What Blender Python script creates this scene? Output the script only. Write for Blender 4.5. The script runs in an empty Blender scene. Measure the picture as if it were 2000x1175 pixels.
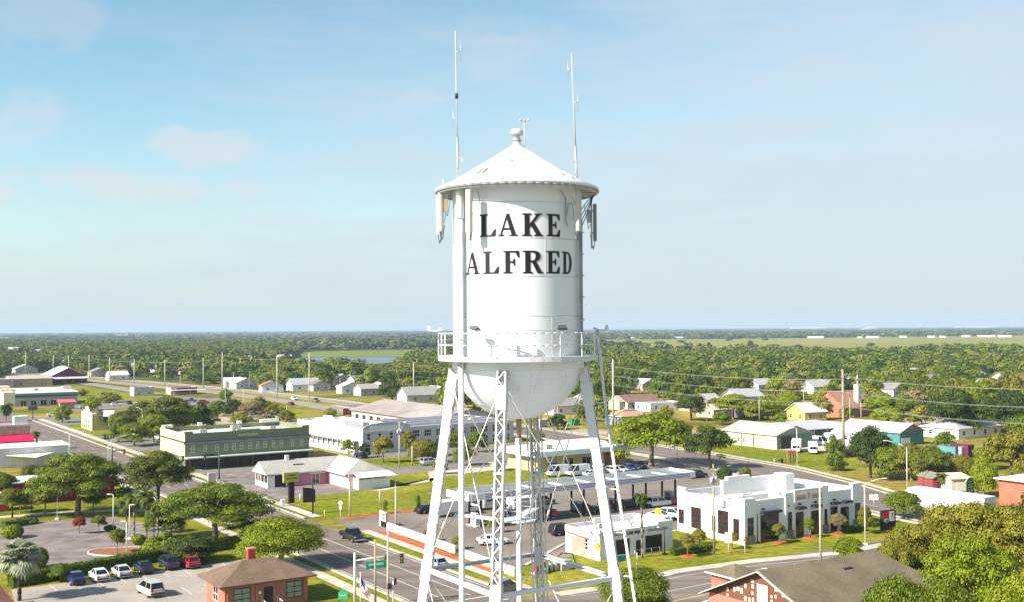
import bpy, bmesh, math, random
import numpy as np
from mathutils import Vector, Matrix, Euler
R = math.radians
SC = bpy.context.scene
COL = SC.collection
# ------------------------------------------------------------------ camera, sky, sun, exposure
F, CAMH, ROLL = 2150.0, 32.0, -0.0061
PITCH = math.atan((640 - 587.5) / F)
_c, _s, _cp, _sp = math.cos(ROLL), math.sin(ROLL), math.cos(PITCH), math.sin(PITCH)
AX = Vector((_c, -_sp * _s, _cp * _s)); AY = Vector((-_s, -_sp * _c, _cp * _c)); AZ = Vector((0, _cp, _sp))
cam = bpy.data.cameras.new('camera'); cam_o = bpy.data.objects.new('camera', cam); COL.objects.link(cam_o)
m = Matrix.Identity(4)
for i in range(3):
    m[i][0], m[i][1], m[i][2] = AX[i], AY[i], -AZ[i]
m[2][3] = CAMH
cam_o.matrix_world = m
cam.sensor_width = 36; cam.lens = 36 * F / 2000; cam.clip_start = 0.5; cam.clip_end = 60000
SC.camera = cam_o
SUN_EL = R(36); SUN_DIR = Vector((-0.84 * math.cos(SUN_EL), -0.542 * math.cos(SUN_EL), math.sin(SUN_EL)))
sun = bpy.data.lights.new('sun', 'SUN'); sun.energy = 4.9; sun.angle = R(0.5); sun.color = (1, 0.94, 0.83)
sun_o = bpy.data.objects.new('sun', sun); COL.objects.link(sun_o)
sun_o.rotation_euler = SUN_DIR.to_track_quat('Z', 'Y').to_euler()
SC.view_settings.view_transform = 'Standard'; SC.view_settings.look = 'None'
SC.view_settings.exposure = 1.02; SC.view_settings.gamma = 1
SC.cycles.max_bounces = 6; SC.cycles.transparent_max_bounces = 6; SC.cycles.volume_bounces = 0
SC.cycles.use_denoising = True
W_ = bpy.data.worlds.new('World'); SC.world = W_; W_.use_nodes = True
def make_world():
    nt = W_.node_tree; nt.nodes.clear(); N = nt.nodes.new; L = nt.links.new
    out = N('ShaderNodeOutputWorld'); bg = N('ShaderNodeBackground'); L(bg.outputs[0], out.inputs[0])
    sky = N('ShaderNodeTexSky'); sky.sky_type = 'NISHITA'; sky.sun_disc = False
    sky.sun_elevation = SUN_EL; sky.sun_rotation = math.atan2(SUN_DIR.x, SUN_DIR.y)
    sky.air_density = 1.0; sky.dust_density = 0.6; sky.ozone_density = 1.0; sky.altitude = 30
    tc = N('ShaderNodeTexCoord'); sep = N('ShaderNodeSeparateXYZ'); L(tc.outputs['Generated'], sep.inputs[0])
    # hazy cyan tint, then thin veil of high cloud, then a few small low clouds
    tint = N('ShaderNodeMix'); tint.data_type = 'RGBA'; tint.blend_type = 'MULTIPLY'; tint.inputs[0].default_value = 1
    tint.inputs[7].default_value = SKY_TINT; L(sky.outputs[0], tint.inputs[6])
    def mapr(sock, a, b, c, d):
        n = N('ShaderNodeMapRange'); n.inputs[1].default_value = a; n.inputs[2].default_value = b
        n.inputs[3].default_value = c; n.inputs[4].default_value = d; n.interpolation_type = 'SMOOTHSTEP'; L(sock, n.inputs[0]); return n.outputs[0]
    def math_(op, a, b):
        n = N('ShaderNodeMath'); n.operation = op
        for k, q in ((0, a), (1, b)):
            if isinstance(q, (int, float)): n.inputs[k].default_value = q
            else: L(q, n.inputs[k])
        return n.outputs[0]
    def noise(scale, loc, stretch, detail, rough):
        mp = N('ShaderNodeMapping'); mp.inputs['Location'].default_value = loc; mp.inputs['Scale'].default_value = stretch
        L(tc.outputs['Generated'], mp.inputs[0]); n = N('ShaderNodeTexNoise'); n.inputs['Scale'].default_value = scale
        n.inputs['Detail'].default_value = detail; n.inputs['Roughness'].default_value = rough; L(mp.outputs[0], n.inputs[0]); return n.outputs[0]
    def mix(fac, a, col):
        n = N('ShaderNodeMix'); n.data_type = 'RGBA'
        if isinstance(fac, (int, float)): n.inputs[0].default_value = fac
        else: L(fac, n.inputs[0])
        L(a, n.inputs[6]); n.inputs[7].default_value = col; return n.outputs[2]
    # haze veil: thicker low down and to the right
    side = math_('ADD', sep.outputs[2], math_('MULTIPLY', sep.outputs[0], -0.34))
    wisp = math_('ADD', math_('MULTIPLY', noise(4, (0, 0, 0), (1, 1, 4.5), 6, .62), .26), math_('MULTIPLY', noise(14, (2, 7, 1), (1, 1, 7), 4, .6), .1))
    veil = mapr(math_('SUBTRACT', side, math_('MULTIPLY', math_('SUBTRACT', wisp, .18), 1.7)), 0.0, 0.40, VEIL_MAX, 0.0)
    c = mix(veil, tint.outputs[2], VEIL_COL)
    low = mapr(sep.outputs[2], -0.01, 0.13, 0.85, 0.0)
    c = mix(low, c, HORIZON_COL)
    # soft pinkish puffs: low left sky and one faint smear above the tower
    pm = noise(16, (3.3, 1.2, 5.1), (1, 1, 2.2), 7, .6)
    def blob(cx, cz, rx, rz):
        q = math_('ADD', math_('POWER', math_('DIVIDE', math_('SUBTRACT', sep.outputs[0], cx), rx), 2), math_('POWER', math_('DIVIDE', math_('SUBTRACT', sep.outputs[2], cz), rz), 2))
        return math_('SUBTRACT', 1.0, q)
    b = None
    for (px, py, rx, rz, s) in CLOUDS:
        d = ray(px, py).normalized()
        v = math_('MULTIPLY', mapr(math_('ADD', blob(d.x, d.z, rx, rz), math_('MULTIPLY', math_('SUBTRACT', pm, 0.5), 5.0)), 0.0, 1.05, 0, 1), s)
        b = v if b is None else math_('MAXIMUM', b, v)
    c = mix(b, c, CLOUD_COL)
    L(c, bg.inputs[0]); bg.inputs[1].default_value = 0.07
def ray(px, py):
    x = (px - 1000) / F; y = -(py - 587.5) / F
    return AX * x + AY * y + AZ
SKY_TINT = (1.16, 1.37, 1.26, 1); VEIL_COL = (4.55, 5.25, 5.8, 1); VEIL_MAX = 0.9; HORIZON_COL = (4.75, 5.45, 5.8, 1); CLOUD_COL = (5.7, 5.5, 5.75, 1)
CLOUDS = [(415, 292, .06, .022, .52), (210, 360, .085, .018, .45), (960, 85, .08, .03, .2), (480, 362, .02, .012, .3), (0, 370, .012, .012, .6), (1460, 300, .25, .05, .12), (60, 40, .06, .03, .2), (30, 230, .05, .03, .3), (800, 210, .06, .015, .25)]
make_world()
# ------------------------------------------------------------------ geometry helpers
GA = R(33.2)                                   # the town grid: local x = V (right and away), local y = U (left and away)
UV_ = Vector((-math.sin(GA), math.cos(GA), 0)); VV_ = Vector((math.cos(GA), math.sin(GA), 0))
def Wp(u, v, z=0.0): return UV_ * u + VV_ * v + Vector((0, 0, z))
def G(px, py, z=0.0):
    d = ray(px, py); t = (z - CAMH) / d.z
    return Vector((d.x * t, d.y * t, z))
def guv(px, py, z=0.0):
    p = G(px, py, z); return p.dot(UV_), p.dot(VV_)
def Hpx(px, pb, pt):                           # height of something standing at ground pixel (px,pb) whose top shows at pt
    p = G(px, pb); a = ray(px, pt); t = p.y / a.y
    return CAMH + a.z * t
def Wpx(px, pb, n): return n * G(px, pb).y / F
class MB:
    def __init__(s): s.v = []; s.f = []; s.m = []; s.sm = []
    def add(s, vs, fs, mi=0, sm=False):
        o = len(s.v); s.v += [tuple(p) for p in vs]
        for f in fs: s.f.append([o + i for i in f]); s.m.append(mi); s.sm.append(sm)
        return s
    def box(s, x0, y0, z0, x1, y1, z1, mi=0):
        return s.add([(x0, y0, z0), (x1, y0, z0), (x1, y1, z0), (x0, y1, z0), (x0, y0, z1), (x1, y0, z1), (x1, y1, z1), (x0, y1, z1)],
                     [(0, 3, 2, 1), (4, 5, 6, 7), (0, 1, 5, 4), (1, 2, 6, 5), (2, 3, 7, 6), (3, 0, 4, 7)], mi)
    def cbox(s, c, d, mi=0): return s.box(c[0] - d[0] / 2, c[1] - d[1] / 2, c[2] - d[2] / 2, c[0] + d[0] / 2, c[1] + d[1] / 2, c[2] + d[2] / 2, mi)
    def prism(s, poly, z0, z1, mi=0):
        n = len(poly); a = sum(poly[i][0] * poly[(i + 1) % n][1] - poly[(i + 1) % n][0] * poly[i][1] for i in range(n))
        if a < 0: poly = poly[::-1]
        vs = [(p[0], p[1], z0) for p in poly] + [(p[0], p[1], z1) for p in poly]
        return s.add(vs, [list(range(n))[::-1], list(range(n, 2 * n))] + [(i, (i + 1) % n, n + (i + 1) % n, n + i) for i in range(n)], mi)
    def ext(s, poly, vec, mi=0):               # a planar 3-D polygon pushed along vec
        n = len(poly); vec = Vector(vec); vs = [Vector(p) for p in poly]
        nn = Vector((0, 0, 0))
        for i in range(n): nn += vs[i].cross(vs[(i + 1) % n])
        if nn.dot(vec) > 0: vs = vs[::-1]
        vs2 = [p + vec for p in vs]
        return s.add(vs + vs2, [list(range(n)), list(range(n, 2 * n))[::-1]] + [((i + 1) % n, i, n + i, n + (i + 1) % n) for i in range(n)], mi)
    def tube(s, p, q, r0, r1=None, n=8, mi=0, sm=True):
        r1 = r0 if r1 is None else r1; p = Vector(p); q = Vector(q); d = (q - p).normalized()
        a = d.orthogonal().normalized(); b = d.cross(a)
        vs = []
        for c, r in ((p, r0), (q, r1)):
            vs += [c + (a * math.cos(2 * math.pi * i / n) + b * math.sin(2 * math.pi * i / n)) * r for i in range(n)]
        s.add(vs, [(i, (i + 1) % n, n + (i + 1) % n, n + i) for i in range(n)], mi, sm)
        o = len(s.v) - 2 * n
        s.f += [[o + i for i in range(n)][::-1], [o + n + i for i in range(n)]]; s.m += [mi, mi]; s.sm += [False, False]
        return s
    def path(s, pts, r, n=6, mi=0):
        for a, b in zip(pts[:-1], pts[1:]): s.tube(a, b, r, r, n, mi)
        return s
    def beam(s, p, q, w, h, up=(0, 0, 1), mi=0):
        p = Vector(p); q = Vector(q); d = (q - p).normalized(); x = d.cross(Vector(up)).normalized(); y = x.cross(d)
        a = [x * (i * w / 2) + y * (j * h / 2) for i, j in ((-1, -1), (1, -1), (1, 1), (-1, 1))]
        return s.add([p + k for k in a] + [q + k for k in a], [(0, 3, 2, 1)[::-1], (4, 5, 6, 7)[::-1], (0, 4, 5, 1), (1, 5, 6, 2), (2, 6, 7, 3), (3, 7, 4, 0)], mi)
    def lathe(s, prof, n=32, cx=0, cy=0, mi=0, sm=True):
        vs = []; fs = []
        for r, z in prof: vs += [(cx + r * math.cos(2 * math.pi * i / n), cy + r * math.sin(2 * math.pi * i / n), z) for i in range(n)]
        for k in range(len(prof) - 1):
            fs += [(k * n + i, k * n + (i + 1) % n, (k + 1) * n + (i + 1) % n, (k + 1) * n + i) for i in range(n)]
        return s.add(vs, fs, mi, sm)
    def ell(s, c, r, n=10, mi=0):
        prof = [(math.sin(math.pi * k / n), -math.cos(math.pi * k / n)) for k in range(n + 1)]
        o = len(s.v); s.lathe(prof, n + 4, 0, 0, mi)
        for i in range(o, len(s.v)): p = s.v[i]; s.v[i] = (c[0] + p[0] * r[0], c[1] + p[1] * r[1], c[2] + p[2] * r[2])
        return s
    def mesh(s, name, mats):
        me = bpy.data.meshes.new(name); me.from_pydata(s.v, [], s.f)
        for q in (mats if isinstance(mats, (list, tuple)) else [mats]): me.materials.append(q)
        me.polygons.foreach_set('material_index', s.m); me.polygons.foreach_set('use_smooth', s.sm); me.update(); return me
    def build(s, name, mats, parent=None, loc=(0, 0, 0), rz=0.0):
        return link(name, s.mesh(name, mats), parent, loc, rz)
def build_each(b, name, mats, parent=None, loc=(0, 0, 0), rz=0.0):   # one object per connected piece
    par = list(range(len(b.v)))
    def fd(i):
        while par[i] != i: par[i] = par[par[i]]; i = par[i]
        return i
    for f in b.f:
        for i in f[1:]: par[fd(i)] = fd(f[0])
    gr = {}
    for k, f in enumerate(b.f): gr.setdefault(fd(f[0]), []).append(k)
    for ks in gr.values():
        n = MB(); mp = {}
        for k in ks:
            for i in b.f[k]:
                if i not in mp: mp[i] = len(n.v); n.v.append(b.v[i])
            n.f.append([mp[i] for i in b.f[k]]); n.m.append(b.m[k]); n.sm.append(b.sm[k])
        n.build(name, mats, parent, loc, rz)
def link(name, data, parent=None, loc=(0, 0, 0), rz=0.0):
    o = bpy.data.objects.new(name, data); COL.objects.link(o); o.location = loc
    if rz: o.rotation_euler = (0, 0, rz)
    if parent is not None: o.parent = parent
    return o
def tag(o, label=None, cat=None, group=None, kind=None):
    if label: o['label'] = label
    if cat: o['category'] = cat
    if group: o['group'] = group
    if kind: o['kind'] = kind
    return o
def thing(name, label, cat, loc=(0, 0, 0), rz=0.0, group=None):
    return tag(link(name, None, None, loc, rz), label, cat, group)
def gthing(name, label, cat, u, v, rot=0.0, group=None): return thing(name, label, cat, Wp(u, v), GA + rot, group)
def struct(name, mb, mat, label=None):
    return tag(mb.build(name, mat), label, None, None, 'structure')
def copy_tree(o, parent=None):
    c = o.copy(); COL.objects.link(c)
    if parent is not None: c.parent = parent
    for ch in list(o.children): copy_tree(ch, c)
    return c
# ------------------------------------------------------------------ materials
def s2l(c):
    return tuple((x / 12.92 if x <= .04045 else ((x + .055) / 1.055) ** 2.4) for x in [k / 255 for k in c])
MATS = {}
def mat(name, rgb, rough=.7, var=.12, scale=.8, metal=0.0, second=None, detail=4, bump=0.0, stretch=(1, 1, 1), spec=.35, lo=.35, hi=.65, fine=0.0, world=False):
    """procedural paint: base colour varied by noise (towards `second` when given)"""
    if name in MATS: return MATS[name]
    mt = bpy.data.materials.new(name); mt.use_nodes = True; nt = mt.node_tree; N = nt.nodes.new; L = nt.links.new
    b = nt.nodes['Principled BSDF']; b.inputs['Roughness'].default_value = rough; b.inputs['Metallic'].default_value = metal
    b.inputs['Specular IOR Level'].default_value = spec
    tc = N('ShaderNodeTexCoord'); mp = N('ShaderNodeMapping'); mp.inputs['Scale'].default_value = stretch; L(tc.outputs['Object'], mp.inputs[0])
    n = N('ShaderNodeTexNoise'); n.inputs['Scale'].default_value = scale; n.inputs['Detail'].default_value = detail; L(mp.outputs[0], n.inputs[0])
    r = N('ShaderNodeMapRange'); r.inputs[1].default_value = lo; r.inputs[2].default_value = hi; L(n.outputs[0], r.inputs[0])
    mx = N('ShaderNodeMix'); mx.data_type = 'RGBA'; L(r.outputs[0], mx.inputs[0])
    a = tuple(x * (1 - var) for x in rgb); c = second if second else tuple(min(1, x * (1 + var)) for x in rgb)
    mx.inputs[6].default_value = (*a, 1); mx.inputs[7].default_value = (*c, 1)
    out = mx.outputs[2]
    if fine:
        n2 = N('ShaderNodeTexNoise'); n2.inputs['Scale'].default_value = scale * 14; n2.inputs['Detail'].default_value = 3; L(mp.outputs[0], n2.inputs[0])
        r2 = N('ShaderNodeMapRange'); r2.inputs[3].default_value = 1 - fine; r2.inputs[4].default_value = 1 + fine; r2.inputs[1].default_value = .3; r2.inputs[2].default_value = .7; L(n2.outputs[0], r2.inputs[0])
        ml = N('ShaderNodeMix'); ml.data_type = 'RGBA'; ml.blend_type = 'MULTIPLY'; ml.inputs[0].default_value = 1; L(out, ml.inputs[6]); L(r2.outputs[0], ml.inputs[7]); out = ml.outputs[2]
    L(out, b.inputs['Base Color'])
    if bump:
        bp = N('ShaderNodeBump'); bp.inputs['Strength'].default_value = bump; bp.inputs['Distance'].default_value = .05; L(n.outputs[0], bp.inputs['Height']); L(bp.outputs[0], b.inputs['Normal'])
    MATS[name] = mt; return mt
def lined(name, rgb, line, period, width, axis=0, rough=.6, metal=0.0):
    """ribbed sheet, lap siding or brick courses: lines every `period` metres"""
    if name in MATS: return MATS[name]
    mt = mat(name, rgb, rough, .1, .6, metal); nt = mt.node_tree; N = nt.nodes.new; L = nt.links.new
    b = nt.nodes['Principled BSDF']; src = b.inputs['Base Color'].links[0].from_socket
    tc = N('ShaderNodeTexCoord'); sp = N('ShaderNodeSeparateXYZ'); L(tc.outputs['Object'], sp.inputs[0])
    d = N('ShaderNodeMath'); d.operation = 'DIVIDE'; L(sp.outputs[axis], d.inputs[0]); d.inputs[1].default_value = period
    f = N('ShaderNodeMath'); f.operation = 'FRACT'; L(d.outputs[0], f.inputs[0])
    g = N('ShaderNodeMath'); g.operation = 'LESS_THAN'; L(f.outputs[0], g.inputs[0]); g.inputs[1].default_value = width
    mx = N('ShaderNodeMix'); mx.data_type = 'RGBA'; L(g.outputs[0], mx.inputs[0]); L(src, mx.inputs[6]); mx.inputs[7].default_value = (*line, 1)
    L(mx.outputs[2], b.inputs['Base Color']); return mt
def leafmat(name, a, b_, c_):
    if name in MATS: return MATS[name]
    mt = bpy.data.materials.new(name); mt.use_nodes = True; nt = mt.node_tree; N = nt.nodes.new; L = nt.links.new
    b = nt.nodes['Principled BSDF']; b.inputs['Roughness'].default_value = .6; b.inputs['Specular IOR Level'].default_value = .2
    oi = N('ShaderNodeObjectInfo'); tc = N('ShaderNodeTexCoord'); n = N('ShaderNodeTexNoise'); n.inputs['Scale'].default_value = 2.6; n.inputs['Detail'].default_value = 5; n.inputs['Roughness'].default_value = .75
    L(tc.outputs['Object'], n.inputs[0])
    ad = N('ShaderNodeMath'); ad.operation = 'MULTIPLY_ADD'; L(oi.outputs['Random'], ad.inputs[0]); ad.inputs[1].default_value = .34
    sb = N('ShaderNodeMapRange'); sb.inputs[1].default_value = .3; sb.inputs[2].default_value = .7; sb.inputs[4].default_value = .72; L(n.outputs[0], sb.inputs[0]); L(sb.outputs[0], ad.inputs[2])
    cr = N('ShaderNodeValToRGB'); L(ad.outputs[0], cr.inputs[0]); e = cr.color_ramp.elements
    e[0].color = (*a, 1); e[0].position = .1; e[1].color = (*c_, 1); e[1].position = .95; k = e.new(.5); k.color = (*b_, 1)
    L(cr.outputs[0], b.inputs['Base Color'])
    tr = N('ShaderNodeBsdfTranslucent'); L(cr.outputs[0], tr.inputs[0]); ms = N('ShaderNodeMixShader'); ms.inputs[0].default_value = .16
    L(b.outputs[0], ms.inputs[1]); L(tr.outputs[0], ms.inputs[2]); L(ms.outputs[0], nt.nodes['Material Output'].inputs[0])
    MATS[name] = mt; return mt
WHITE = mat('white_paint', (.8, .8, .79), .45, .05, .5, spec=.4)
TOWERW = mat('tower_white', (.73, .735, .745), .42, .02, 1.0, second=(.6, .57, .5), spec=.45, lo=.56, hi=.95, detail=7, stretch=(2.4, 2.4, .16))
STEELW = mat('steel_white', (.62, .62, .63), .45, .06, 1.2, second=(.54, .53, .52), lo=.5, hi=.8)
GALV = mat('galvanised', (.5, .51, .53), .45, .12, 3, metal=.6)
DARK = mat('dark_metal', (.03, .03, .035), .5, .2, 3)
BLACK = mat('black_paint', (.012, .012, .013), .5, .2, 3)
LETTER = mat('letter_black', (.014, .012, .013), .45, .3, 1.5)
GLASS = mat('dark_glass', (.012, .014, .017), .08, .2, .7, spec=.8)
RUBBER = mat('rubber', (.02, .02, .02), .8, .1, 4)
CONC = mat('concrete', (.46, .41, .33), .85, .12, .5, second=(.54, .49, .4), fine=.06)
ASPH = mat('asphalt', (.16, .122, .1), .9, .14, .12, second=(.2, .155, .128), fine=.1, stretch=(1, 1, 1))
def streaks(m, ang):                            # wheel tracks and patches run along the lane
    q = [n for n in m.node_tree.nodes if n.type == 'MAPPING'][0]; q.inputs['Rotation'].default_value = (0, 0, -ang); q.inputs['Scale'].default_value = (.12, 4.2, 1)
streaks(ASPH, GA + math.pi / 2)
ASPHX = mat('asphalt_cross', (.165, .128, .108), .9, .16, .12, second=(.215, .168, .14), fine=.12); streaks(ASPHX, GA)
LOTASPH = mat('lot_asphalt', (.17, .14, .13), .9, .15, .3, second=(.25, .205, .185), fine=.12)
MARK = mat('road_paint', (.55, .52, .47), .7, .1, 2)
YEL = mat('yellow_paint', (.72, .48, .05), .7, .1, 2)
WOODP = mat('pole_wood', (.34, .27, .19), .85, .15, 2, stretch=(4, 4, .4))
CREAMP = mat('concrete_pole', (.52, .47, .36), .8, .08, 2)
MULCH = mat('red_mulch', (.42, .085, .03), .95, .25, 1.6, fine=.25)
# ------------------------------------------------------------------ the water tower
TX, TY = 0.27, 52.4
TW = thing('water_tower', 'tall white riveted water tower on four lattice legs with LAKE ALFRED in black', 'water tower', (TX, TY, 0))
RT, ZB, ZT = 3.07, 30.62, 38.62                 # tank radius, bottom of the shell, top of the shell
seam = [33.35, 34.2, 36.02]
prof = []
for k in range(15):
    a = math.pi / 2 * k / 14; prof.append((RT * math.sin(a) if k else 0.001, ZB - 2.92 * math.cos(a)))
def ring_bump(z): return [(RT, z - .016), (RT + .007, z - .01), (RT + .007, z + .01), (RT, z + .016)]
prof.append((RT, ZB + .6)); prof.append((RT, ZB + 4))
prof.append((RT, ZT))
tank = MB().lathe(prof, 72)
for (a, z0, z1) in ((-90 - 13, 32.6, 34.28), (-90 + 24, 34.33, 36.0), (-90 - 40, 30.7, 32.5), (-90 + 30, 36.05, 37.6), (-90 + 30, 30.7, 32.5), (-90 + 62, 32.6, 34.28)):
    t = R(a); p = Vector((math.cos(t), math.sin(t), 0)); q = Vector((-p.y, p.x, 0))
    sm_ = MB().beam(p * (RT - .002) + Vector((0, 0, z0)), p * (RT - .002) + Vector((0, 0, z1)), .025, .02, p); sm_.build('weld_seam', TOWERW, TW)
tank.build('tank', TOWERW, TW)
SEAM = mat('seam_grey', (.5, .5, .51), .5)
for z in (31.9, 32.56, 34.3, 36.02, 37.66): MB().lathe([(RT + .001, z - .018), (RT + .009, z - .012), (RT + .009, z + .012), (RT + .001, z + .018)], 72).build('weld_seam', SEAM, TW)
bs = MB()
for k in range(10):                            # meridian seams of the bowl
    t = R(-90 + 36 * k + 11); pts = []
    for j in range(1, 13):
        a = math.pi / 2 * j / 12; r = (RT + .004) * math.sin(a); pts.append((r * math.cos(t), r * math.sin(t), ZB - 2.925 * math.cos(a)))
    b_ = MB(); b_.path(pts, .011, 5); b_.build('bowl_seam', TOWERW, TW)
RE = 3.9                                         # conical roof with a turned-down rim
roof = MB().lathe([(0.2, 40.68), (.33, 40.62), (1.2, 40.08), (2.4, 39.33), (3.3, 38.8), (RE, 38.56), (RE + .005, 38.47), (RE - .03, 38.44), (3.0, 38.6)], 64)
roof.build('roof', TOWERW, TW)
rim = MB()
for r, z, w in ((RE - .02, 38.40, .03), (RE - .1, 38.33, .035)):
    pts = [(r * math.cos(2 * math.pi * i / 60), r * math.sin(2 * math.pi * i / 60), z) for i in range(61)]; MB().path(pts, w, 6).build('rim_pipe', mat('rim_grey', (.3, .3, .3), .6) if r > RE - .05 else mat('rim_cream', (.5, .48, .44), .6), TW)
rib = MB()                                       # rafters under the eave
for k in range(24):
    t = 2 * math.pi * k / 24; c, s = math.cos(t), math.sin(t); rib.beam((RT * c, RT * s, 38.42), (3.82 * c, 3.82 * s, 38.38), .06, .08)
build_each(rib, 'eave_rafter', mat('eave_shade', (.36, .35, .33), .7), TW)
pat = MB()
for px, py, w, h in ((-1.9, -2.35, .5, .12), (-1.65, -2.5, .5, .12), (2.1, -2.2, .5, .1), (2.55, -2.0, .5, .1), (-.3, -1.9, .15, .1)):
    r = math.hypot(px, py); z = 38.82 + (3.3 - r) * .60 + .03; d = Vector((px, py, 0)).normalized()
    pat.beam((px, py, z), Vector((px, py, z)) - d * w + Vector((0, 0, w * .62)), h, .05)
build_each(pat, 'roof_strip', mat('patch_grey', (.58, .56, .53), .7), TW)
vent = MB().lathe([(.36, 40.58), (.36, 40.66), (.2, 40.68), (.17, 41.05), (.2, 41.07)], 20).lathe([(.15, 41.05), (.15, 41.2)], 16)
vent.build('vent_neck', STEELW, TW)
MB().lathe([(.02, 41.2), (.3, 41.2), (.32, 41.25), (.31, 41.36), (.25, 41.45), (.001, 41.49)], 24).build('vent_cap', STEELW, TW)
MB().lathe([(.21, 40.9), (.25, 40.92), (.21, 40.96)], 20).build('vent_collar', mat('collar_pink', (.5, .35, .34), .6), TW)
# lettering ------------------------------------------------------
GL = {
 'L': [[(0, 1), (.55, 1), (.55, .95), (.41, .93), (.41, .07), (.68, .07), (.9, .32), (1, .32), (.95, 0), (0, 0), (0, .05), (.14, .07), (.14, .93), (0, .95)]],
 'A': [[(.44, 1), (.56, 1), (.9, .07), (1, .05), (1, 0), (.58, 0), (.58, .05), (.68, .07), (.61, .28), (.27, .28), (.2, .07), (.32, .05), (.32, 0), (0, 0), (0, .05), (.1, .07)], [(.30, .36), (.58, .36), (.44, .76)]],
 'K': [[(0, 1), (.45, 1), (.45, .95), (.35, .93), (.35, .53), (.66, .93), (.56, .95), (.56, 1), (.95, 1), (.95, .95), (.84, .93), (.56, .6), (.9, .07), (1, .05), (1, 0), (.55, 0), (.55, .05), (.65, .07), (.43, .44), (.35, .35), (.35, .07), (.45, .05), (.45, 0), (0, 0), (0, .05), (.12, .07), (.12, .93), (0, .95)]],
 'E': [[(0, 1), (.95, 1), (.97, .72), (.88, .72), (.72, .92), (.42, .92), (.42, .55), (.56, .55), (.64, .66), (.71, .66), (.71, .36), (.64, .36), (.56, .47), (.42, .47), (.42, .08), (.72, .08), (.9, .31), (1, .31), (.96, 0), (0, 0), (0, .05), (.14, .07), (.14, .93), (0, .95)]],
 'F': [[(0, 1), (.97, 1), (1, .7), (.9, .7), (.74, .92), (.42, .92), (.42, .54), (.58, .54), (.66, .66), (.73, .66), (.73, .34), (.66, .34), (.58, .46), (.42, .46), (.42, .07), (.58, .05), (.58, 0), (0, 0), (0, .05), (.14, .07), (.14, .93), (0, .95)]],
 'R': [[(0, 1), (.55, 1), (.74, .96), (.84, .86), (.85, .72), (.78, .59), (.64, .52), (.9, .08), (1, .05), (1, 0), (.7, 0), (.44, .49), (.36, .49), (.36, .07), (.48, .05), (.48, 0), (0, 0), (0, .05), (.12, .07), (.12, .93), (0, .95)], [(.36, .93), (.5, .93), (.6, .86), (.61, .7), (.55, .59), (.48, .57), (.36, .57)]],
 'D': [[(0, 1), (.5, 1), (.75, .93), (.92, .76), (1, .5), (.92, .24), (.75, .07), (.5, 0), (0, 0), (0, .05), (.13, .07), (.13, .93), (0, .95)], [(.38, .92), (.5, .92), (.65, .82), (.72, .5), (.65, .18), (.5, .08), (.38, .08)]]}
def fill2d(loops):
    bm = bmesh.new(); es = []
    for lp in loops:
        vs = [bm.verts.new((x, y, 0)) for x, y in lp]
        for i in range(len(vs)): es.append(bm.edges.new((vs[i], vs[(i + 1) % len(vs)])))
    bmesh.ops.triangle_fill(bm, edges=es, use_beauty=True, use_dissolve=False); return bm
def letter(ch, xa, xb, z0, z1):
    bm = fill2d(GL[ch]); a0 = math.asin((xa - 1011) / 130.); a1 = math.asin((xb - 1011) / 130.)
    for k in range(1, 12):
        bmesh.ops.bisect_plane(bm, geom=bm.verts[:] + bm.edges[:] + bm.faces[:], plane_co=(k / 12, 0, 0), plane_no=(1, 0, 0))
    bmesh.ops.recalc_face_normals(bm, faces=bm.faces)
    for v in bm.verts:
        t = a0 + (a1 - a0) * v.co.x; z = z0 + (z1 - z0) * v.co.y; v.co = ((RT + .02) * math.sin(t), -(RT + .02) * math.cos(t), z)
    for f in bm.faces:
        f.normal_update()
        if f.normal.dot(Vector((f.calc_center_median().x, f.calc_center_median().y, 0))) < 0: f.normal_flip()
    me = bpy.data.meshes.new('letter'); bm.to_mesh(me); bm.free(); me.materials.append(LETTER); return link('letter', me, TW)
for ch, a, b in (('L', 938, 970.5), ('A', 974, 1011.6), ('K', 1019, 1060), ('E', 1066, 1093)): letter(ch, a, b, 36.1, 37.12)
for ch, a, b in (('A', 911, 938.7), ('L', 945, 976), ('F', 983, 1014.5), ('R', 1020, 1060), ('E', 1065.5, 1092), ('D', 1096.4, 1116)): letter(ch, a, b, 34.42, 35.44)
# balcony ------------------------------------------------------
ZF = 30.72; RB = 3.78
MB().lathe([(RT + .01, ZF - .05), (RT + .01, ZF), (RB, ZF), (RB + .02, ZF), (RB + .02, ZF - .22), (RB - .03, ZF - .22), (RB - .03, ZF - .06), (RT + .01, ZF - .05)], 48, sm=False).build('balcony_floor', STEELW, TW)
rl = MB()
def circ(r, z, n=60): return [(r * math.cos(2 * math.pi * i / n), r * math.sin(2 * math.pi * i / n), z) for i in range(n + 1)]
rl.path(circ(RB, ZF + 1.06), .028, 6).build('handrail', STEELW, TW); MB().path(circ(RB, ZF + .52), .02, 6).build('mid_rail', STEELW, TW)
for k in range(18):
    t = R(-90 + 10 + 20 * k); x, y = RB * math.cos(t), RB * math.sin(t)
    MB().box(-.028, -.028, 0, .028, .028, 1.08).build('railing_post', STEELW, TW, (x, y, ZF), t)
gt = MB()
for i in (-1.35, -.62): gt.box(i - .035, -.03, 0, i + .035, .03, 1.35)
gt.box(-1.35, -.025, .9, -.62, .025, .95); gt.box(-1.35, -.025, .4, -.62, .025, .45)
gt.build('balcony_gate', STEELW, TW, (.35, -3.72, ZF))
gu = MB().lathe([(RT - .03, ZB - .5), (RT + .06, ZB - .5), (RT + .06, ZB - .02), (RT - .03, ZB + .02)], 48, sm=False); gu.build('girder_ring', TOWERW, TW)
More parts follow.
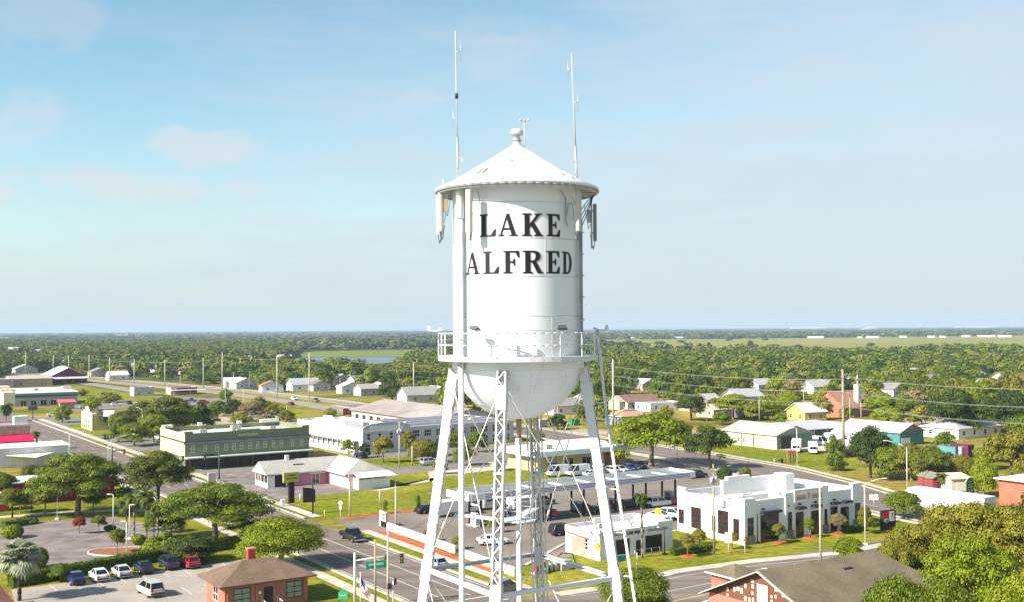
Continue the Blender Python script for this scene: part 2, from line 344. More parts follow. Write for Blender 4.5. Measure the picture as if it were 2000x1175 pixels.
# legs: two channels laced with flat bars --------------------------------
TH = R(13); LEGT, LEGB, ZL = 3.16, 7.5, 30.1
LEGDIR = [Vector((-math.sin(TH), -math.cos(TH), 0)), Vector((-math.cos(TH), math.sin(TH), 0)), Vector((math.sin(TH), math.cos(TH), 0)), Vector((math.cos(TH), -math.sin(TH), 0))]
def legp(k, z):
    r = LEGB + (LEGT - LEGB) * z / ZL; return LEGDIR[k] * r + Vector((0, 0, z))
for k in range(4):
    d = LEGDIR[k]; tg = Vector((-d.y, d.x, 0)); g = MB(); a = legp(k, 0.3); b = legp(k, ZL); ax = (b - a).normalized(); ou = (tg.cross(ax)).normalized()
    for s in (-1, 1):
        g.beam(a + tg * s * .2, b + tg * s * .2, .42, .035, tg)
        for q in (-1, 1): g.beam(a + tg * s * .175 + ou * q * .2, b + tg * s * .175 + ou * q * .2, .025, .06, tg)
    g.build('leg', STEELW, TW)
    lc = MB(); n = int((b - a).length / .42); sg = (b - a) / n
    for q in (-1, 1):
        for i in range(n):
            s = 1 if i % 2 else -1; p0 = a + sg * i + ou * q * .226; lc.beam(p0 + tg * s * .16, p0 + sg - tg * s * .16, .05, .012, ou)
        lc.build('lacing', STEELW, TW); lc = MB()
    cap = MB(); pl = legp(k, 29.9)
    for z in (28.9, 20.4, 10.4, 24.6, 25.6): 
        p = legp(k, z); hh = .55 if z == 28.9 else (.5 if z < 21 else .05)
        MB().beam(p - ax * hh, p + ax * hh, .5, .48, tg).build('gusset', STEELW, TW)
    sp = MB(); tp = legp(k, 29.9); sp.add([tp + tg * .3, tp - tg * .3, (d * 2.99).to_tuple()[:2] + (30.6,), (d * 2.2).to_tuple()[:2] + (29.0,)], [(0, 1, 2), (1, 0, 3), (0, 2, 3), (1, 3, 2)])
    sp.build('bracket', STEELW, TW)
    fo = MB().cbox((0, 0, .2), (1.6, 1.6, .5)); fo.build('footing', CONC, TW, tuple(legp(k, 0)))
LV = (20.4, 10.4)
for z in LV:
    for k in range(4):
        p, q = legp(k, z), legp((k + 1) % 4, z); h = (q - p).normalized(); st = MB()
        for s in (-1, 1): st.beam(p + Vector((0, 0, s * .08)) + h * .25, q + Vector((0, 0, s * .08)) - h * .25, .2, .025)
        n2 = Vector((0, 0, 1)).cross(h)
        st.beam(p + n2 * .085 + h * .25, q + n2 * .085 - h * .25, .025, .14); st.build('strut', STEELW, TW)
for (za, zb) in ((29.5, 20.75), (20.1, 10.75), (10.1, .8)):
    for k in range(4):
        for i, j in ((k, (k + 1) % 4), ((k + 1) % 4, k)):
            p, q = legp(i, za), legp(j, zb); md = p.lerp(q, .78); rd = MB().tube(p, q, .026, .026, 6); dv = (q - p).normalized() * .22; rd.tube(md - dv, md + dv, .05, .05, 6)
            rd.build('tie_rod', mat('rod_cream', (.66, .62, .52), .55), TW)
MB().tube((0, 0, 0), (0, 0, 26.6), .13, .13, 16).lathe([(.13, 26.5), (.17, 26.55), (.17, 26.75), (.1, 26.8), (.1, 27.8)], 16).build('riser_pipe', mat('riser_grey', (.62, .62, .63), .5), TW)
MB().tube((.02, 0, 26.8), (.02, 0, 27.75), .12, .14, 12).build('riser_sleeve', mat('sleeve_rust', (.3, .24, .16), .8), TW)
# walkway round the riser and its railing
wk = MB().lathe([(.2, 22.9), (.8, 22.9), (.8, 22.96), (.2, 22.96), (.2, 22.9)], 20, sm=False)
pb = legp(2, 22.9); wk.beam((0, .6, 22.94), pb, .5, .06); wk.beam((-.9, 0, 22.94), (-3.0, 1.6, 22.94), .5, .06); wk.build('riser_walkway', STEELW, TW)
wr = MB(); wr.path(circ(.8, 23.9, 20), .014, 5); wr.path(circ(.8, 23.45, 20), .012, 5)
for k in range(8): wr.tube((.8 * math.cos(k * .785), .8 * math.sin(k * .785), 22.95), (.8 * math.cos(k * .785), .8 * math.sin(k * .785), 23.9), .014, .014, 5)
wr.beam((0, 1, 23.9), pb + Vector((0, 0, 1)), .03, .03); wr.build('walkway_railing', STEELW, TW)
# cable conduit on the left, ladder on the right leg, cable bundle up the right of the tank
MB().tube((-2.62, -2.02, 0), (-2.62, -2.02, 38.3), .14, .14, 14).lathe([(.18, 37.0), (.18, 38.35)], 12, -2.62, -2.02).build('conduit', STEELW, TW)
cb = MB()
for i in range(4): cb.tube((2.87 + .045 * i, -1.5 + .11 * i, 30.7), (2.87 + .045 * i, -1.5 + .11 * i, 37.0), .03, .03, 6)
for z in range(31, 37): cb.beam((2.85, -1.55, z + .4), (3.08, -1.1, z + .4), .06, .05)
cb.build('cable_bundle', mat('cable_grey', (.28, .29, .32), .6), TW)
tc_ = MB()
for i in range(3): tc_.tube((-2.35 + .1 * i, -2.3 - .02 * i, 22.5), (-2.35 + .1 * i, -2.3 - .02 * i, 30.4), .012, .012, 5)
d3 = LEGDIR[3]; t3 = Vector((-d3.y, d3.x, 0)); ld = MB()
def ladp(z, s): return legp(3, z) + d3 * (.75) + t3 * s * .22
for s in (-1, 1): ld.tube(ladp(.5, s), ladp(28.2, s), .035, .035, 6); ld.tube(ladp(28.2, s), Vector((3.82 * d3.x, 3.82 * d3.y, 31.9)) + t3 * s * .22, .035, .035, 6)
z = 1.0
while z < 28: ld.tube(ladp(z, -1), ladp(z, 1), .014, .014, 5); z += .35
for z in range(2, 29, 2): ld.beam(legp(3, z + .5) + d3 * .2, ladp(z + .5, 0), .08, .05)
ld.build('ladder', STEELW, TW)
bk = MB()                                         # cables clipped to the back leg
for i in range(5): bk.tube(legp(2, 1) + Vector((.3 * (i - 2) * .6, -.4, 0)), legp(2, 28.5) + Vector((.3 * (i - 2) * .6, -.4, 0)), .035, .035, 6)
bk.build('leg_cables', mat('cable_tan', (.42, .40, .37), .7), TW)
# things fixed to the tower -------------------------------------
IVORY = mat('antenna_ivory', (.47, .44, .37), .5, .06, 2); CAB = mat('cable_black', (.05, .05, .055), .6); SHADEB = mat('antenna_grey', (.16, .19, .2), .5)  # SHADEB: shade on the right-tip antenna, put into its colour
def panel_antenna(label, x, y, z0, L, col, w=.27, box=None, face=None):
    a = math.atan2(y, x) if face is None else face
    t = thing('panel_antenna', label, 'antenna', (TX + x, TY + y, z0), a + math.pi / 2, 'panel antennas hung under the tank roof')
    MB().tube((0, .14, -.35), (0, .14, L + .42), .04, .04, 8).build('mount_pole', STEELW, t)
    b = MB(); b.prism([(-w / 2, -.02), (-w / 2 + .05, -.1), (w / 2 - .05, -.1), (w / 2, -.02), (w / 2, .06), (-w / 2, .06)], 0, L); b.build('panel', col, t)
    c = MB()
    for s in (-1, 1):
        c.path([(s * .07, 0, 0), (s * .08, .02, -.22), (s * .02, .06, -.36 - .05 * s), (-s * .05, .12, -.2), (-s * .03, .2, .3)], .014, 5)
    c.path([(0, .14, L * .5), (.22, .3, L * .35), (.3, .42, L * .75), (.12, .5, L)], .014, 5)
    c.build('cable_loop', CAB, t)
    MB().box(-.06, .05, L * .2, .06, .2, L * .2 + .08).box(-.06, .05, L * .8, .06, .2, L * .8 + .08).build('clamp', GALV, t)
    if box: MB().box(-.14 + box[0], .18, L * box[1], .14 + box[0], .34, L * box[1] + .6).build('radio_unit', box[2], t)
panel_antenna('cream panel antenna hanging at the far left tip of the tank roof', -3.74, -.35, 36.4, 1.9, mat('antenna_white', (.55, .54, .5), .5), .24)
panel_antenna('long cream panel antenna second from the left, with a tan box behind', -3.6, -1.0, 36.5, 2.05, IVORY, .26, (.05, .45, mat('radio_tan', (.5, .36, .22), .6)))
panel_antenna('fat cream panel antenna hanging in front of the conduit, left of the L', -2.18, -3.1, 36.25, 1.95, IVORY, .34)
panel_antenna('cream panel antenna hanging beside the E of LAKE on the right', 2.78, -2.5, 36.35, 1.65, IVORY, .29)
panel_antenna('dark shaded panel antenna with a grey radio unit at the right tip of the roof', 3.65, -.5, 36.05, 1.75, SHADEB, .28, (.0, .5, mat('radio_grey', (.35, .38, .4), .5)))
jc = MB()
for i in range(4): MB.path(jc, [(3.0, -1.5 + .12 * i, 36.7 + .26 * i), (3.25, -1.3 + .12 * i, 37.25 + .2 * i), (3.6, -.9 + .1 * i, 38.2)], .022, 5)
tag(jc.build('jumper_cables', CAB, None, (TX, TY, 0)), 'bundle of black jumper cables slanting up under the right of the roof', 'cables')
wc = MB().path([(1.95, -2.55, 38.2), (2.2, -2.3, 37.9), (2.2, -2.28, 36.9), (2.3, -2.2, 36.6)], .025, 5).path([(2.25, -2.2, 37.1), (2.32, -2.24, 37.6), (2.5, -2.05, 37.7), (2.58, -1.95, 37.3), (2.56, -1.9, 36.9)], .02, 5)
tag(wc.build('wall_cables', mat('cable_blue', (.2, .23, .27), .6), None, (TX, TY, 0)), 'grey cables looping down the tank wall left of the right-hand antenna', 'cables')
def whip(label, x, y, z0, z1, lean, rods, dark=None):
    t = thing('whip_antenna', label, 'antenna', (TX + x, TY + y, z0), 0, 'tall whip antennas on the roof')
    zm = (z1 - z0) * .28
    MB().tube((0, 0, -.6), (lean * .3, 0, zm), .06, .05, 8).box(-.1, -.05, .3, .1, .05, .4).box(-.1, -.05, .9, .1, .05, 1.0).build('lower_mast', GALV, t)
    MB().tube((lean * .3, 0, zm), (lean, 0, z1 - z0), .04, .022, 8).build('upper_mast', mat('whip_white', (.5, .52, .55), .4), t)
    r = MB()
    for f, s in rods:
        z = (z1 - z0) * f; xx = lean * f; r.tube((xx, 0, z), (xx + s, 0, z), .02, .02, 5); r.tube((xx + s, 0, z - .45), (xx + s, 0, z + .45), .016, .016, 5)
    build_each(r, 'side_dipole', GALV, t)
    if dark: MB().tube((lean * dark, 0, (z1 - z0) * dark), (lean * dark, 0, (z1 - z0) * (dark + .035)), .075, .075, 8).build('junction_band', DARK, t)
    for k in range(2): pass
whip('taller whip antenna standing on the left edge of the tank roof', -2.72, -1.7, 38.9, 45.75, -.1, ((.86, .22), (.41, -.18), (.1, .2)), .54)
whip('shorter whip antenna leaning left, on the right edge of the tank roof', 2.82, -.9, 38.8, 44.85, -.22, ((.88, -.2), (.62, .2)))
an = thing('anemometer', 'small pink and white cup anemometer on a thin rod beside the roof vent', 'weather vane', (TX + .4, TY - .15, 40.55))
MB().tube((0, 0, 0), (-.03, 0, 1.25), .02, .02, 6).build('rod', STEELW, an)
am = MB().beam((-.24, 0, 1.3), (.2, 0, 1.3), .04, .04).tube((-.02, 0, 1.22), (-.02, 0, 1.36), .04, .04, 8); am.build('arm', mat('pink_plastic', (.6, .28, .28), .6), an)
for s in (-.22, .18): MB().ell((s, 0, 1.34), (.07, .07, .06), 6).build('cup', mat('pink_pale', (.7, .5, .5), .6), an)
def flood(label, x, y, aim, two=False):
    t = thing('floodlight', label, 'floodlight', (TX + x, TY + y, ZF + 1.08), aim, 'floodlights on the balcony rail')
    MB().tube((0, 0, -.1), (0, 0, .16), .025, .025, 6).beam((0, 0, .1), (-.45, 0, .1), .05, .05).build('arm', STEELW, t)
    h = MB(); h.add([(-.12, -.22, .12), (.26, -.22, .2), (.26, .22, .2), (-.12, .22, .12), (-.1, -.17, .2), (.2, -.17, .34), (.2, .17, .34), (-.1, .17, .2)], [(0, 3, 2, 1), (4, 5, 6, 7), (0, 1, 5, 4), (1, 2, 6, 5), (2, 3, 7, 6), (3, 0, 4, 7)])
    h.build('lamp_head', DARK if not two else STEELW, t)
    if two:
        MB().box(-.7, -.1, .1, .1, .1, .18).build('arm_plate', STEELW, t); k = MB(); k.add([(-.75, -.15, .18), (-.5, -.15, .1), (-.5, .15, .1), (-.75, .15, .18), (-.7, -.12, .5), (-.55, -.12, .42), (-.55, .12, .42), (-.7, .12, .5)], [(0, 3, 2, 1), (4, 5, 6, 7), (0, 1, 5, 4), (1, 2, 6, 5), (2, 3, 7, 6), (3, 0, 4, 7)]); k.build('second_head', STEELW, t)
    if two: t.scale = (.72, .72, .72)
flood('white twin floodlight sticking out at the left end of the balcony', -3.75, -.4, 0, True)
flood('small dark floodlight on the rail in front of the white conduit', -1.9, -3.2, R(-90 - 30))
flood('dark floodlight on the balcony rail below the D of ALFRED', 2.0, -3.15, R(-100))
flood('white twin floodlight at the right end of the balcony', 3.72, -.6, R(180), True)
# ------------------------------------------------------------------ ground, roads, lots
def poly(name, pts, z, m, kind='structure', label=None, sub=0):
    b = MB(); p = [Vector((q[0], q[1], z)) for q in pts]
    ar = sum(p[i].x * p[(i + 1) % len(p)].y - p[(i + 1) % len(p)].x * p[i].y for i in range(len(p)))
    if ar < 0: p = p[::-1]
    b.add(p, [list(range(len(p)))]); o = b.build(name, m); me = o.data
    bm = bmesh.new(); bm.from_mesh(me); bmesh.ops.triangulate(bm, faces=bm.faces); bm.to_mesh(me); bm.free()
    return tag(o, label, None, None, kind)
def uvp(l): return [Wp(u, v) for u, v in l]
def pxp(l): return [G(x, y) for x, y in l]
def strip(name, path, w0, w1, z, m, h=0.0):    # ribbon along a uv path between side offsets
    b = MB(); L = []; Rr = []; pts = [Vector((p[0], p[1], 0)) for p in path]
    for i, p in enumerate(pts):
        d = (pts[min(i + 1, len(pts) - 1)] - pts[max(i - 1, 0)]).normalized(); n = Vector((d.y, -d.x, 0)); L.append(p + n * w0); Rr.append(p + n * w1)
    n = len(pts); vs = [(q.x, q.y, z) for q in L] + [(q.x, q.y, z) for q in Rr]
    b.add(vs, [(i, i + 1, n + i + 1, n + i)[::-1] for i in range(n - 1)])
    if h:
        vs2 = [(q.x, q.y, z - h) for q in L] + [(q.x, q.y, z - h) for q in Rr]; b.add(vs + vs2, [(i, i + 1, 2 * n + i + 1, 2 * n + i) for i in range(n - 1)] + [(n + i, 3 * n + i, 3 * n + i + 1, n + i + 1) for i in range(n - 1)])
    o = b.build(name, m); bm = bmesh.new(); bm.from_mesh(o.data); bmesh.ops.recalc_face_normals(bm, faces=bm.faces)
    up = sum(f.normal.z * f.calc_area() for f in bm.faces)
    if up < 0: bmesh.ops.reverse_faces(bm, faces=bm.faces)
    bm.to_mesh(o.data); bm.free(); return tag(o, None, None, None, 'structure')
GRASS = mat('grass', (.155, .16, .01), .95, .2, .04, second=(.31, .235, .05), lo=.4, hi=.64, detail=8, fine=.34, spec=.1)
LAWN = mat('lawn', (.17, .19, .007), .95, .15, .055, second=(.28, .235, .03), lo=.45, hi=.72, detail=8, fine=.34, spec=.1)
LAWN2 = mat('lawn_deep', (.12, .155, .008), .95, .2, .08, second=(.23, .215, .014), detail=8, fine=.36, spec=.1)
DRY = mat('dry_grass', (.33, .23, .06), .95, .2, .06, second=(.22, .18, .025), detail=8, fine=.34, spec=.1)
def big_ground():
    rings = [0, 60, 160, 300, 500, 800, 1300, 2200, 4000, 8000, 15000, 26000]; b = MB(); n = 48
    vs = [(0, 120, 0)]
    for r in rings[1:]: vs += [(r * math.cos(2 * math.pi * i / n), 120 + r * math.sin(2 * math.pi * i / n), 0) for i in range(n)]
    fs = [(0, 1 + i, 1 + (i + 1) % n) for i in range(n)]
    for k in range(len(rings) - 2): o = 1 + k * n; fs += [(o + i, o + n + i, o + n + (i + 1) % n, o + (i + 1) % n) for i in range(n)]
    b.add(vs, fs)
    mt = mat('open_ground', (.155, .16, .012), .95, .2, .035, second=(.31, .235, .055), lo=.4, hi=.62, detail=9, fine=.34, spec=.08); nt = mt.node_tree; N = nt.nodes.new; L = nt.links.new
    bs = nt.nodes['Principled BSDF']; src = bs.inputs['Base Color'].links[0].from_socket
    g = N('ShaderNodeNewGeometry'); ln = N('ShaderNodeVectorMath'); ln.operation = 'LENGTH'; L(g.outputs['Position'], ln.inputs[0])
    mr = N('ShaderNodeMapRange'); mr.inputs[1].default_value = 450; mr.inputs[2].default_value = 900; L(ln.outputs['Value'], mr.inputs[0])
    n1 = N('ShaderNodeTexNoise'); n1.inputs['Scale'].default_value = .0022; n1.inputs['Detail'].default_value = 9; n1.inputs['Roughness'].default_value = .62; L(g.outputs['Position'], n1.inputs[0])
    cr = N('ShaderNodeValToRGB'); L(n1.outputs[0], cr.inputs[0]); e = cr.color_ramp.elements
    e[0].position = .38; e[0].color = (.02, .032, .012, 1); e[1].position = .75; e[1].color = (.1, .11, .03, 1); k = e.new(.56); k.color = (.045, .06, .016, 1)
    mx = N('ShaderNodeMix'); mx.data_type = 'RGBA'; L(mr.outputs[0], mx.inputs[0]); L(src, mx.inputs[6]); L(cr.outputs[0], mx.inputs[7]); L(mx.outputs[2], bs.inputs['Base Color'])
    struct('ground', b, mt)
big_ground()
poly('tower_pavement', [(-60, -40), (60, -40), (60, 95), (-60, 95)], .02, mat('bounce_grey', (.34, .34, .34), .85, .1, .3))  # unseen paving added round the tower base to keep bounced light neutral
# far marsh on the right, meadow and lake on the left
MARSH = mat('marsh_grass', (.33, .275, .08), .95, .2, .006, second=(.19, .2, .045), detail=9, stretch=(.35, 1, 1), fine=.12, spec=.05)
poly('marsh_field', pxp([(1165, 662), (1400, 661), (2050, 653), (2300, 651), (2500, 700), (2050, 697), (1800, 694), (1500, 697), (1320, 693), (1165, 682)]), .05, MARSH)
MEAD = mat('far_meadow', (.21, .23, .045), .95, .2, .01, second=(.15, .18, .04), detail=8, spec=.05)
poly('meadow_field', pxp([(585, 688), (620, 685), (745, 683), (860, 680), (870, 694), (760, 696), (640, 696), (590, 696)]), .05, MEAD)
poly('far_field', pxp([(90, 668), (170, 663), (440, 659), (470, 664), (330, 668), (150, 674)]), .05, MEAD)
WATER = mat('lake_water', (.12, .14, .16), .35, .05, .02, spec=.6)
poly('lake', pxp([(571, 700), (600, 697), (760, 696.5), (776, 697), (778, 706), (700, 711), (640, 709), (590, 706)]), .08, WATER)
poly('far_lake', pxp([(505, 657), (560, 656.5), (600, 657.5), (590, 660), (520, 659.5)]), .08, mat('far_water', (.4, .45, .5), .3))
# the main road (left), three southbound lanes
ROAD = uvp([(40, 66.7), (100, 66.7), (160, 66.7), (240, 66.6), (330, 66.4), (420, 66.4), (560, 68), (760, 72)])
strip('road', ROAD, -6.1, 6.1, .03, ASPH)
def dashes(name, u0, u1, v, dash=3., gap=9., w=.08, m=MARK):
    b = MB(); u = u0
    while u < u1: b.add([Wp(u, v - w, .036), Wp(u, v + w, .036), Wp(min(u + dash, u1), v + w, .036), Wp(min(u + dash, u1), v - w, .036)], [(0, 1, 2, 3)]); u += dash + gap
    o = b.build(name, m); bm = bmesh.new(); bm.from_mesh(o.data); [f.normal_flip() for f in bm.faces if (f.normal_update() or f.normal.z < 0)]; bm.to_mesh(o.data); bm.free(); tag(o, None, None, None, 'structure')
for v in (61.15,): dashes('road_marking', 114, 420, v, 400, 1)
dashes('road_marking', 114, 158, 72.2, 400, 1); dashes('road_marking', 176, 240, 72.2, 400, 1)
for v in (64.75, 68.4): dashes('road_marking', 114, 158, v, 400, 1); dashes('road_marking', 166, 400, v)
strip('kerb', uvp([(116, 73.05), (158, 73.05)]), -.25, .25, .14, CONC, .14); strip('kerb', uvp([(176, 73.05), (246, 73.05)]), -.25, .25, .14, CONC, .14); strip('kerb', uvp([(262, 72.9), (330, 72.6), (430, 72.6)]), -.25, .25, .14, CONC, .14)
strip('kerb', uvp([(112, 60.4), (400, 60.2)]), -.25, .25, .14, CONC, .14)
strip('pavement', uvp([(112, 75.9), (160, 76.3)]), -.85, .85, .09, CONC); strip('pavement', uvp([(176, 75.2), (246, 75.4)]), -1.0, 1.0, .09, CONC); strip('pavement', uvp([(262, 75.6), (430, 76)]), -1.1, 1.1, .09, CONC)
strip('pavement', uvp([(112, 57.9), (200, 57.9), (260, 57.6)]), -.9, .9, .09, CONC)
poly('verge_lawn', uvp([(114, 73.3), (158, 73.3), (158, 75.4), (114, 75.1)]), .03, LAWN); poly('verge_lawn', uvp([(112, 58.9), (235, 58.9), (235, 60.1), (112, 60.1)]), .03, LAWN)
# cross street in the foreground (bottom centre to right)
CS = uvp([(97.5, 40), (97.5, 75), (98.5, 95), (98, 112), (97.2, 135), (96.5, 175), (94, 230)])
strip('cross_road', CS, -11, 8.0, .028, ASPHX)
strip('cross_pavement', uvp([(108.2, 77), (107.4, 86), (109.5, 97), (108.3, 110), (105.2, 124), (105.6, 135)]), -1.1, .9, .12, CONC, .12)
strip('road_marking', CS, -.08, .08, .034, YEL); strip('road_marking', CS, -3.9, -3.75, .034, MARK); strip('road_marking', uvp([(107, 78), (106, 86), (107.4, 97), (106.2, 110), (103.6, 122)]), -.07, .07, .034, MARK)
dashes('road_marking', 109.8, 110.1, 66, 1, 1, 5.2); dashes('road_marking', 112.4, 112.7, 66, 1, 1, 5.2)
b = MB()
for (u, v) in ((106.3, 106.5), (105.6, 112)):
    for q in ([(0, -1.6), (.0, 1.2), (.22, 1.2), (.22, -1.6)], [(-.45, 1.2), (.67, 1.2), (.11, 2.1)]):
        b.add([Wp(u - 2 + x, v + y, .037) for x, y in q], [list(range(len(q)))])
struct('road_marking', b, MARK)
# second road on the right, and the side street by the green building
RR = uvp([(60, 158), (100, 160.5), (120, 163), (136, 166.5), (150, 173), (176, 182), (210, 187), (260, 190), (340, 195), (430, 200)])
strip('right_road', RR, -7.2, 7.2, .031, ASPH)
strip('road_marking', RR, -3.7, -3.55, .037, MARK)
for s in (-1, 1):
    strip('kerb', RR, s * 7.45 - .25, s * 7.45 + .25, .13, CONC, .13); strip('pavement', RR, s * 9.6 - .9, s * 9.6 + .9, .1, CONC)
SS = uvp([(252, 70), (250, 90), (252, 108), (253, 130), (252, 150), (249, 180)])
strip('side_street', SS, -5, 5.5, .029, mat('pale_asphalt', (.2, .175, .15), .9, .12, .2, fine=.1))
strip('side_street', uvp([(312, 60), (306, 90), (300, 105)]), -4, 4, .0295, mat('pale_asphalt', (.2, .175, .15)))
strip('side_street', uvp([(245, 60), (235, 20), (228, -40)]), -4.5, 4.5, .029, ASPH)
# the highway beyond, running to the left distance
HW = uvp([(330, 187), (387, 190), (450, 194), (520, 193), (580, 190), (700, 176), (900, 150)])
for a, z, m_ in ((-9, .02, CONC), (11, .02, CONC)): pass
strip('highway_road', HW, -13, -4, .03, mat('highway_tan', (.26, .225, .18), .9, .1, .1)); strip('highway_road', HW, 3.5, 12.5, .03, mat('highway_tan', (.26, .225, .18)))
strip('highway_verge_ground', HW, -15.5, -13, .025, DRY); strip('median_lawn', HW, -4, 3.5, .026, DRY); strip('highway_verge_ground', HW, 12.5, 15, .025, CONC)
for o_ in (-12.6, -8.5, -4.3, 3.9, 8, 12.1): strip('road_marking', HW, o_ - .1, o_ + .1, .036, MARK)
strip('far_street', pxp([(130, 742), (200, 752), (300, 768)]), -5, 5, .03, mat('highway_tan', (.26, .225, .18)))
# lots and lawns
poly('station_pavement', uvp([(161, 76), (171, 76), (171.5, 100), (190, 104), (190, 176), (170, 172), (146, 163), (132, 146), (132, 117), (126, 96), (124, 79.5), (152, 79.5)]), .02, mat('station_asphalt', (.19, .152, .125), .9, .1, .1, second=(.23, .185, .155), fine=.1))
strip('kerb', uvp([(124, 83), (133, 96), (131.5, 117)]), -.3, .3, .13, CONC, .13)
poly('station_lawn', uvp([(112, 77.2), (121, 77.2), (129, 92), (130, 112), (112, 116), (110, 98)]), .015, LAWN)
poly('shop_lawn', uvp([(107.3, 112), (108, 100), (131, 112), (132, 146), (130, 158), (112, 158), (107, 140)]), .016, LAWN)
poly('corner_lawn', uvp([(172.5, 77), (199, 77), (200, 98), (203, 112), (192, 112), (171.8, 104)]), .015, LAWN)
poly('mulch_ground', uvp([(171.5, 78.5), (173.6, 79), (173.2, 103), (171.6, 102)]), .03, MULCH)
poly('mulch_ground', uvp([(158, 77.3), (122, 77), (122, 78), (158, 79.2)]), .03, MULCH)
poly('shop_pavement', uvp([(198, 77), (200, 97), (228, 96), (246, 92), (246, 77)]), .02, LOTASPH)
poly('drive_pavement', uvp([(199, 96), (203, 112), (222, 122), (226, 150), (214, 152), (209, 118), (197.5, 99)]), .024, CONC)
poly('back_lawn', uvp([(203, 100), (246, 112), (246, 180), (226, 180), (190, 150), (190, 104), (200, 108)]), .014, LAWN)
poly('court_pavement', uvp([(226, 128), (244, 128), (244, 170), (226, 165)]), .022, mat('pale_asphalt', (.2, .175, .15)))
poly('bank_pavement', uvp([(190, 150), (212, 150), (212, 180), (190, 178)]), .02, LOTASPH)
poly('car_park_pavement', uvp([(160, 23), (162, 44), (166, 45), (178, 52.5), (199, 45), (198, 22)]), .02, LOTASPH)
poly('front_pavement', uvp([(148.8, 23), (149.5, 54), (136.8, 54), (132, 44), (124, 37), (118, 20)]), .02, mat('pale_lot', (.33, .28, .24), .9, .1, .2, fine=.1))
poly('park_lawn', uvp([(149.8, 20), (150, 55), (162, 56.6), (240, 56.4), (240, 20), (200, 20), (199, 46), (178, 53), (161, 45), (159.5, 20)]), .012, LAWN2)
strip('park_path', uvp([(209, 22), (206.5, 40), (203, 50), (197, 56.8)]), -1.2, 1.2, .03, mat('park_path_sand', (.5, .44, .33), .9, .1, .4))
poly('house_lawn', uvp([(136.6, 44), (136.5, 57), (112, 57), (112, 30), (124, 38)]), .013, LAWN)
b = MB()
for i in range(9): b.add([Wp(166.5 + i * 2.6, 43.5 - .0 * i, .03), Wp(166.7 + i * 2.6, 43.5, .03), Wp(166.7 + i * 2.6, 49.2 + .2 * i, .03), Wp(166.5 + i * 2.6, 49.2 + .2 * i, .03)], [(3, 2, 1, 0)])
for i in range(12): b.add([Wp(144.3, 27.5 + i * 2.75, .03), Wp(149, 27.5 + i * 2.75, .03), Wp(149, 27.62 + i * 2.75, .03), Wp(144.3, 27.62 + i * 2.75, .03)], [(0, 1, 2, 3)])
for i in range(7): b.add([Wp(133.5, 38 + i * 2.8, .03), Wp(138, 38 + i * 2.8, .03), Wp(138, 38.12 + i * 2.8, .03), Wp(133.5, 38.12 + i * 2.8, .03)], [(0, 1, 2, 3)])
o = b.build('pavement_marking', MARK); tag(o, None, None, None, 'structure')
bm = bmesh.new(); bm.from_mesh(o.data)
for f in bm.faces:
    f.normal_update()
    if f.normal.z < 0: f.normal_flip()
bm.to_mesh(o.data); bm.free()
poly('west_pavement', uvp([(320, 77), (345, 77), (350, 20), (420, -40), (500, 60), (440, 77), (430, 88), (320, 110), (300, 96), (300, 77)]), .018, mat('pale_asphalt', (.2, .175, .15)))
poly('left_lawn', uvp([(345, 78), (400, 78), (396, 92), (345, 95)]), .03, LAWN)
poly('far_left_lawn', pxp([(150, 752), (305, 772), (310, 782), (150, 785), (60, 760)]), .025, LAWN)
poly('rail_lawn', pxp([(560, 800), (690, 800), (690, 822), (590, 830), (520, 815)]), .02, LAWN)
poly('right_lawn', uvp([(170, 193), (215, 197), (222, 216), (203, 214), (196, 228), (186, 226), (165, 200)]), .014, LAWN)
poly('yard_pavement', uvp([(186, 226), (204, 214), (206, 232), (214, 262), (196, 262), (190, 240)]), .02, CONC)
poly('dirt_ground', uvp([(164, 190), (170, 195), (160, 215), (120, 205), (118, 180), (140, 184)]), .013, DRY)
poly('right_far_lawn', uvp([(222, 200), (300, 204), (300, 232), (240, 240), (226, 222)]), .013, GRASS)

PALE = mat('pale_asphalt', (.2, .175, .15))
poly('town_pavement', pxp([(150, 803), (240, 795), (330, 790), (425, 803), (452, 790), (440, 778), (330, 772), (255, 776), (130, 792)]), .024, PALE)
poly('town_pavement', pxp([(340, 812), (420, 808), (560, 812), (590, 826), (420, 830), (340, 826)]), .025, mat('sand_lot', (.36, .29, .2), .95, .2, .15, fine=.15))
poly('town_pavement', pxp([(640, 905), (700, 900), (770, 912), (950, 900), (960, 910), (770, 925), (650, 915)]), .026, PALE)
poly('sand_ground', pxp([(1340, 838), (1420, 834), (1415, 845), (1345, 850)]), .02, mat('sand_lot', (.36, .29, .2)))
poly('sand_ground', pxp([(1700, 818), (1860, 812), (1870, 824), (1720, 832)]), .02, mat('sand_lot', (.36, .29, .2)))
poly('sand_ground', pxp([(1100, 836), (1190, 838), (1185, 848), (1100, 845)]), .02, mat('sand_lot', (.36, .29, .2)))
poly('dry_ground', pxp([(600, 800), (690, 803), (680, 811), (590, 808)]), .022, DRY)
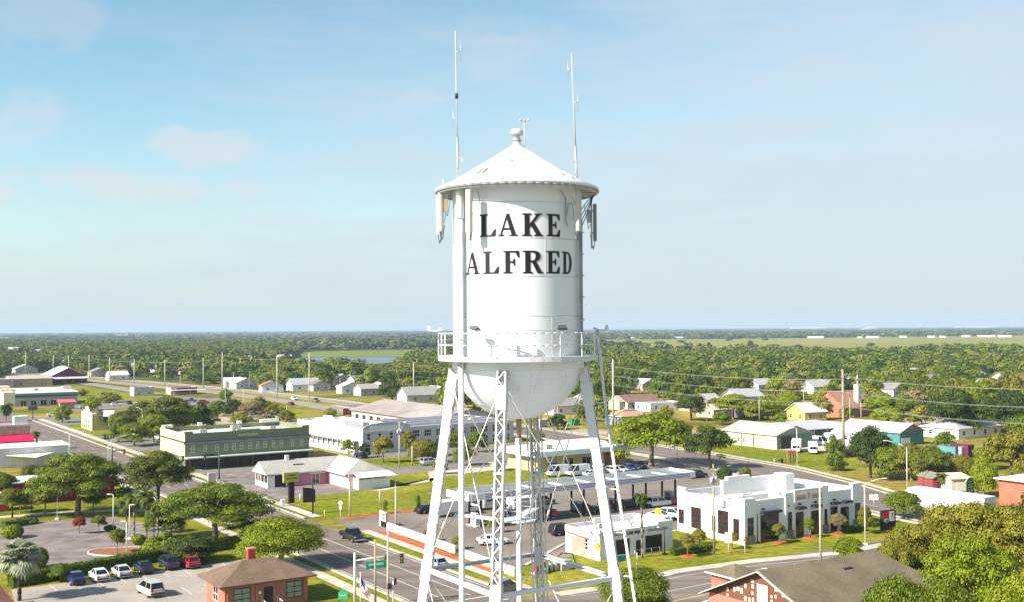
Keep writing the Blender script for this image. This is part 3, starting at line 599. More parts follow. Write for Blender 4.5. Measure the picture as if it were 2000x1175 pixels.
# ------------------------------------------------------------------ building kit
def zat(u, v, py):
    p = Wp(u, v); lo, hi = 0.0, 60.0
    for _ in range(40):
        z = (lo + hi) / 2; d = Vector((p.x, p.y, z - CAMH)); y = 587.5 - F * d.dot(AY) / d.dot(AZ)
        if y > py: lo = z
        else: hi = z
    return z
SHING = mat('shingle_brown', (.16, .105, .07), .9, .16, .5, fine=.2)
SHGREY = mat('shingle_grey', (.36, .34, .31), .9, .12, .3, fine=.12)
SHOLIVE = mat('shingle_olive', (.16, .125, .08), .9, .14, .4, fine=.18)
FLATROOF = mat('flat_roof', (.5, .47, .42), .85, .1, .25, second=(.6, .57, .52), fine=.05)
WHROOF = mat('white_roof', (.74, .73, .7), .6, .06, .3, second=(.6, .57, .52), lo=.5, hi=.8, detail=7, fine=.04)
STUCCO = mat('white_stucco', (.78, .77, .76), .8, .04, .4)
BRICK = lined('red_brick', (.4, .13, .085), (.42, .26, .2), .24, .16, 2)
BRICKP = lined('pink_brick', (.42, .15, .1), (.46, .26, .2), .24, .16, 2)
STONE = mat('ledge_stone', (.42, .37, .3), .9, .3, 2.5, second=(.2, .18, .17))
TRIM = mat('trim_white', (.72, .69, .63), .6, .05, 1)
DOORK = mat('dark_door', (.02, .018, .018), .3, .2, 1)
def rot_face(face, w, d, a, z, ow):
    return {'F': ((a, 0, z), 0), 'L': ((0, a + ow, z), -math.pi / 2), 'R': ((w, a, z), math.pi / 2), 'B': ((a + ow, d, z), math.pi)}[face]
WCACHE = {}
def window(t, face, w, d, a, z, ow, oh, nx=1, nz=1, fm=None, gm=None, name='window', fw=.09, off=(0, 0)):
    fm = fm or TRIM; gm = gm or GLASS; key = (round(ow, 2), round(oh, 2), nx, nz, fm.name, gm.name, fw)
    if key not in WCACHE:
        f = MB(); f.box(0, -.05, 0, fw, .03, oh).box(ow - fw, -.05, 0, ow, .03, oh).box(fw, -.05, 0, ow - fw, .03, fw).box(fw, -.05, oh - fw, ow - fw, .03, oh)
        for i in range(1, nx): f.box(ow * i / nx - fw / 2, -.045, fw, ow * i / nx + fw / 2, .02, oh - fw)
        for i in range(1, nz): f.box(fw, -.04, oh * i / nz - fw / 2, ow - fw, .01, oh * i / nz + fw / 2)
        p = MB().box(fw * .5, -.025, fw * .5, ow - fw * .5, .02, oh - fw * .5)
        WCACHE[key] = (f.mesh('window_frame', fm), p.mesh('window_pane', gm))
    loc, rz = rot_face(face, w, d, a, z, ow); fo = link(name, WCACHE[key][0], t, (loc[0] + off[0], loc[1] + off[1], loc[2]), rz); link('pane', WCACHE[key][1], fo); return fo
def shell(t, w, d, h, wm, rm, par=.6, th=.25, base=None):
    b = MB().box(0, 0, 0, w, d, h - par)
    if par > 0: b.box(0, 0, h - par, w, th, h).box(0, d - th, h - par, w, d, h).box(0, th, h - par, th, d - th, h).box(w - th, th, h - par, w, d - th, h)
    b.build('wall', wm, t)
    if par > 0: MB().box(th, th, h - par, w - th, d - th, h - par + .05).build('roof', rm, t)
    else: MB().box(-.3, -.3, h, w + .3, d + .3, h + .25).build('roof', rm, t)
    if base: MB().box(-.03, -.03, 0, w + .03, d + .03, base[0]).build('plinth', base[1], t)
def gable(t, w, d, h, rise, axis, wm, rm, oh=.5, gm=None, thick=.16):
    b = MB().box(0, 0, 0, w, d, h); b.build('wall', wm, t)
    if axis == 'x':
        for x in (0, w - .2): MB().ext([(x, 0, h), (x, d, h), (x, d / 2, h + rise)], (.2, 0, 0)).build('gable', gm or wm, t)
    else:
        for y in (0, d - .2): MB().ext([(0, y, h), (w, y, h), (w / 2, y, h + rise)], (0, .2, 0)).build('gable', gm or wm, t)
    r = MB(); k = rise / ((d if axis == 'x' else w) / 2); tz = Vector((0, 0, thick))
    if axis == 'x':
        for y0, s in ((-oh, 1), (d + oh, -1)): r.ext([(-oh, y0, h - oh * k + .02), (w + oh, y0, h - oh * k + .02), (w + oh, d / 2, h + rise + .02), (-oh, d / 2, h + rise + .02)], tz)
    else:
        for x0 in (-oh, w + oh): r.ext([(x0, -oh, h - oh * k + .02), (x0, d + oh, h - oh * k + .02), (w / 2, d + oh, h + rise + .02), (w / 2, -oh, h + rise + .02)], tz)
    return r.build('roof', rm, t)
def hip(t, w, d, h, rise, wm, rm, oh=.6, inset=None, fascia=None, name='wall'):
    MB().box(0, 0, 0, w, d, h).build(name, wm, t); a = (min(w, d) / 2 + oh) if inset is None else inset; x0, y0, x1, y1 = -oh, -oh, w + oh, d + oh
    if w >= d: rA, rB = (x0 + a, (y0 + y1) / 2, h + rise), (x1 - a, (y0 + y1) / 2, h + rise)
    else: rA, rB = ((x0 + x1) / 2, y0 + a, h + rise), ((x0 + x1) / 2, y1 - a, h + rise)
    vs = [(x0, y0, h + .03), (x1, y0, h + .03), (x1, y1, h + .03), (x0, y1, h + .03), (x0, y0, h + .2), (x1, y0, h + .2), (x1, y1, h + .2), (x0, y1, h + .2), rA, rB]
    fs = [(0, 3, 2, 1)] + ([(4, 5, 9, 8), (5, 6, 9), (6, 7, 8, 9), (7, 4, 8)] if w >= d else [(4, 5, 8), (5, 6, 9, 8), (6, 7, 9), (7, 4, 8, 9)])
    r = MB().add(vs, fs).build('roof', rm, t)
    MB().add(vs[:8], [(0, 1, 5, 4), (1, 2, 6, 5), (2, 3, 7, 6), (3, 0, 4, 7)]).build('fascia', fascia or TRIM, t); return r
def text(s, size, m, parent, loc, rot=(math.pi / 2, 0, 0), ext=.015, name='lettering', align='CENTER', bold=0.0):
    cu = bpy.data.curves.new('text', 'FONT'); cu.body = s; cu.size = size; cu.align_x = align; cu.align_y = 'CENTER'; cu.extrude = ext; cu.offset = bold; cu.resolution_u = 2
    o = bpy.data.objects.new('tmp', cu); COL.objects.link(o); dg = bpy.context.evaluated_depsgraph_get(); me = bpy.data.meshes.new_from_object(o.evaluated_get(dg))
    bpy.data.objects.remove(o); me.materials.clear(); me.materials.append(m); q = link(name, me, parent, loc); q.rotation_euler = rot; return q
FACE_L = (math.pi / 2, 0, -math.pi / 2); FACE_F = (math.pi / 2, 0, 0)
def hvac(t, x, y, z, s=1.0):
    o = MB().box(-s, -.7 * s, .1, s, .7 * s, 1.2 * s).box(-.8 * s, -.5 * s, 1.2 * s, .0, .3 * s, 1.3 * s).build('roof_unit', mat('unit_grey', (.42, .4, .38), .6, .1, 1), t, (x, y, z)); return o
# ------------------------------------------------------------------ convenience store (right of the tower)
ST = gthing('convenience_store', 'white stucco corner store with tall piers, dark doors and red striped sign panel', 'store', 117.1, 117.1)
w, d, h = 25.6, 14.3, 6.3
shell(ST, w, d, h, STUCCO, FLATROOF, 1.5, .3)
for x0, x1, hh in ((-.12, 2.0, 6.75), (8.5, 10.2, 6.9), (16.6, 18.0, 7.3), (23.6, 25.72, 7.1)): MB().box(x0, -.18, 0, x1, .5, hh).build('pier', STUCCO, ST)
for y0, y1, hh in ((.5, 2.4, 6.75), (6.6, 8.6, 6.5), (12.6, 14.42, 6.9)): MB().box(-.15, y0, 0, .4, y1, hh).build('pier', STUCCO, ST)
MB().box(9.0, 13.7, 4.8, 25.2, 14.36, 7.2).box(10, 13.6, 7.2, 15, 14.3, 7.7).build('back_parapet', STUCCO, ST)
MB().box(20.6, 11, 4.8, 22.6, 13.6, 7.6).build('roof_block', STUCCO, ST)
for x0, x1 in ((-.16, 2.04), (8.46, 10.24), (16.56, 18.04), (23.56, 25.76)): MB().box(x0, -.24, 0, x1, -.18, 1.3).build('stone_base', STONE, ST)
MB().box(-.19, -.02, 0, -.15, 14.4, 1.0).build('stone_base', mat('beige_stone', (.6, .52, .4), .9, .12, 1.5), ST)
for a, ow, z, oh, nx in ((.45, 1.2, .05, 3.9, 1), (3.3, 3.8, .05, 4.0, 2), (8.9, .85, .4, 3.6, 1), (10.8, 1.7, .05, 3.7, 2), (14.2, 1.7, .05, 3.6, 2), (17.0, .6, .3, 3.4, 1), (18.6, 1.6, .05, 3.8, 2), (20.9, 1.9, .4, 3.2, 2), (24.1, 1.2, .05, 3.9, 1)):
    off = (0, -.19) if (a < 2 or 8.5 < a < 10 or 16.6 < a < 18 or a > 23.6) else (0, 0)
    window(ST, 'F', w, d, a, z, ow, oh, nx, 2, DARK, GLASS, 'door' if z < .1 else 'window', off=off)
for a, ow in ((3.3, 3.9), (10.8, 1.7), (14.2, 1.8), (18.6, 1.6), (21.2, 1.8)): MB().box(a, -.75, 4.25, a + ow, -.02, 4.62).build('canopy', DARK, ST)
for a, ow, z, oh in ((.9, 1.2, 1.2, 2.5), (3.3, 2.2, .3, 4.2), (6.0, .6, 1.2, 2.3), (9.2, 2.2, .6, 3.6), (12.9, 1.2, 1.3, 2.2)):
    window(ST, 'L', w, d, a, z, ow, oh, 2 if ow > 2 else 1, 2, DARK, mat('bronze_glass', (.035, .02, .015), .15, .3, 2, spec=.6), off=(-.16 if not 2.4 < a < 6 and not 8.6 < a < 12 else 0, 0))
sg = MB().box(10.3, -.3, 5.35, 16.5, -.02, 6.95).build('sign_panel', mat('sign_pale', (.74, .72, .72), .5), ST)
for x0, x1 in ((10.6, 12.7), (14.1, 16.3)):
    for z, c in ((6.2, (.55, .12, .05)), (5.95, (.3, .03, .04)), (5.72, (.02, .16, .06))): MB().box(x0, -.33, z, x1, -.302, z + .13).build('stripe', mat('stripe_%d' % int(z * 100), c, .5), sg)
text('7', 1.15, mat('seven_red', (.5, .1, .05), .5), sg, (13.4, -.32, 6.1), FACE_F, bold=.02)
MB().box(10.2, -.35, 7.0, 16.6, .2, 7.2).build('cornice', STUCCO, ST)
for a in (3.6, 8.9, 11.4, 14.9, 19.2): MB().box(a, -.3, 4.85, a + .35, -.03, 5.1).build('wall_lamp', DARK, ST)
for a in (4.2, 10.1): MB().box(-.35, a, 4.9, -.03, a + .35, 5.15).build('wall_lamp', GALV, ST)
MB().box(-.19, 3.8, 5.0, -.03, 4.2, 6.1).build('scupper', mat('scupper_grey', (.2, .2, .22), .5), ST)
hvac(ST, 13.0, 3.0, 4.85, 1.2); hvac(ST, 15.4, 3.4, 4.85, .9); hvac(ST, 8.0, 8, 4.85, .8); hvac(ST, 18.5, 3.6, 4.85, .7)
MB().box(1.5, 7.2, 4.85, 12.5, 7.5, 5.7).build('roof_screen', STUCCO, ST)
MB().lathe([(1.7, 4.86), (1.5, 5.0), (.001, 5.15)], 20, 6.2, 3.2).build('roof_hatch', WHROOF, ST)
# car wash building
CWS = gthing('car_wash', 'low white car wash with CAR WASH lettering and dark garage openings', 'car wash', 120.5, 93.0)
w, d, h = 13.2, 8.0, 3.9
shell(CWS, w, d, h, lined('white_block', (.76, .75, .74), (.62, .61, .6), .4, .06, 2), FLATROOF, .55, .25)
MB().box(-.06, -.06, h - .9, .25, 3.6, h + .35).box(-.05, 3.6, h - .9, .25, 8.05, h + .0).build('tall_parapet', STUCCO, CWS)
MB().box(10.4, -.05, h, 13.25, .25, h + .45).box(12.95, .25, h, 13.25, 7.9, h + .3).box(5, 7.8, h, 12.9, 8.05, h + .4).build('tall_parapet', STUCCO, CWS)
for a, ow in ((2.7, 2.6), (8.0, 3.2)): window(CWS, 'F', w, d, a, .05, ow, 2.6, 1, 1, GALV, DOORK, 'garage_door')
window(CWS, 'F', w, d, 6.4, .05, .9, 2.1, 1, 1, DARK, DOORK, 'door')
text('CAR WASH', .62, BLACK, CWS, (6.3, -.03, 3.28), FACE_F, bold=.03)
for x0, x1 in ((.5, 4.2), (8.5, 12.3)):
    for z, c in ((3.36, BLACK), (3.16, mat('stripe_dkred', (.16, .03, .05), .5))): MB().box(x0, -.03, z, x1, -.003, z + .09).build('stripe', c, CWS)
window(CWS, 'L', w, d, 3.2, .1, 3.4, 2.5, 1, 1, mat('tan_panel', (.5, .4, .32), .7), mat('tan_door', (.36, .28, .23), .7), 'bay_door')
MB().box(-.08, .6, 1.6, -.02, 2.6, 2.9).build('menu_board', mat('board_pale', (.7, .66, .66), .6), CWS)
for q in range(3): MB().box(-.12, 2.75, 1.2 + q * .5, -.03, 3.15, 1.55 + q * .5).build('vent_grille', BLACK, CWS)
hvac(CWS, 4, 5, 3.4, .5)
MB().beam((-.25, 2.2, 2.75), (-.25, 7.5, 3.0), .12, .12).build('red_pipe', mat('red_pipe', (.5, .12, .08), .5), CWS)
# gas canopy
CN = gthing('fuel_canopy', 'long low fuel canopy with purple striped fascia and panelled grey top', 'canopy', 150.2, 89.8)
L_, D_ = 48.2, 7.0
MB().box(.1, .1, 4.8, L_ - .1, D_ - .1, 5.2).build('deck', mat('deck_grey', (.2, .21, .2), .7, .15, .3), CN)
MB().box(0, 0, 4.65, L_, .1, 5.75).box(0, D_ - .1, 4.65, L_, D_, 5.75).box(0, .1, 4.65, .1, D_ - .1, 5.75).box(L_ - .1, .1, 4.65, L_, D_ - .1, 5.75).build('fascia', WHITE, CN)
for z, c in ((5.4, (.12, .07, .14)), (5.12, (.3, .13, .25)), (4.86, (.2, .17, .3))): MB().box(3.2, -.03, z, L_ - 1.4, -.003, z + .12).build('stripe', mat('fascia_stripe_%d' % int(z * 10), c, .5), CN)
MB().box(.6, -.04, 4.8, 2.8, -.004, 5.6).build('sign_face', mat('sign_ivory', (.75, .72, .66), .5), CN); MB().box(-.05, 1, 4.75, -.003, 6, 5.65).build('sign_face', mat('sign_cream', (.78, .73, .58), .5), CN)
for i in range(8):
    MB().box(2.5 + i * 5.8, .6, 5.21, 3.1 + i * 5.8, 6.4, 5.36).build('roof_panel', WHROOF, CN)
for i in range(7):
    for y in (1.6, 5.2): MB().box(3.3 + i * 6.9 - .14, y - .14, 0, 3.3 + i * 6.9 + .14, y + .14, 4.8).build('column', DARK, CN)
PUMPS = None
for i in range(7):
    u, v = 153.5, 93.1 + i * 6.9
    if PUMPS is None:
        PUMPS = gthing('fuel_pump', '', 'fuel pump', u, v, 0, 'fuel pumps under the canopy')
        MB().box(-.9, -1.6, 0, .9, 1.6, .16).build('island', CONC, PUMPS); MB().box(-.45, -.9, .16, .45, .9, 1.1).box(-.4, -.85, 1.1, .4, .85, 2.1).build('cabinet', mat('pump_grey', (.5, .5, .52), .4, .1, 1), PUMPS)
        MB().box(-.47, -.6, 1.2, -.401, .6, 1.9).box(.401, -.6, 1.2, .47, .6, 1.9).build('screen', GLASS, PUMPS); MB().path([(-.5, -.75, 1.6), (-.7, -.8, .7), (-.5, -.9, .5)], .03, 5).build('hose', RUBBER, PUMPS); p = PUMPS
    else: p = copy_tree(PUMPS); p.location = Wp(u, v)
    p['label'] = 'grey fuel pump on a concrete island under the striped canopy'
# bank-like store behind the canopy
BK = gthing('flat_roofed_store', 'tan store with broad white flat roof and deep white fascia behind the fuel canopy', 'store', 201, 138)
MB().box(.8, .8, 0, 25.5, 13, 3.6).build('wall', mat('tan_wall', (.5, .4, .22), .8, .1, .5), BK)
MB().box(-1.2, -1.2, 3.6, 27, 14.5, 4.7).build('fascia', WHITE, BK); MB().box(-.8, -.8, 4.7, 26.6, 14.1, 4.76).build('roof', mat('roof_pale', (.66, .64, .58), .7, .06, .2), BK)
MB().ext([(3, 4, 4.76), (21, 4, 4.76), (21, 8, 5.9), (3, 8, 5.9)], (0, .3, 0)).build('ridge', WHROOF, BK)
MB().box(19.5, -.6, .0, 22.5, .78, 3.0).build('porch_box', mat('wood_brown', (.26, .13, .05), .7, .2, 1), BK)
for a in (2.5, 7, 12): window(BK, 'F', 25, 13, a, .9, 2.6, 1.8, 2, 1, TRIM, GLASS, off=(.8, .8))
# pink L-shaped shop with white shed
PK = gthing('pink_shop', 'pink L-shaped shop with grey roof, small white chimney and railed porch', 'shop', 203.6, 80.6)
PINK = mat('pink_stucco', (.48, .22, .27), .85, .08, .4); PINKL = mat('pink_block', (.66, .42, .42), .85, .06, .4)
b = MB().box(4.2, 10, 0, 14, 17, 2.9).box(13.2, -.2 + 0.2, 0, 19.5, 17, 2.9); 
MB().box(4.2, 10.2, 0, 13.2, 17, 2.9).build('wall', PINK, PK); MB().box(13.2, .0, 0, 13.5, 17, 2.9).box(13.5, 0.0, 0, 21.6, .3, 2.9).box(13.5, 16.7, 0, 21.6, 17, 2.9).box(21.3, .3, 0, 21.6, 16.7, 2.9).build('wing_wall', PINKL, PK)
r = MB(); z0, zr = 2.75, 5.0
r.ext([(-.6, 9.5, z0), (17.4, 9.5, z0), (17.4, 13.6, zr), (-.6, 13.6, zr)], (0, 0, .15)); r.ext([(-.6, 17.7, z0), (17.4, 17.7, z0), (17.4, 13.6, zr), (-.6, 13.6, zr)], (0, 0, .15)); r.build('roof', SHGREY, PK)
r = MB(); r.ext([(12.6, .2, z0), (12.6, 17.9, z0), (17.4, 13.7, zr + .12), (17.4, 3.9, zr + .12)], (0, 0, .15)); r.ext([(22.2, .2, z0), (22.2, 17.9, z0), (17.4, 13.7, zr + .12), (17.4, 3.9, zr + .12)], (0, 0, .15)); r.ext([(12.6, .2, z0), (22.2, .2, z0), (17.4, 3.9, zr + .12)], (0, 0, .14)); r.build('wing_roof', SHGREY, PK)
MB().box(-.5, 9.4, z0 - .1, 12.6, 9.5, z0 + .12).box(12.45, .1, z0 - .1, 12.6, 9.4, z0 + .12).build('fascia', TRIM, PK)
MB().ext([(-.5, 9.6, z0), (-.5, 17.6, z0), (-.5, 13.6, zr)], (.15, 0, 0)).build('gable_board', TRIM, PK)
po = MB()
for y in (10.2, 12, 13.8, 15.4, 17): po.box(.0, y - .1, 0, .2, y + .1, 2.8)
po.box(4.0, 10.2, 0, 4.2, 10.4, 2.8); build_each(po, 'porch_post', TRIM, PK); MB().box(.05, 10.3, .9, .15, 17, 1.0).build('porch_rail', TRIM, PK)
MB().box(.02, 10.2, 0, .12, 17, .85).box(.1, 10.2, 0, 1.6, 10.3, 2.4).build('porch_screen', WHITE, PK)
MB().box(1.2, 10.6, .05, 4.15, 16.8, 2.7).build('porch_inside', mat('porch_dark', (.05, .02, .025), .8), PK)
MB().box(5.2, 13.3, 4.4, 5.9, 14, 6.0).build('chimney', WHITE, PK); MB().box(6.1, 11.6, 4.05, 8.4, 12.0, 4.3).build('roof_vent', SHING, PK)
window(PK, 'F', 13, 17, 9.6, .1, 1.7, 2.2, 2, 1, WHITE, GLASS, 'door', off=(0, 10.2)); MB().box(9.0, 9.3, 2.4, 12.2, 10.2, 2.5).build('door_canopy', TRIM, PK)
SHD = MB(); 
MB().ext([(14.2, -.1, 3.0), (22.0, -.1, 3.0), (22.6, -3.0, 2.3), (13.8, -3.0, 2.3)], (0, 0, .1)).build('shed_roof', WHROOF, PK)
MB().box(14.2, -2.4, 0, 21.2, -2.3, 1.95).box(14.2, -2.3, 0, 14.3, -.02, 2.2).build('shed_wall', lined('shed_white', (.74, .74, .73), (.6, .6, .6), .9, .04, 0), PK)
po = MB()
for x in (14.1, 17.0, 19.6, 22.2): po.box(x - .06, -2.9, 0, x + .06, -2.78, 2.35)
build_each(po, 'shed_post', TRIM, PK)
# green two-storey block
GB = gthing('green_building', 'long two-storey green building with cream side wall and cornice', 'commercial building', 252.6, 75.6)
w, d, h = 30.3, 20, 8.3; GREEN = mat('green_stucco', (.2, .215, .12), .85, .08, .3); CRM = mat('cream_stucco', (.72, .64, .32), .85, .06, .3)
shell(GB, w, d, h, GREEN, WHROOF, 1.1, .35)
MB().box(-.06, 0.02, 3.0, -.003, d, h + .01).build('side_wall', CRM, GB)
MB().box(-.5, -.5, 6.35, w + .3, -.01, 6.5).box(-.5, -.01, 6.35, -.07, d, 6.5).build('cornice', mat('cornice_dark', (.06, .065, .09), .6), GB)
MB().ext([(-.5, -.5, 6.33), (-.5, -.01, 6.33), (-.3, -.01, 5.8), (-.3, -.3, 5.8)], (w + .7, 0, 0)).build('cornice_skirt', mat('slate_blue', (.2, .21, .26), .7), GB)
for x0, x1 in ((-.08, 1.8), (w - 1.8, w + .1)): MB().box(x0, -.08, h - .2, x1, .45, h + .45).build('corner_block', GREEN, GB)
MB().box(12.2, -.06, h, 17.9, .4, h + .35).box(12.6, -.12, 7.0, 17.5, -.07, 7.6).build('name_panel', mat('green_pale', (.36, .42, .22), .8), GB)
build_each(MB().box(0.3, 18, h, 2.5, d + .1, h + .6).box(9, 19, h, 10, 19.9, h + .8).box(19, 19, h, 20.1, 19.9, h + .7).box(25, 18.6, h, 29.8, 19.9, h + .8), 'back_parapet', mat('cream_pale', (.75, .72, .6), .8), GB)
for k, a in enumerate((1.4, 4.3, 7.0, 9.2, 11.1, 12.9, 15.0, 16.9, 18.7, 20.8, 22.8, 25.6, 28.0)): window(GB, 'F', w, d, a, 3.9, .75, 1.6, 1, 2, mat('win_pale', (.55, .58, .48), .7), mat('grey_glass', (.2, .23, .22), .25), 'window')
MB().box(-.2, -2.6, 2.7, w + .2, -.003, 2.95).build('arcade_roof', mat('arcade_pale', (.5, .5, .46), .7), GB)
MB().box(.3, .3 - .32, 0, w - .3, -.012, 2.68).build('shopfront', mat('shop_dark', (.03, .02, .025), .4, .3, .6), GB)
for i in range(9): MB().box(.3 + i * 3.7, -2.5, 0, .5 + i * 3.7, -2.3, 2.7).build('arcade_post', mat('arcade_brown', (.1, .06, .05), .8), GB)
MB().box(3.6, -2.66, 3.05, 6.0, -2.55, 3.6).build('shop_sign', mat('sign_dkgreen', (.015, .05, .03), .6), GB)
for y in (3, 7, 11, 15): MB().box(-.1, y, 3.4, -.06, y + .2, 6.2).build('downpipe', mat('pipe_cream', (.6, .53, .27), .8), GB)
# old white hall complex behind
OW = gthing('old_white_building', 'old white two-storey building with stepped front, arched corner and long windowed side', 'hall', 256.6, 122.1, R(2))
w, d, h = 14, 40, 6.6; LIL = lined('lilac_siding', (.5, .48, .5), (.42, .4, .42), .25, .2, 2)
shell(OW, w, d, h, STUCCO, mat('roof_slate', (.4, .39, .4), .7, .1, .3), .8, .3)
MB().ext([(-.12, 9, h), (-.12, 31, h), (-.12, 27, h + 1.2), (-.12, 23.5, h + 1.4), (-.12, 22, h + 2.2), (-.12, 18, h + 2.2), (-.12, 16.5, h + 1.4), (-.12, 13, h + 1.2)], (.35, 0, 0)).build('front_pediment', STUCCO, OW)
MB().box(-1.9, 2, 3.2, -.01, 38, 3.5).build('veranda_roof', mat('veranda_grey', (.55, .5, .46), .8), OW)
MB().box(-1.6, 2, 0, -1.5, 38, .9).build('veranda_rail', STUCCO, OW)
for i in range(13): MB().box(-1.62, 2 + i * 3, .9, -1.45, 2.2 + i * 3, 3.2).build('veranda_post', STUCCO, OW)
for i in range(11): window(OW, 'L', w, d, 3.6 + i * 3.1, .9, 1.6, 1.8, 2, 1, STUCCO, GLASS)
MB().box(.02, -.06, 0, w, -.003, h - .6).build('side_wall', LIL, OW)
arc = [(0, -.1, h - .6)] + [(w / 2 - w / 2 * math.cos(math.pi * k / 10), -.1, h - .1 + 1.5 * math.sin(math.pi * k / 10)) for k in range(11)] + [(w, -.1, h - .6)]
MB().ext(arc, (0, .35, 0)).build('arched_parapet', LIL, OW); MB().box(2.2, -.16, h - .7, w - 2.2, -.103, h + .5).build('name_board', TRIM, OW)
MB().box(-.1, -.25, h - .95, w + .1, -.11, h - .7).build('cornice', TRIM, OW)
for z in (.9, 3.6):
    for a in (1.2, 4.4, 7.8, 11.2): window(OW, 'F', w, d, a, z, 1.0, 1.7, 1, 2, TRIM, GLASS, off=(0, -.06))
ow2 = gthing('long_school_wing', 'long grey two-storey wing with rows of paired windows joined to the white hall', 'hall', 258.6, 136.3, R(2))
w, d, h = 34, 26, 6.2
shell(ow2, w, d, h, LIL, mat('roof_slate', (.4, .39, .4)), .7, .3)
MB().box(-.1, -.2, h - .15, w + .1, .35, h + .1).build('coping', TRIM, ow2)
for k in range(9):
    for z in (.7, 3.4): window(ow2, 'F', w, d, 1.2 + k * 3.65, z, 2.2, 1.9, 3, 2, TRIM, GLASS)
for y in (6, 12, 18): MB().box(1, y, 5.55, w - 1, y + .6, 6.5).build('roof_beam', mat('roof_pipe', (.5, .48, .5), .6), ow2)
HA = gthing('metal_hall', 'big low hall with broad faded pinkish-white metal roof behind the white hall', 'warehouse', 292, 162.5)
gable(HA, 26, 58, 4.3, 2.9, 'y', mat('hall_wall', (.5, .47, .45), .8), mat('faded_metal', (.3, .235, .21), .6, .1, .08, second=(.4, .34, .31)), .8)
for i in range(10): window(HA, 'L', 26, 58, 3 + i * 5.5, 1.2, 2.6, 1.8, 2, 1, mat('hall_trim', (.4, .33, .28), .7), GLASS)
rs = thing('red_sign', 'small dark red sign board on the grass left of the metal hall', 'sign', G(678, 812), GA)
MB().box(-1.6, -.1, .6, 1.6, .1, 2.9).build('board', mat('dark_red', (.25, .03, .02), .6), rs); MB().box(-1.3, -.05, 0, -1.1, .05, .6).box(1.1, -.05, 0, 1.3, .05, .6).build('leg', DARK, rs); MB().box(-1.2, -.13, 1.3, 1.2, -.103, 2.2).build('lettering', mat('sign_rust', (.4, .14, .1), .6), rs)
# mission-style yellow building
YB = gthing('mission_building', 'small cream mission-style building with arched front gable', 'commercial building', 369.7, 81.2)
w, d, h = 16, 15.5, 5.2; YEW = mat('cream_yellow', (.74, .64, .34), .85, .06, .4)
shell(YB, w, d, h, mat('cream_in_shade', (.5, .42, .22), .85), FLATROOF, .7, .3)  # front cream darkened: the side wall's shade is painted in
MB().ext([(-.1, 0, 0), (-.1, d, 0), (-.1, d, h + .3), (-.1, d * .72, h + .5), (-.1, d * .66, h + 1.4), (-.1, d * .58, h + 2.1), (-.1, d * .5, h + 2.3), (-.1, d * .42, h + 2.1), (-.1, d * .34, h + 1.4), (-.1, d * .28, h + .5), (-.1, 0, h + .3)], (-.3, 0, 0)).build('front_gable', YEW, YB)
for a in (1.6, 4.2, 7.0, 9.8, 12.4): window(YB, 'L', w, d, a, .3, 1.4, 3.0, 1, 2, WHITE, GLASS, off=(-.4, 0))
window(YB, 'L', w, d, 7.1, 5.0, 1.2, 1.3, 1, 1, WHITE, mat('white_glass', (.6, .6, .58), .4), off=(-.4, 0))
# left edge shops
B1 = gthing('pink_roofed_store', 'store with pink upper wall and bright crimson awning at left edge', 'store', 317, 24.0)
w, d, h = 29.5, 17, 7.1; shell(B1, w, d, h, mat('rose_wall', (.52, .33, .3), .85), mat('roof_mauve', (.3, .26, .27), .8), .6, .3)
MB().box(-.2, -.2, h - .35, w + .2, .4, h + .15).build('coping', mat('coping_rose', (.68, .5, .48), .6), B1)
MB().box(25.6, .5, h, 29, 3.2, h + 2.3).build('sign_tower', STUCCO, B1)
MB().ext([(-.3, -.02, 4.7), (-.3, -2.2, 3.0), (-.3, -2.2, 2.5), (-.3, -.02, 2.6)], (w + 1, 0, 0)).build('awning', mat('crimson_canvas', (.62, .01, .08), .7), B1)
for a in (2, 6.5, 11, 15.5, 20, 24.5): window(B1, 'F', w, d, a, .1, 3.4, 2.1, 3, 1, TRIM, GLASS)
B2 = gthing('white_metal_shop', 'long white metal shop with bright white roof and blue-grey lower band', 'shop', 281.5, 26)
w, d, h = 30.3, 10, 4.4; MB().box(0, 0, 0, w, d, h).build('wall', lined('ribbed_white', (.62, .63, .66), (.5, .51, .55), .8, .1, 0), B2)
MB().ext([(-.3, -.3, h + .02), (w + .3, -.3, h + .02), (w + .3, d + .3, h + .2), (-.3, d + .3, h + .2)], (0, 0, .2)).build('roof', WHROOF, B2)
MB().box(-.05, -.06, 0, 12, -.003, 2.3).build('lower_band', mat('blue_grey', (.4, .45, .55), .7), B2)
MB().ext([(16, -.05, 2.9), (27, -.05, 2.9), (22, -6, 2.6)], (0, 0, .14)).build('side_canopy', mat('canopy_cream', (.7, .67, .56), .7), B2)
MB().box(24.2, 8, h + .1, 24.6, 8.4, h + 1.6).build('roof_stack', DARK, B2)
for a in (1.5, 6): window(B2, 'F', w, d, a, .6, 3, 1.3, 3, 1, TRIM, GLASS, off=(0, -.06))
B3 = gthing('dark_red_building', 'low dark red building with flat white roof behind park trees', 'commercial building', 220.0, 34.4)
w, d, h = 17.8, 9, 4.0; shell(B3, w, d, h, mat('maroon_wall', (.2, .012, .025), .85, .1, .4), WHROOF, .15, .2)
MB().box(-.3, -.3, h, w + .3, d + .3, h + .22).build('roof_edge', WHROOF, B3)
MB().box(11.4, -.12, 0, 12.2, -.003, 3.2).build('red_pilaster', mat('bright_red', (.5, .01, .03), .7), B3); window(B3, 'F', w, d, 3, .1, 1.2, 2.2, 1, 1, DARK, DOORK, 'door'); window(B3, 'F', w, d, 7, 1, 2, 1.2, 2, 1, DARK, GLASS)
B3b = gthing('red_kiosk', 'small bright red kiosk with white stripes at the left edge', 'kiosk', 214, 27.5)
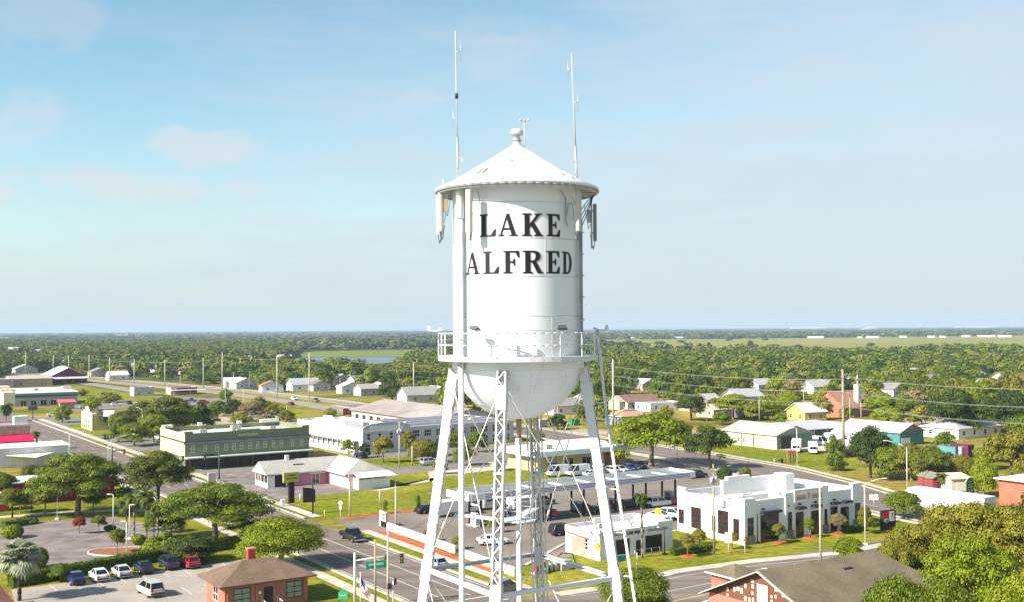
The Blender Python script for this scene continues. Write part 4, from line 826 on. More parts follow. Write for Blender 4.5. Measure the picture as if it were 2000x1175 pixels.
shell(B3b, 5.2, 4, 3.2, mat('kiosk_red', (.5, .05, .03), .7), WHROOF, .2, .15); MB().box(1, -.04, .4, 2, -.003, 2.8).build('white_panel', WHITE, B3b)
MB().box(-.02, -.05, 1.3, 5.2, -.041, 1.6).build('white_stripe', WHITE, B3b)
LG = gthing('long_green_store', 'long store with cream stepped end wall and dark green band, far left', 'store', 507, 79.6)
w, d, h = 25, 26, 5.4; MB().box(0, 0, 0, w, d, h).build('wall', mat('lilac_wall', (.36, .34, .36), .85, .1, .2), LG)
MB().box(-.2, -.25, h - 1.6, w + .4, -.003, h - .7).build('green_band', mat('band_green', (.05, .15, .1), .7), LG); MB().ext([(0, -.6, h), (w + .5, -.6, h), (w + .5, d, h + 1.0), (0, d, h + 1.0)], (0, 0, .25)).build('roof', mat('cream_roof', (.66, .68, .58), .7, .06, .2), LG)
for y0, y1, hh in ((0, 7, 6.2), (7, 13, 7.2), (13, 21, 8.2)): MB().box(-4.5 if y0 < 1 else -4.4, y0, 0, -.01, y1, hh).build('stepped_wall', mat('cream_end', (.72, .66, .46), .85), LG)
for a in (2, 6, 10, 14, 18): window(LG, 'F', w, d, a, .1, 2.6, 2.4, 2, 1, TRIM, GLASS)
MB().box(21, 10, h + .4, 24.5, 12, h + 2.2).build('roof_sign', mat('cream_end', (.72, .66, .46)), LG)
# far left halls and shops: kind, pixel of near corner, sizes, colours
def simple(kind, name, label, cat, px, py, w, d, h, rise, wall, roof, axis='x', rot=0.0, wins=3):
    u, v = guv(px, py); t = gthing(name, label, cat, u, v, rot)
    if kind == 'flat': shell(t, w, d, h, wall, roof, .5, .25)
    elif kind == 'gable': gable(t, w, d, h, rise, axis, wall, roof, .5)
    else: hip(t, w, d, h, rise, wall, roof, .6)
    for k in range(wins):
        window(t, 'F', w, d, w * (k + .5) / wins - .6, .9, 1.2, 1.3, 1, 2, TRIM, GLASS)
    for k in range(min(wins, 2)): window(t, 'L', w, d, d * (k + .5) / 2 - .6, .9, 1.2, 1.3, 1, 2, TRIM, GLASS)
    return t
c = lambda n, r, g, b_: mat(n, (r, g, b_), .85, .08, .4)
t = simple('gable', 'barn_hall', 'large maroon gabled hall with white roof and front veranda, far left', 'hall', 98, 749, 21, 30, 4.6, 5.0, c('plum', .09, .035, .055), WHROOF, 'y', 0, 4)
MB().ext([(-.5, -.03, 4.3), (-.5, -4.5, 3.2), (-.5, -4.5, 3.05), (-.5, -.03, 4.1)], (22, 0, 0)).build('veranda_roof', c('lilac_roof', .5, .44, .5), t)
for i in range(6): MB().box(.2 + i * 4, -4.3, 0, .5 + i * 4, -4.0, 3.1).build('veranda_post', c('plum', .09, .035, .055), t)
MB().box(9.5, 8, 9.2, 11.5, 20, 10.3).build('ridge_vent', WHROOF, t)
simple('gable', 'tan_shed', 'long tan shed with pinkish roof joining the maroon hall', 'shed', 20, 754, 23, 20, 4.2, 1.6, c('tan_b', .5, .38, .2), c('pinkroof', .42, .34, .32), 'x', 0, 2)
simple('flat', 'pink_shed', 'low pinkish shed at far left edge before the tan shed', 'shed', -32, 756, 16, 20, 4.6, 0, c('pinkwall', .5, .38, .36), c('pinkroof', .42, .34, .32), 'x', 0, 1)
simple('flat', 'grey_shop', 'small grey shop with white cornice by the far street', 'shop', 262, 773, 9.5, 8, 4.4, 0, c('greywall', .45, .43, .46), WHROOF, 'x', 0, 2)
t = simple('flat', 'brown_shop', 'small shop with pink end wall and dark brown front', 'shop', 334, 770, 13, 9, 3.6, 0, c('pinkend', .6, .35, .33), c('brownroof', .26, .18, .14), 'x', 0, 0)
MB().box(3, -.2, 1.2, 13, -.003, 3.3).build('brown_front', c('brown_panel', .12, .06, .045), t); MB().box(-1, -5, 2.2, 17, -.25, 2.4).build('white_canopy', WHROOF, t)
for x in (0, 8, 16): MB().box(x, -4.8, 0, x + .2, -4.6, 2.2).build('canopy_post', TRIM, t)
t = thing('red_canopy', 'small bright pink-red canopy roof over a tan stand', 'canopy', G(130, 797), GA)
MB().ext([(-3.5, -2, 2.6), (3.5, -2, 2.6), (3.5, 2, 3.6), (-3.5, 2, 3.6)], (0, 0, .2)).build('roof', c('pinkred', .6, .12, .14), t); MB().box(-2.8, -1.2, 0, 2.8, 1.6, 2.5).build('stand', c('tan_c', .4, .28, .18), t)
# right side
GM = gthing('green_metal_shed', 'pale green metal workshop with pinkish roof and dark bay door', 'workshop', 202.9, 214.9)
w, d, h = 13.4, 19.5, 3.7; GSID = lined('green_ribbed', (.45, .54, .34), (.36, .44, .27), .6, .1, 1)
gable(GM, w, d, h, 2.1, 'y', GSID, c('salmon_roof', .58, .44, .36), .5, c('grey_green', .3, .32, .28))
MB().box(.02, -.05, 0, w, -.003, h).build('front_wall', c('dkgreen_wall', .14, .2, .15), GM); window(GM, 'F', w, d, 1.6, .05, 3.8, 3.2, 1, 1, DARK, DOORK, 'bay_door', off=(0, -.05))
for a, ow, oh in ((.6, 3.0, 3.1),): window(GM, 'L', w, d, a, .05, ow, oh, 1, 1, TRIM, c('cream_door', .7, .66, .45), 'roller_door')
for a in (11.4, 13.5, 17): window(GM, 'L', w, d, a, 1.0, .8, 1.2, 1, 2, TRIM, GLASS)
MB().box(-.06, 8.2, 0, -.003, 8.5, h).box(-.06, 12.6, 0, -.003, 12.8, h).build('trim_strip', DARK, GM)
LS = gthing('open_shed', 'long open-sided shed with blue-grey roof and hanging navy banner', 'shed', 208.5, 230.5)
MB().ext([(-.5, -.5, 3.6), (20, -.5, 3.6), (20, 13, 4.6), (-.5, 13, 4.6)], (0, 0, .2)).build('roof', c('bluegrey_roof', .42, .42, .46), LS)
for x in (0, 5, 10, 15, 19.5):
    for y in (0, 12.5): MB().box(x, y, 0, x + .2, y + .2, 3.7 + y * .07).build('post', GALV, LS)
MB().box(0, 12.7, 0, 19.6, 12.9, 4.3).build('back_wall', c('shed_shade', .12, .12, .15), LS)
bn = MB().box(.3, -.62, .4, 3.3, -.55, 3.5).build('banner', c('navy_banner', .02, .03, .1), LS); text('FL', 1.9, c('banner_white', .7, .7, .72), bn, (1.7, -.64, 1.9), FACE_F, bold=.02)
simple('gable', 'white_house', 'low white building with pale hip roof behind the tall wooden pole', 'house', 1672, 866, 9, 14, 3.0, 1.9, STUCCO, c('palegrey_roof', .6, .57, .55), 'y', 0, 2)
t = simple('gable', 'teal_house', 'gabled building with teal front wall and long pale roof', 'house', 1758, 870, 10, 20, 3.6, 2.0, c('teal_wall', .07, .2, .21), c('pinkpale_roof', .52, .45, .42), 'y', 0, 0)
MB().box(.6, -.06, .05, 4.2, -.003, 2.0).build('white_door', WHITE, t); MB().ext([(0, -.08, 3.6), (10, -.08, 3.6), (5, -.08, 5.6)], (0, .07, 0)).build('gable_board', c('gable_mauve', .25, .17, .18), t)
simple('hip', 'grey_roofed_house', 'white bungalow with grey hip roof under big dark trees at right', 'house', 1872, 857, 20, 12, 2.8, 2.4, STUCCO, c('greyroof2', .4, .39, .41), 'x', 0, 4)
for px, nm, col, lab in ((1866, 'storage_box', (.1, .25, .27), 'teal storage box beside the lilac one in the back yard'), (1878, 'storage_box', (.45, .42, .6), 'lilac storage box between a teal and a maroon one'), (1891, 'storage_box', (.14, .02, .06), 'tall maroon storage box at the end of a row of three')):
    t = thing(nm, lab, 'storage box', G(px, 893), GA, 'storage boxes in the back yard'); MB().box(0, 0, .2, 2.4, 5, 2.6 if col[2] != .06 else 3.0).build('body', c('box_%d' % px, *col), t); MB().box(.2, -.04, .3, 2.2, -.003, 2.3).build('door', c('boxd_%d' % px, *[x * .8 for x in col]), t)
RB_ = gthing('salmon_brick_building', 'salmon brick building with white hip roof at right edge', 'building', 103.0, 180.5)
hip(RB_, 18, 14.5, 4.6, 1.8, lined('salmon_brick', (.5, .13, .08), (.5, .2, .14), .3, .12, 2), WHROOF, .7)
window(RB_, 'L', 18, 14.5, 9.0, .1, 1.2, 2.2, 1, 1, DARK, DOORK, 'door')
t = thing('maroon_shed', 'small maroon timber shed under trees near the curving road', 'shed', G(1822, 958), GA - R(20)); gable(t, 3.6, 5, 2.4, .8, 'y', c('maroon_timber', .25, .05, .05), c('olive_roof', .2, .2, .14), .2); MB().box(.8, -.04, .05, 2.2, -.003, 2).build('door', c('maroon_dk', .14, .03, .03), t)
t = thing('white_shed', 'white timber shed with lean-to roof left of the green sign', 'shed', G(1858, 962), GA - R(20)); MB().box(0, 0, .3, 4.4, 3.4, 2.6).build('wall', c('shed_cream', .66, .6, .46), t); MB().ext([(-.2, -.3, 2.62), (4.7, -.3, 2.62), (4.7, 3.6, 3.3), (-.2, 3.6, 3.3)], (0, 0, .12)).build('roof', c('shed_roof_cream', .62, .58, .42), t); MB().box(1.2, -.04, .35, 3.2, -.003, 2.3).build('door', c('shed_dr', .7, .62, .55), t)
t = thing('a_frame_stand', 'cream leaning A-frame stand behind the green directory sign', 'stand', G(1902, 965), GA - R(20)); MB().ext([(0, 0, .1), (1.4, 0, .1), (1.2, 0, 4.6), (.9, 0, 4.6)], (0, .25, 0)).beam((-1.8, .1, 2.4), (1.1, .1, 4.7), .18, .18).build('frame', c('cream_wood', .66, .6, .36), t)
t = thing('directory_sign', 'green directory sign with arched cream top and white lines of lettering', 'sign', G(1896, 970), GA + R(6)); n_ = 10
MB().ext([(-1.3, 0, .6), (1.3, 0, .6), (1.3, 0, 3.0)] + [(1.3 * math.cos(math.pi * k / 10), 0, 3.0 + .6 * math.sin(math.pi * k / 10)) for k in range(11)] + [(-1.3, 0, 3.0)], (0, .12, 0)).build('panel', c('sign_green', .02, .2, .07), t)
MB().path([(1.38 * math.cos(math.pi * k / 12), .05, 3.0 + .68 * math.sin(math.pi * k / 12)) for k in range(13)], .08, 6).box(1.3, .0, .3, 1.46, .12, 3.0).build('rim', c('rim_cream', .7, .68, .4), t)
MB().box(-1.42, -.02, 0, -1.3, .12, 3.0).build('post', c('post_green', .02, .08, .04), t)
for i, (z, x0, x1) in enumerate(((2.9, -.6, .7), (2.3, -.9, 1.1), (1.85, -.9, 1.1), (1.4, -.9, 1.1), (1.1, -.9, .8), (.85, -.9, .5))): MB().box(x0, -.03, z, x1, -.003, z + .15).build('text_line', c('sign_white', .6, .7, .6), t)
t = gthing('storage_container', 'long white storage container with grey end doors behind the oak tops', 'container', 111.2, 166.6); MB().box(0, 0, .2, 3.2, 15, 3.2).build('body', lined('white_ribbed', (.78, .77, .76), (.66, .65, .65), .5, .12, 1), t); MB().box(0.05, -.06, .3, 1.55, -.003, 3.1).box(1.65, -.06, .3, 3.15, -.003, 3.1).build('door', c('lilac_door', .5, .48, .52), t); MB().box(-.05, -.05, 3.2, 3.25, 15.05, 3.28).build('top_rim', c('lilac_rim', .55, .52, .58), t)
t = thing('monument_sign', 'black monument sign with red square, green oval and white panel', 'sign', G(1737, 1037), GA + R(-4)); MB().box(-1.45, 0, 0, 1.45, .5, 3.3).build('body', c('sign_black', .018, .012, .016), t)
sf = MB().box(-1.25, -.05, 1.75, -.1, -.003, 3.1).build('red_panel', c('sign_red', .5, .01, .015), t); MB().ell((-.6, -.06, 1.75), (.55, .04, .36), 8).build('green_oval', c('sign_oval', .04, .36, .12), t); MB().box(.0, -.05, 1.6, 1.1, -.003, 3.1).build('white_panel', c('panel_white', .7, .66, .68), t); text('7', 1.2, c('seven_dk', .12, .04, .05), t, (.6, -.06, 2.4), FACE_F)
MB().box(-1.5, -.1, 0, 1.5, .6, .25).build('plinth', c('brick_pl', .4, .18, .1), t)
# far church and its neighbours
CH = gthing('far_church', 'church with reddish shingle roof and slim white steeple carrying a cross', 'church', *guv(1652, 815)); gable(CH, 15, 16, 3.6, 5.2, 'x', c('church_brick', .36, .16, .1), c('red_shingle', .33, .16, .1), .5)
sp = thing('steeple', 'slim white steeple', 'steeple'); sp.parent = CH; sp.location = (9.0, 2.2, 0); del sp['category'], sp['label']
MB().box(-.9, -.9, 0, .9, .9, 11.3).build('shaft', WHITE, sp); MB().box(-.5, -.95, 6.2, .5, -.903, 10.8).box(-.95, -.5, 6.2, -.903, .5, 10.8).build('louvre', c('louvre_blue', .45, .5, .55), sp); MB().box(-.12, -.12, 11.3, .12, .12, 14.6).box(-.9, -.1, 13.2, .9, .1, 13.45).build('cross', WHITE, sp)
simple('gable', 'yellow_house', 'yellow house with white gable behind a bright tree', 'house', 1572, 822, 9, 10, 3.2, 2.6, c('yellow_wall', .5, .36, .13), WHROOF, 'x', R(-10), 2)
simple('hip', 'red_roofed_house', 'grey house with pinkish-red roof left of the tall transmission pole', 'house', 1216, 831, 12, 9, 2.9, 2.2, c('slate_wall', .22, .26, .29), c('coral_roof', .46, .25, .19), 'x', 0, 4)
simple('gable', 'brown_roofed_house', 'pale house with brown roof and white gable behind the red-roofed house', 'house', 1226, 800, 16, 10, 3.0, 2.4, c('palewall', .5, .47, .45), c('brown_roof2', .22, .13, .1), 'x', 0, 3)
simple('flat', 'white_long_house', 'long low white building with plain walls beyond the big bright oak', 'building', 1270, 803, 17, 9, 3.2, 0, STUCCO, c('greyroof2', .4, .39, .41), 'x', 0, 3)
simple('gable', 'dark_bungalow', 'dark mauve bungalow under trees beyond the green workshop', 'house', 1452, 815, 16, 9, 2.8, 1.6, c('mauve_wall', .2, .15, .2), c('mauve_roof', .3, .25, .26), 'x', 0, 3)
simple('gable', 'salmon_bungalow', 'small salmon and cream bungalow behind a dark oak', 'house', 1394, 815, 11, 9, 2.8, 1.6, c('salmon_wall', .62, .42, .32), c('sandy_roof', .5, .44, .38), 'x', 0, 3)
# foreground brick church
FC = gthing('brick_church', 'pinkish brick church with olive shingle roof, half-timbered gable and squat tower', 'church', 69.1, 79.0)
w, d, h, rise = 20.0, 15.0, 4.9, 3.35
MB().box(0, 0, 0, w, d, h).build('wall', BRICKP, FC)
MB().ext([(-.02, 0, h), (-.02, d, h), (-.02, d / 2, h + rise)], (.25, 0, 0)).build('gable', c('dark_timber', .16, .06, .035), FC)
pl = MB(); g_ = random.Random(5)
for i in range(20):
    y0 = 2.6 + i * .5; top = rise * (1 - abs(y0 + .2 - d / 2) / (d / 2)) - .25; z0 = .08
    if 6.6 < y0 + .2 < 8.4: continue
    while z0 < top - .15:
        z1 = min(top, z0 + g_.uniform(.15, .6))
        if g_.random() < .62: pl.box(-.06, y0 + g_.uniform(0, .12), h + z0, -.021, y0 + g_.uniform(.3, .44), h + z1)
        z0 = z1 + g_.uniform(.08, .35)
build_each(pl, 'plaster_panel', c('plaster', .66, .58, .42), FC); MB().box(-.12, 6.8, h + .1, -.021, 8.2, h + 2.1).build('gable_window', c('vent_cream', .6, .54, .42), FC)
r = MB(); k = rise / (d / 2); oh = .7
r.ext([(-oh, -oh, h - oh * k + .03), (w + oh, -oh, h - oh * k + .03), (w - 3.5, d / 2, h + rise + .03), (-oh, d / 2, h + rise + .03)], (0, 0, .18)); r.ext([(-oh, d + oh, h - oh * k + .03), (w + oh, d + oh, h - oh * k + .03), (w - 3.5, d / 2, h + rise + .03), (-oh, d / 2, h + rise + .03)], (0, 0, .18)); r.ext([(w + oh, -oh, h - oh * k + .03), (w + oh, d + oh, h - oh * k + .03), (w - 3.5, d / 2, h + rise + .03)], (0, 0, .17)); r.build('roof', SHOLIVE, FC)
MB().beam((-oh - .03, -oh, h - oh * k + .1), (-oh - .03, d / 2, h + rise + .1), .07, .3, (1, 0, 0)).beam((-oh - .03, d + oh, h - oh * k + .1), (-oh - .03, d / 2, h + rise + .1), .07, .3, (1, 0, 0)).build('bargeboard', TRIM, FC)
MB().beam((9.5, d * .38, h + rise * .78 + .18), (10.7, d * .38, h + rise * .78 + .18), .35, .1).build('roof_vent', DARK, FC)
window(FC, 'L', w, d, 9.2, 2.0, 1.6, 2.6, 2, 2, TRIM, GLASS); window(FC, 'L', w, d, 4.4, 1.2, 1.6, 2.6, 2, 2, TRIM, GLASS)
tw = MB().box(.3, 11.5, 0, 3.6, 14.98, 6.9).build('tower', BRICKP, FC)
x0, y0, x1, y1, z0 = -.2, 11.1, 4.1, 15.4, 6.92; z1 = zat(69.1 + 13.25, 79 + 1.95, 1099)
MB().add([(x0, y0, z0), (x1, y0, z0), (x1, y1, z0), (x0, y1, z0), ((x0 + x1) / 2, (y0 + y1) / 2, z1)], [(0, 1, 4), (1, 2, 4), (2, 3, 4), (3, 0, 4), (0, 3, 2, 1)]).build('tower_roof', SHOLIVE, FC)
MB().box(x0 - .04, y0 - .04, z0 - .14, x1 + .04, y0, z0 + .02).box(x0 - .04, y0, z0 - .14, x0, y1, z0 + .02).build('tower_fascia', TRIM, FC)
for z in (2.2, 4.4, 6.2): MB().box(.24, 11.45, z, 3.65, 15.03, z + .1).build('brick_course', c('brick_band', .34, .12, .09), FC)
MB().ext([(.3, 15.04, 4.0), (3.6, 15.04, 4.0), (3.6, 16.6, 3.3), (.3, 16.6, 3.3)], (0, 0, .12)).build('side_canopy', TRIM, FC)
# brick office bottom left
BO = gthing('brick_office', 'small red brick office with brown hip roof and stubby red chimney', 'office', 122.6, 41.2)
w, d, h = 10.0, 6.6, 2.95
hip(BO, w, d, h, 2.1, BRICK, SHING, .85, None, c('fascia_br', .2, .09, .06))
window(BO, 'F', w, d, 1.0, .7, 2.0, 1.9, 2, 3, DARK, c('blind_grey', .3, .32, .28)); window(BO, 'F', w, d, 7.3, .7, 2.0, 1.9, 2, 3, DARK, c('blind_grey', .3, .32, .28)); window(BO, 'F', w, d, 4.6, .05, 1.1, 2.3, 1, 1, DARK, DOORK, 'door'); window(BO, 'L', w, d, 2.2, .8, 1.8, 1.7, 2, 2, TRIM, GLASS)
for x in (.25, 3.6, 6.1, 9.5): MB().box(x, -.12, 0, x + .3, -.003, 2.9).build('brick_pilaster', BRICK, BO)
MB().box(3.9, -.25, 1.7, 4.2, -.02, 2.0).build('wall_lamp', WHITE, BO)
ch = MB().box(4.0, 3.5, 4.3, 4.9, 4.3, 6.1).build('chimney', c('chimney_red', .5, .07, .06), BO); MB().box(3.92, 3.42, 6.1, 4.98, 4.38, 6.25).build('cap', c('chimney_cap', .6, .2, .16), ch)
rl_ = MB(); rl_.beam((4.3, -1.8, .9), (4.3, -.1, 1.1), .06, .06).beam((6.2, -1.8, .9), (6.2, -.1, 1.1), .06, .06)
for y in (-1.8, -1.0, -.2): rl_.box(4.27, y, 0, 4.33, y + .06, 1).box(6.17, y, 0, 6.23, y + .06, 1)
rl_.build('step_rail', TRIM, BO); MB().box(4.2, -1.9, 0, 6.3, -.13, .15).build('step', CONC, BO)
t = gthing('corner_building', 'dark red-brown roof of a building cut off by the lower left corner', 'building', 128.5, 8.5); hip(t, 11, 12, 2.8, 1.6, BRICK, c('redbrown_roof', .17, .06, .05), .7, None, c('roof_edge_tan', .5, .38, .3))

for t_, x_, y_, z_, s_ in ((GB, 7, 9, 7.25, .9), (GB, 16, 12, 7.25, 1.1), (GB, 24, 8, 7.25, .8), (ow2, 5, 9, 5.5, 1.0), (ow2, 16, 4, 5.5, .9), (ow2, 26, 9, 5.5, 1.0), (OW, 8, 14, 5.85, .9), (BK, 5, 3, 4.76, .8), (BK, 23, 9, 4.76, .9), (B1, 9, 7, 6.5, .9), (B1, 18, 9, 6.5, .8), (B3, 6, 4, 4.2, .6), (B2, 12, 4, 4.6, .6), (LG, 10, 10, 6.0, .9), (YB, 8, 8, 4.55, .8)): hvac(t_, x_, y_, z_, s_)
for t_, pts_ in ((GB, ((4, 4), (12, 15), (20, 5))), (ST, ((5, 10), (12, 10.5), (16, 8))), (ow2, ((9, 3), (21, 9))), (CWS, ((8, 3), (10, 6)))):
    for (x_, y_) in pts_: MB().lathe([(.12, 0), (.12, .6), (.2, .62), (.001, .75)], 10).build('roof_vent', GALV, t_, (x_, y_, {'green_building': 7.25, 'convenience_store': 4.85, 'long_school_wing': 5.55, 'car_wash': 3.4}[t_.name]))
# ------------------------------------------------------------------ vehicles
def loft(secs, mi=0):
    b = MB(); n = len(secs[0]); vs = [p for s in secs for p in s]; fs = []
    for k in range(len(secs) - 1): fs += [(k * n + i, (k + 1) * n + i, (k + 1) * n + (i + 1) % n, k * n + (i + 1) % n) for i in range(n)]
    fs += [list(range(n)), [(len(secs) - 1) * n + i for i in range(n)][::-1]]
    return b.add(vs, fs, mi, False)
def bsec(x, zb, zt, w):
    c = min(.1, (zt - zb) * .3); return [(x, -w * .9, zb), (x, w * .9, zb), (x, w, zb + c), (x, w, zt - c), (x, w * .9, zt), (x, -w * .9, zt), (x, -w, zt - c), (x, -w, zb + c)]
def gsec(x, zb, zt, wb, wt): return [(x, -wb, zb), (x, wb, zb), (x, wt, zt), (x, -wt, zt)]
KINDS = {
 'sedan': dict(L=4.7, body=[(-2.33, .42, .86, .74), (-2.25, .28, 1.0, .84), (-1.3, .22, 1.0, .9), (.9, .22, .97, .9), (1.9, .25, .84, .87), (2.3, .32, .7, .74)], g=[(-1.85, .98, 1.0, .76, .7), (-1.05, .98, 1.4, .78, .6), (.15, .96, 1.42, .8, .62), (1.1, .95, .98, .8, .7)], roof=(-1.05, .15, 1.41, .6), wx=(-1.38, 1.42)),
 'hatch': dict(L=4.2, body=[(-2.05, .4, .95, .76), (-1.98, .28, 1.05, .84), (-1.2, .22, 1.03, .88), (.7, .22, 1.0, .88), (1.7, .25, .88, .85), (2.05, .32, .72, .72)], g=[(-1.98, 1.02, 1.06, .74, .68), (-1.55, 1.02, 1.46, .76, .6), (.2, 1.0, 1.5, .78, .62), (1.15, .96, 1.0, .78, .7)], roof=(-1.55, .2, 1.49, .61), wx=(-1.25, 1.28)),
 'suv': dict(L=4.7, body=[(-2.33, .45, 1.0, .8), (-2.26, .32, 1.12, .88), (-1.3, .28, 1.12, .93), (1.0, .28, 1.08, .93), (2.05, .32, .98, .9), (2.32, .4, .84, .78)], g=[(-2.24, 1.1, 1.14, .8, .74), (-1.95, 1.1, 1.7, .82, .68), (.2, 1.08, 1.72, .84, .7), (1.15, 1.05, 1.1, .84, .76)], roof=(-1.95, .2, 1.71, .69), wx=(-1.4, 1.45)),
 'minivan': dict(L=5.0, body=[(-2.48, .42, 1.0, .82), (-2.4, .3, 1.1, .9), (-1.3, .25, 1.08, .95), (1.1, .25, 1.04, .95), (2.1, .3, .9, .9), (2.46, .36, .76, .78)], g=[(-2.42, 1.06, 1.12, .82, .76), (-2.15, 1.06, 1.68, .84, .7), (.4, 1.04, 1.74, .86, .7), (1.6, .98, 1.02, .86, .78)], roof=(-2.15, .4, 1.72, .7), wx=(-1.5, 1.55)),
 'pickup': dict(L=5.7, body=[(-2.82, .5, 1.1, .88), (-2.76, .42, 1.15, .93), (.2, .38, 1.15, .96), (1.6, .38, 1.12, .96), (2.6, .4, 1.06, .94), (2.84, .46, .9, .86)], g=[(-.75, 1.12, 1.16, .86, .8), (-.6, 1.12, 1.82, .86, .72), (.7, 1.12, 1.84, .86, .72), (1.5, 1.1, 1.14, .86, .78)], roof=(-.6, .7, 1.83, .72), wx=(-1.75, 1.8), bed=True),
 'van': dict(L=5.6, body=[(-2.78, .45, 1.1, .92), (-2.7, .35, 1.2, .98), (1.3, .32, 1.2, 1.0), (1.9, .34, 1.15, .98), (2.6, .36, 1.0, .94), (2.8, .42, .8, .84)], g=[(-2.72, 1.18, 1.2, .96, .92), (-2.66, 1.18, 2.3, .96, .84), (.9, 1.18, 2.35, .96, .84), (2.0, 1.1, 1.14, .94, .84)], roof=(-2.66, .9, 2.34, .84), wx=(-1.75, 1.8), panel=True)}
PAINT = {}
def paint(n, rgb, metal=.0):
    if n not in PAINT:
        p = mat('paint_' + n, rgb, .28, .03, 1, metal, spec=.6); p.node_tree.nodes['Principled BSDF'].inputs['Coat Weight'].default_value = .5; PAINT[n] = p
    return PAINT[n]
for n, q in dict(white=(.78, .78, .77), silver=(.5, .51, .52), beige=(.46, .43, .38), navy=(.012, .018, .05), blue=(.02, .03, .14), black=(.01, .01, .012), red=(.45, .02, .03), maroon=(.16, .02, .03), grey=(.14, .14, .15), teal=(.03, .2, .22)).items(): paint(n, q)
LAMPW = mat('headlamp', (.7, .7, .68), .2); LAMPR = mat('tail_lamp', (.4, .01, .01), .3); RIM = mat('alloy', (.45, .45, .46), .35, .05, 1, .7)
PROTO = {}; WHEEL = None
def proto(kind):
    if kind in PROTO: return PROTO[kind]
    k = KINDS[kind]; d = {}
    d['body'] = loft([bsec(*s) for s in k['body']])
    if k.get('bed'): d['bed_floor'] = MB().box(-2.65, -.78, 1.152, -.85, .78, 1.158)
    d['cabin_glass'] = loft([gsec(*s) for s in k['g']])
    x0, x1, z, w = k['roof']; rf = MB().box(x0 - .06, -w - .02, z, x1 + .08, w + .02, z + .05)
    g = k['g']
    for s in (-1, 1):                                     # pillars in body colour
        for a, b in ((0, 1), (2, 3)): rf.beam((g[a][0], s * (g[a][3] + .015), g[a][1]), (g[b][0], s * (g[b][4] + .015), g[b][2]), .09, .06) if a == 0 else rf.beam((g[a][0], s * (g[a][4] + .015), g[a][2]), (g[b][0], s * (g[b][3] + .02), g[b][1]), .07, .05)
        xm = (x0 + x1) / 2; rf.beam((xm, s * (g[1][3] + .02), g[1][1]), (xm, s * (w + .02), z), .1, .05)
        if k.get('panel'): rf.ext([(-2.66, s * .965, 1.2), (.2, s * .965, 1.2), (.2, s * .855, 2.33), (-2.66, s * .855, 2.33)], (0, s * .02, 0))
    if k.get('panel'): rf.ext([(-2.74, -.9, 1.2), (-2.74, .9, 1.2), (-2.68, .82, 2.33), (-2.68, -.82, 2.33)], (-.02, 0, 0))
    d['roof'] = rf
    f = k['body'][-1]; r = k['body'][0]
    d['headlight'] = MB().box(f[0] - .12, -.2, 0, f[0] - .0, .14, .16); d['tail_light'] = MB().box(r[0] - .02, -.14, 0, r[0] + .08, .14, .2)
    d['front_bumper'] = MB().box(f[0] - .1, -f[3], .36, f[0] + .06, f[3], .56); d['rear_bumper'] = MB().box(r[0] - .07, -r[3], .4, r[0] + .06, r[3], .6)
    PROTO[kind] = {n: b for n, b in d.items()}; return PROTO[kind]
CMESH = {}
def cm(kind, part, m):
    key = (kind, part, m.name)
    if key not in CMESH: CMESH[key] = proto(kind)[part].mesh(kind + '_' + part, m)
    return CMESH[key]
TYRE = MB().tube((0, -.11, 0), (0, .11, 0), .33, .33, 18).mesh('tyre', RUBBER); RIMM = MB().tube((0, -.115, 0), (0, .115, 0), .2, .2, 12).mesh('rim', RIM)
def car(kind, col, px, py, ang, label, group='cars parked and driving in the town', cat=None, name=None):
    k = KINDS[kind]; t = thing(name or {'sedan': 'sedan', 'hatch': 'hatchback', 'suv': 'suv', 'minivan': 'minivan', 'pickup': 'pickup_truck', 'van': 'van'}[kind], label, cat or {'pickup': 'pickup truck', 'van': 'van', 'minivan': 'minivan'}.get(kind, 'car'), G(px, py) + Vector((0, 0, .04)), ang, group)
    m = PAINT[col]; link('body', cm(kind, 'body', m), t); link('cabin_glass', cm(kind, 'cabin_glass', GLASS), t); link('roof', cm(kind, 'roof', m), t); link('bumper', cm(kind, 'front_bumper', DARK if kind != 'pickup' else GALV), t); link('bumper', cm(kind, 'rear_bumper', DARK if kind != 'pickup' else GALV), t)
    if k.get('bed'): link('bed_floor', cm(kind, 'bed_floor', DARK), t)
    f = k['body'][-1]; r = k['body'][0]
    for s in (-1, 1):
        link('headlight', cm(kind, 'headlight', LAMPW), t, (0, s * (f[3] - .2), f[2] - .12)); link('tail_light', cm(kind, 'tail_light', LAMPR), t, (0, s * (r[3] - .15), r[2] - .15))
        for x in k['wx']:
            w = link('wheel', TYRE, t, (x, s * .8, .33)); link('rim', RIMM, w, (0, s * .006, 0))
    return t
AU, AV = GA + math.pi / 2, GA
car('sedan', 'blue', 147, 1137, AU, 'dark blue sedan, leftmost car parked by the hedge'); car('sedan', 'white', 193, 1131, AU, 'white sedan parked by the hedge between a blue and a silver sedan'); car('sedan', 'silver', 237, 1124, AU, 'silver sedan parked by the hedge beside the white sedan')
car('sedan', 'navy', 280, 1116, AU, 'near-black navy sedan parked by the hedge beside the silver sedan'); car('suv', 'navy', 329, 1108, AU, 'navy SUV with rounded roof parked by the hedge beside the red car'); car('hatch', 'red', 371, 1106, AU, 'dark red hatchback at the right end of the hedge row')
car('minivan', 'beige', 293, 1160, AU + .1, 'silver-beige minivan parked alone across the aisle'); car('pickup', 'black', 688, 1054, AU + math.pi, 'black pickup driving towards the crossing in the far lane')
car('hatch', 'silver', 850, 1108, AU, 'silver hatchback on the road partly behind the left tower leg'); car('suv', 'grey', 985, 1158, AV + .4, 'grey SUV turning behind the laced front tower leg')
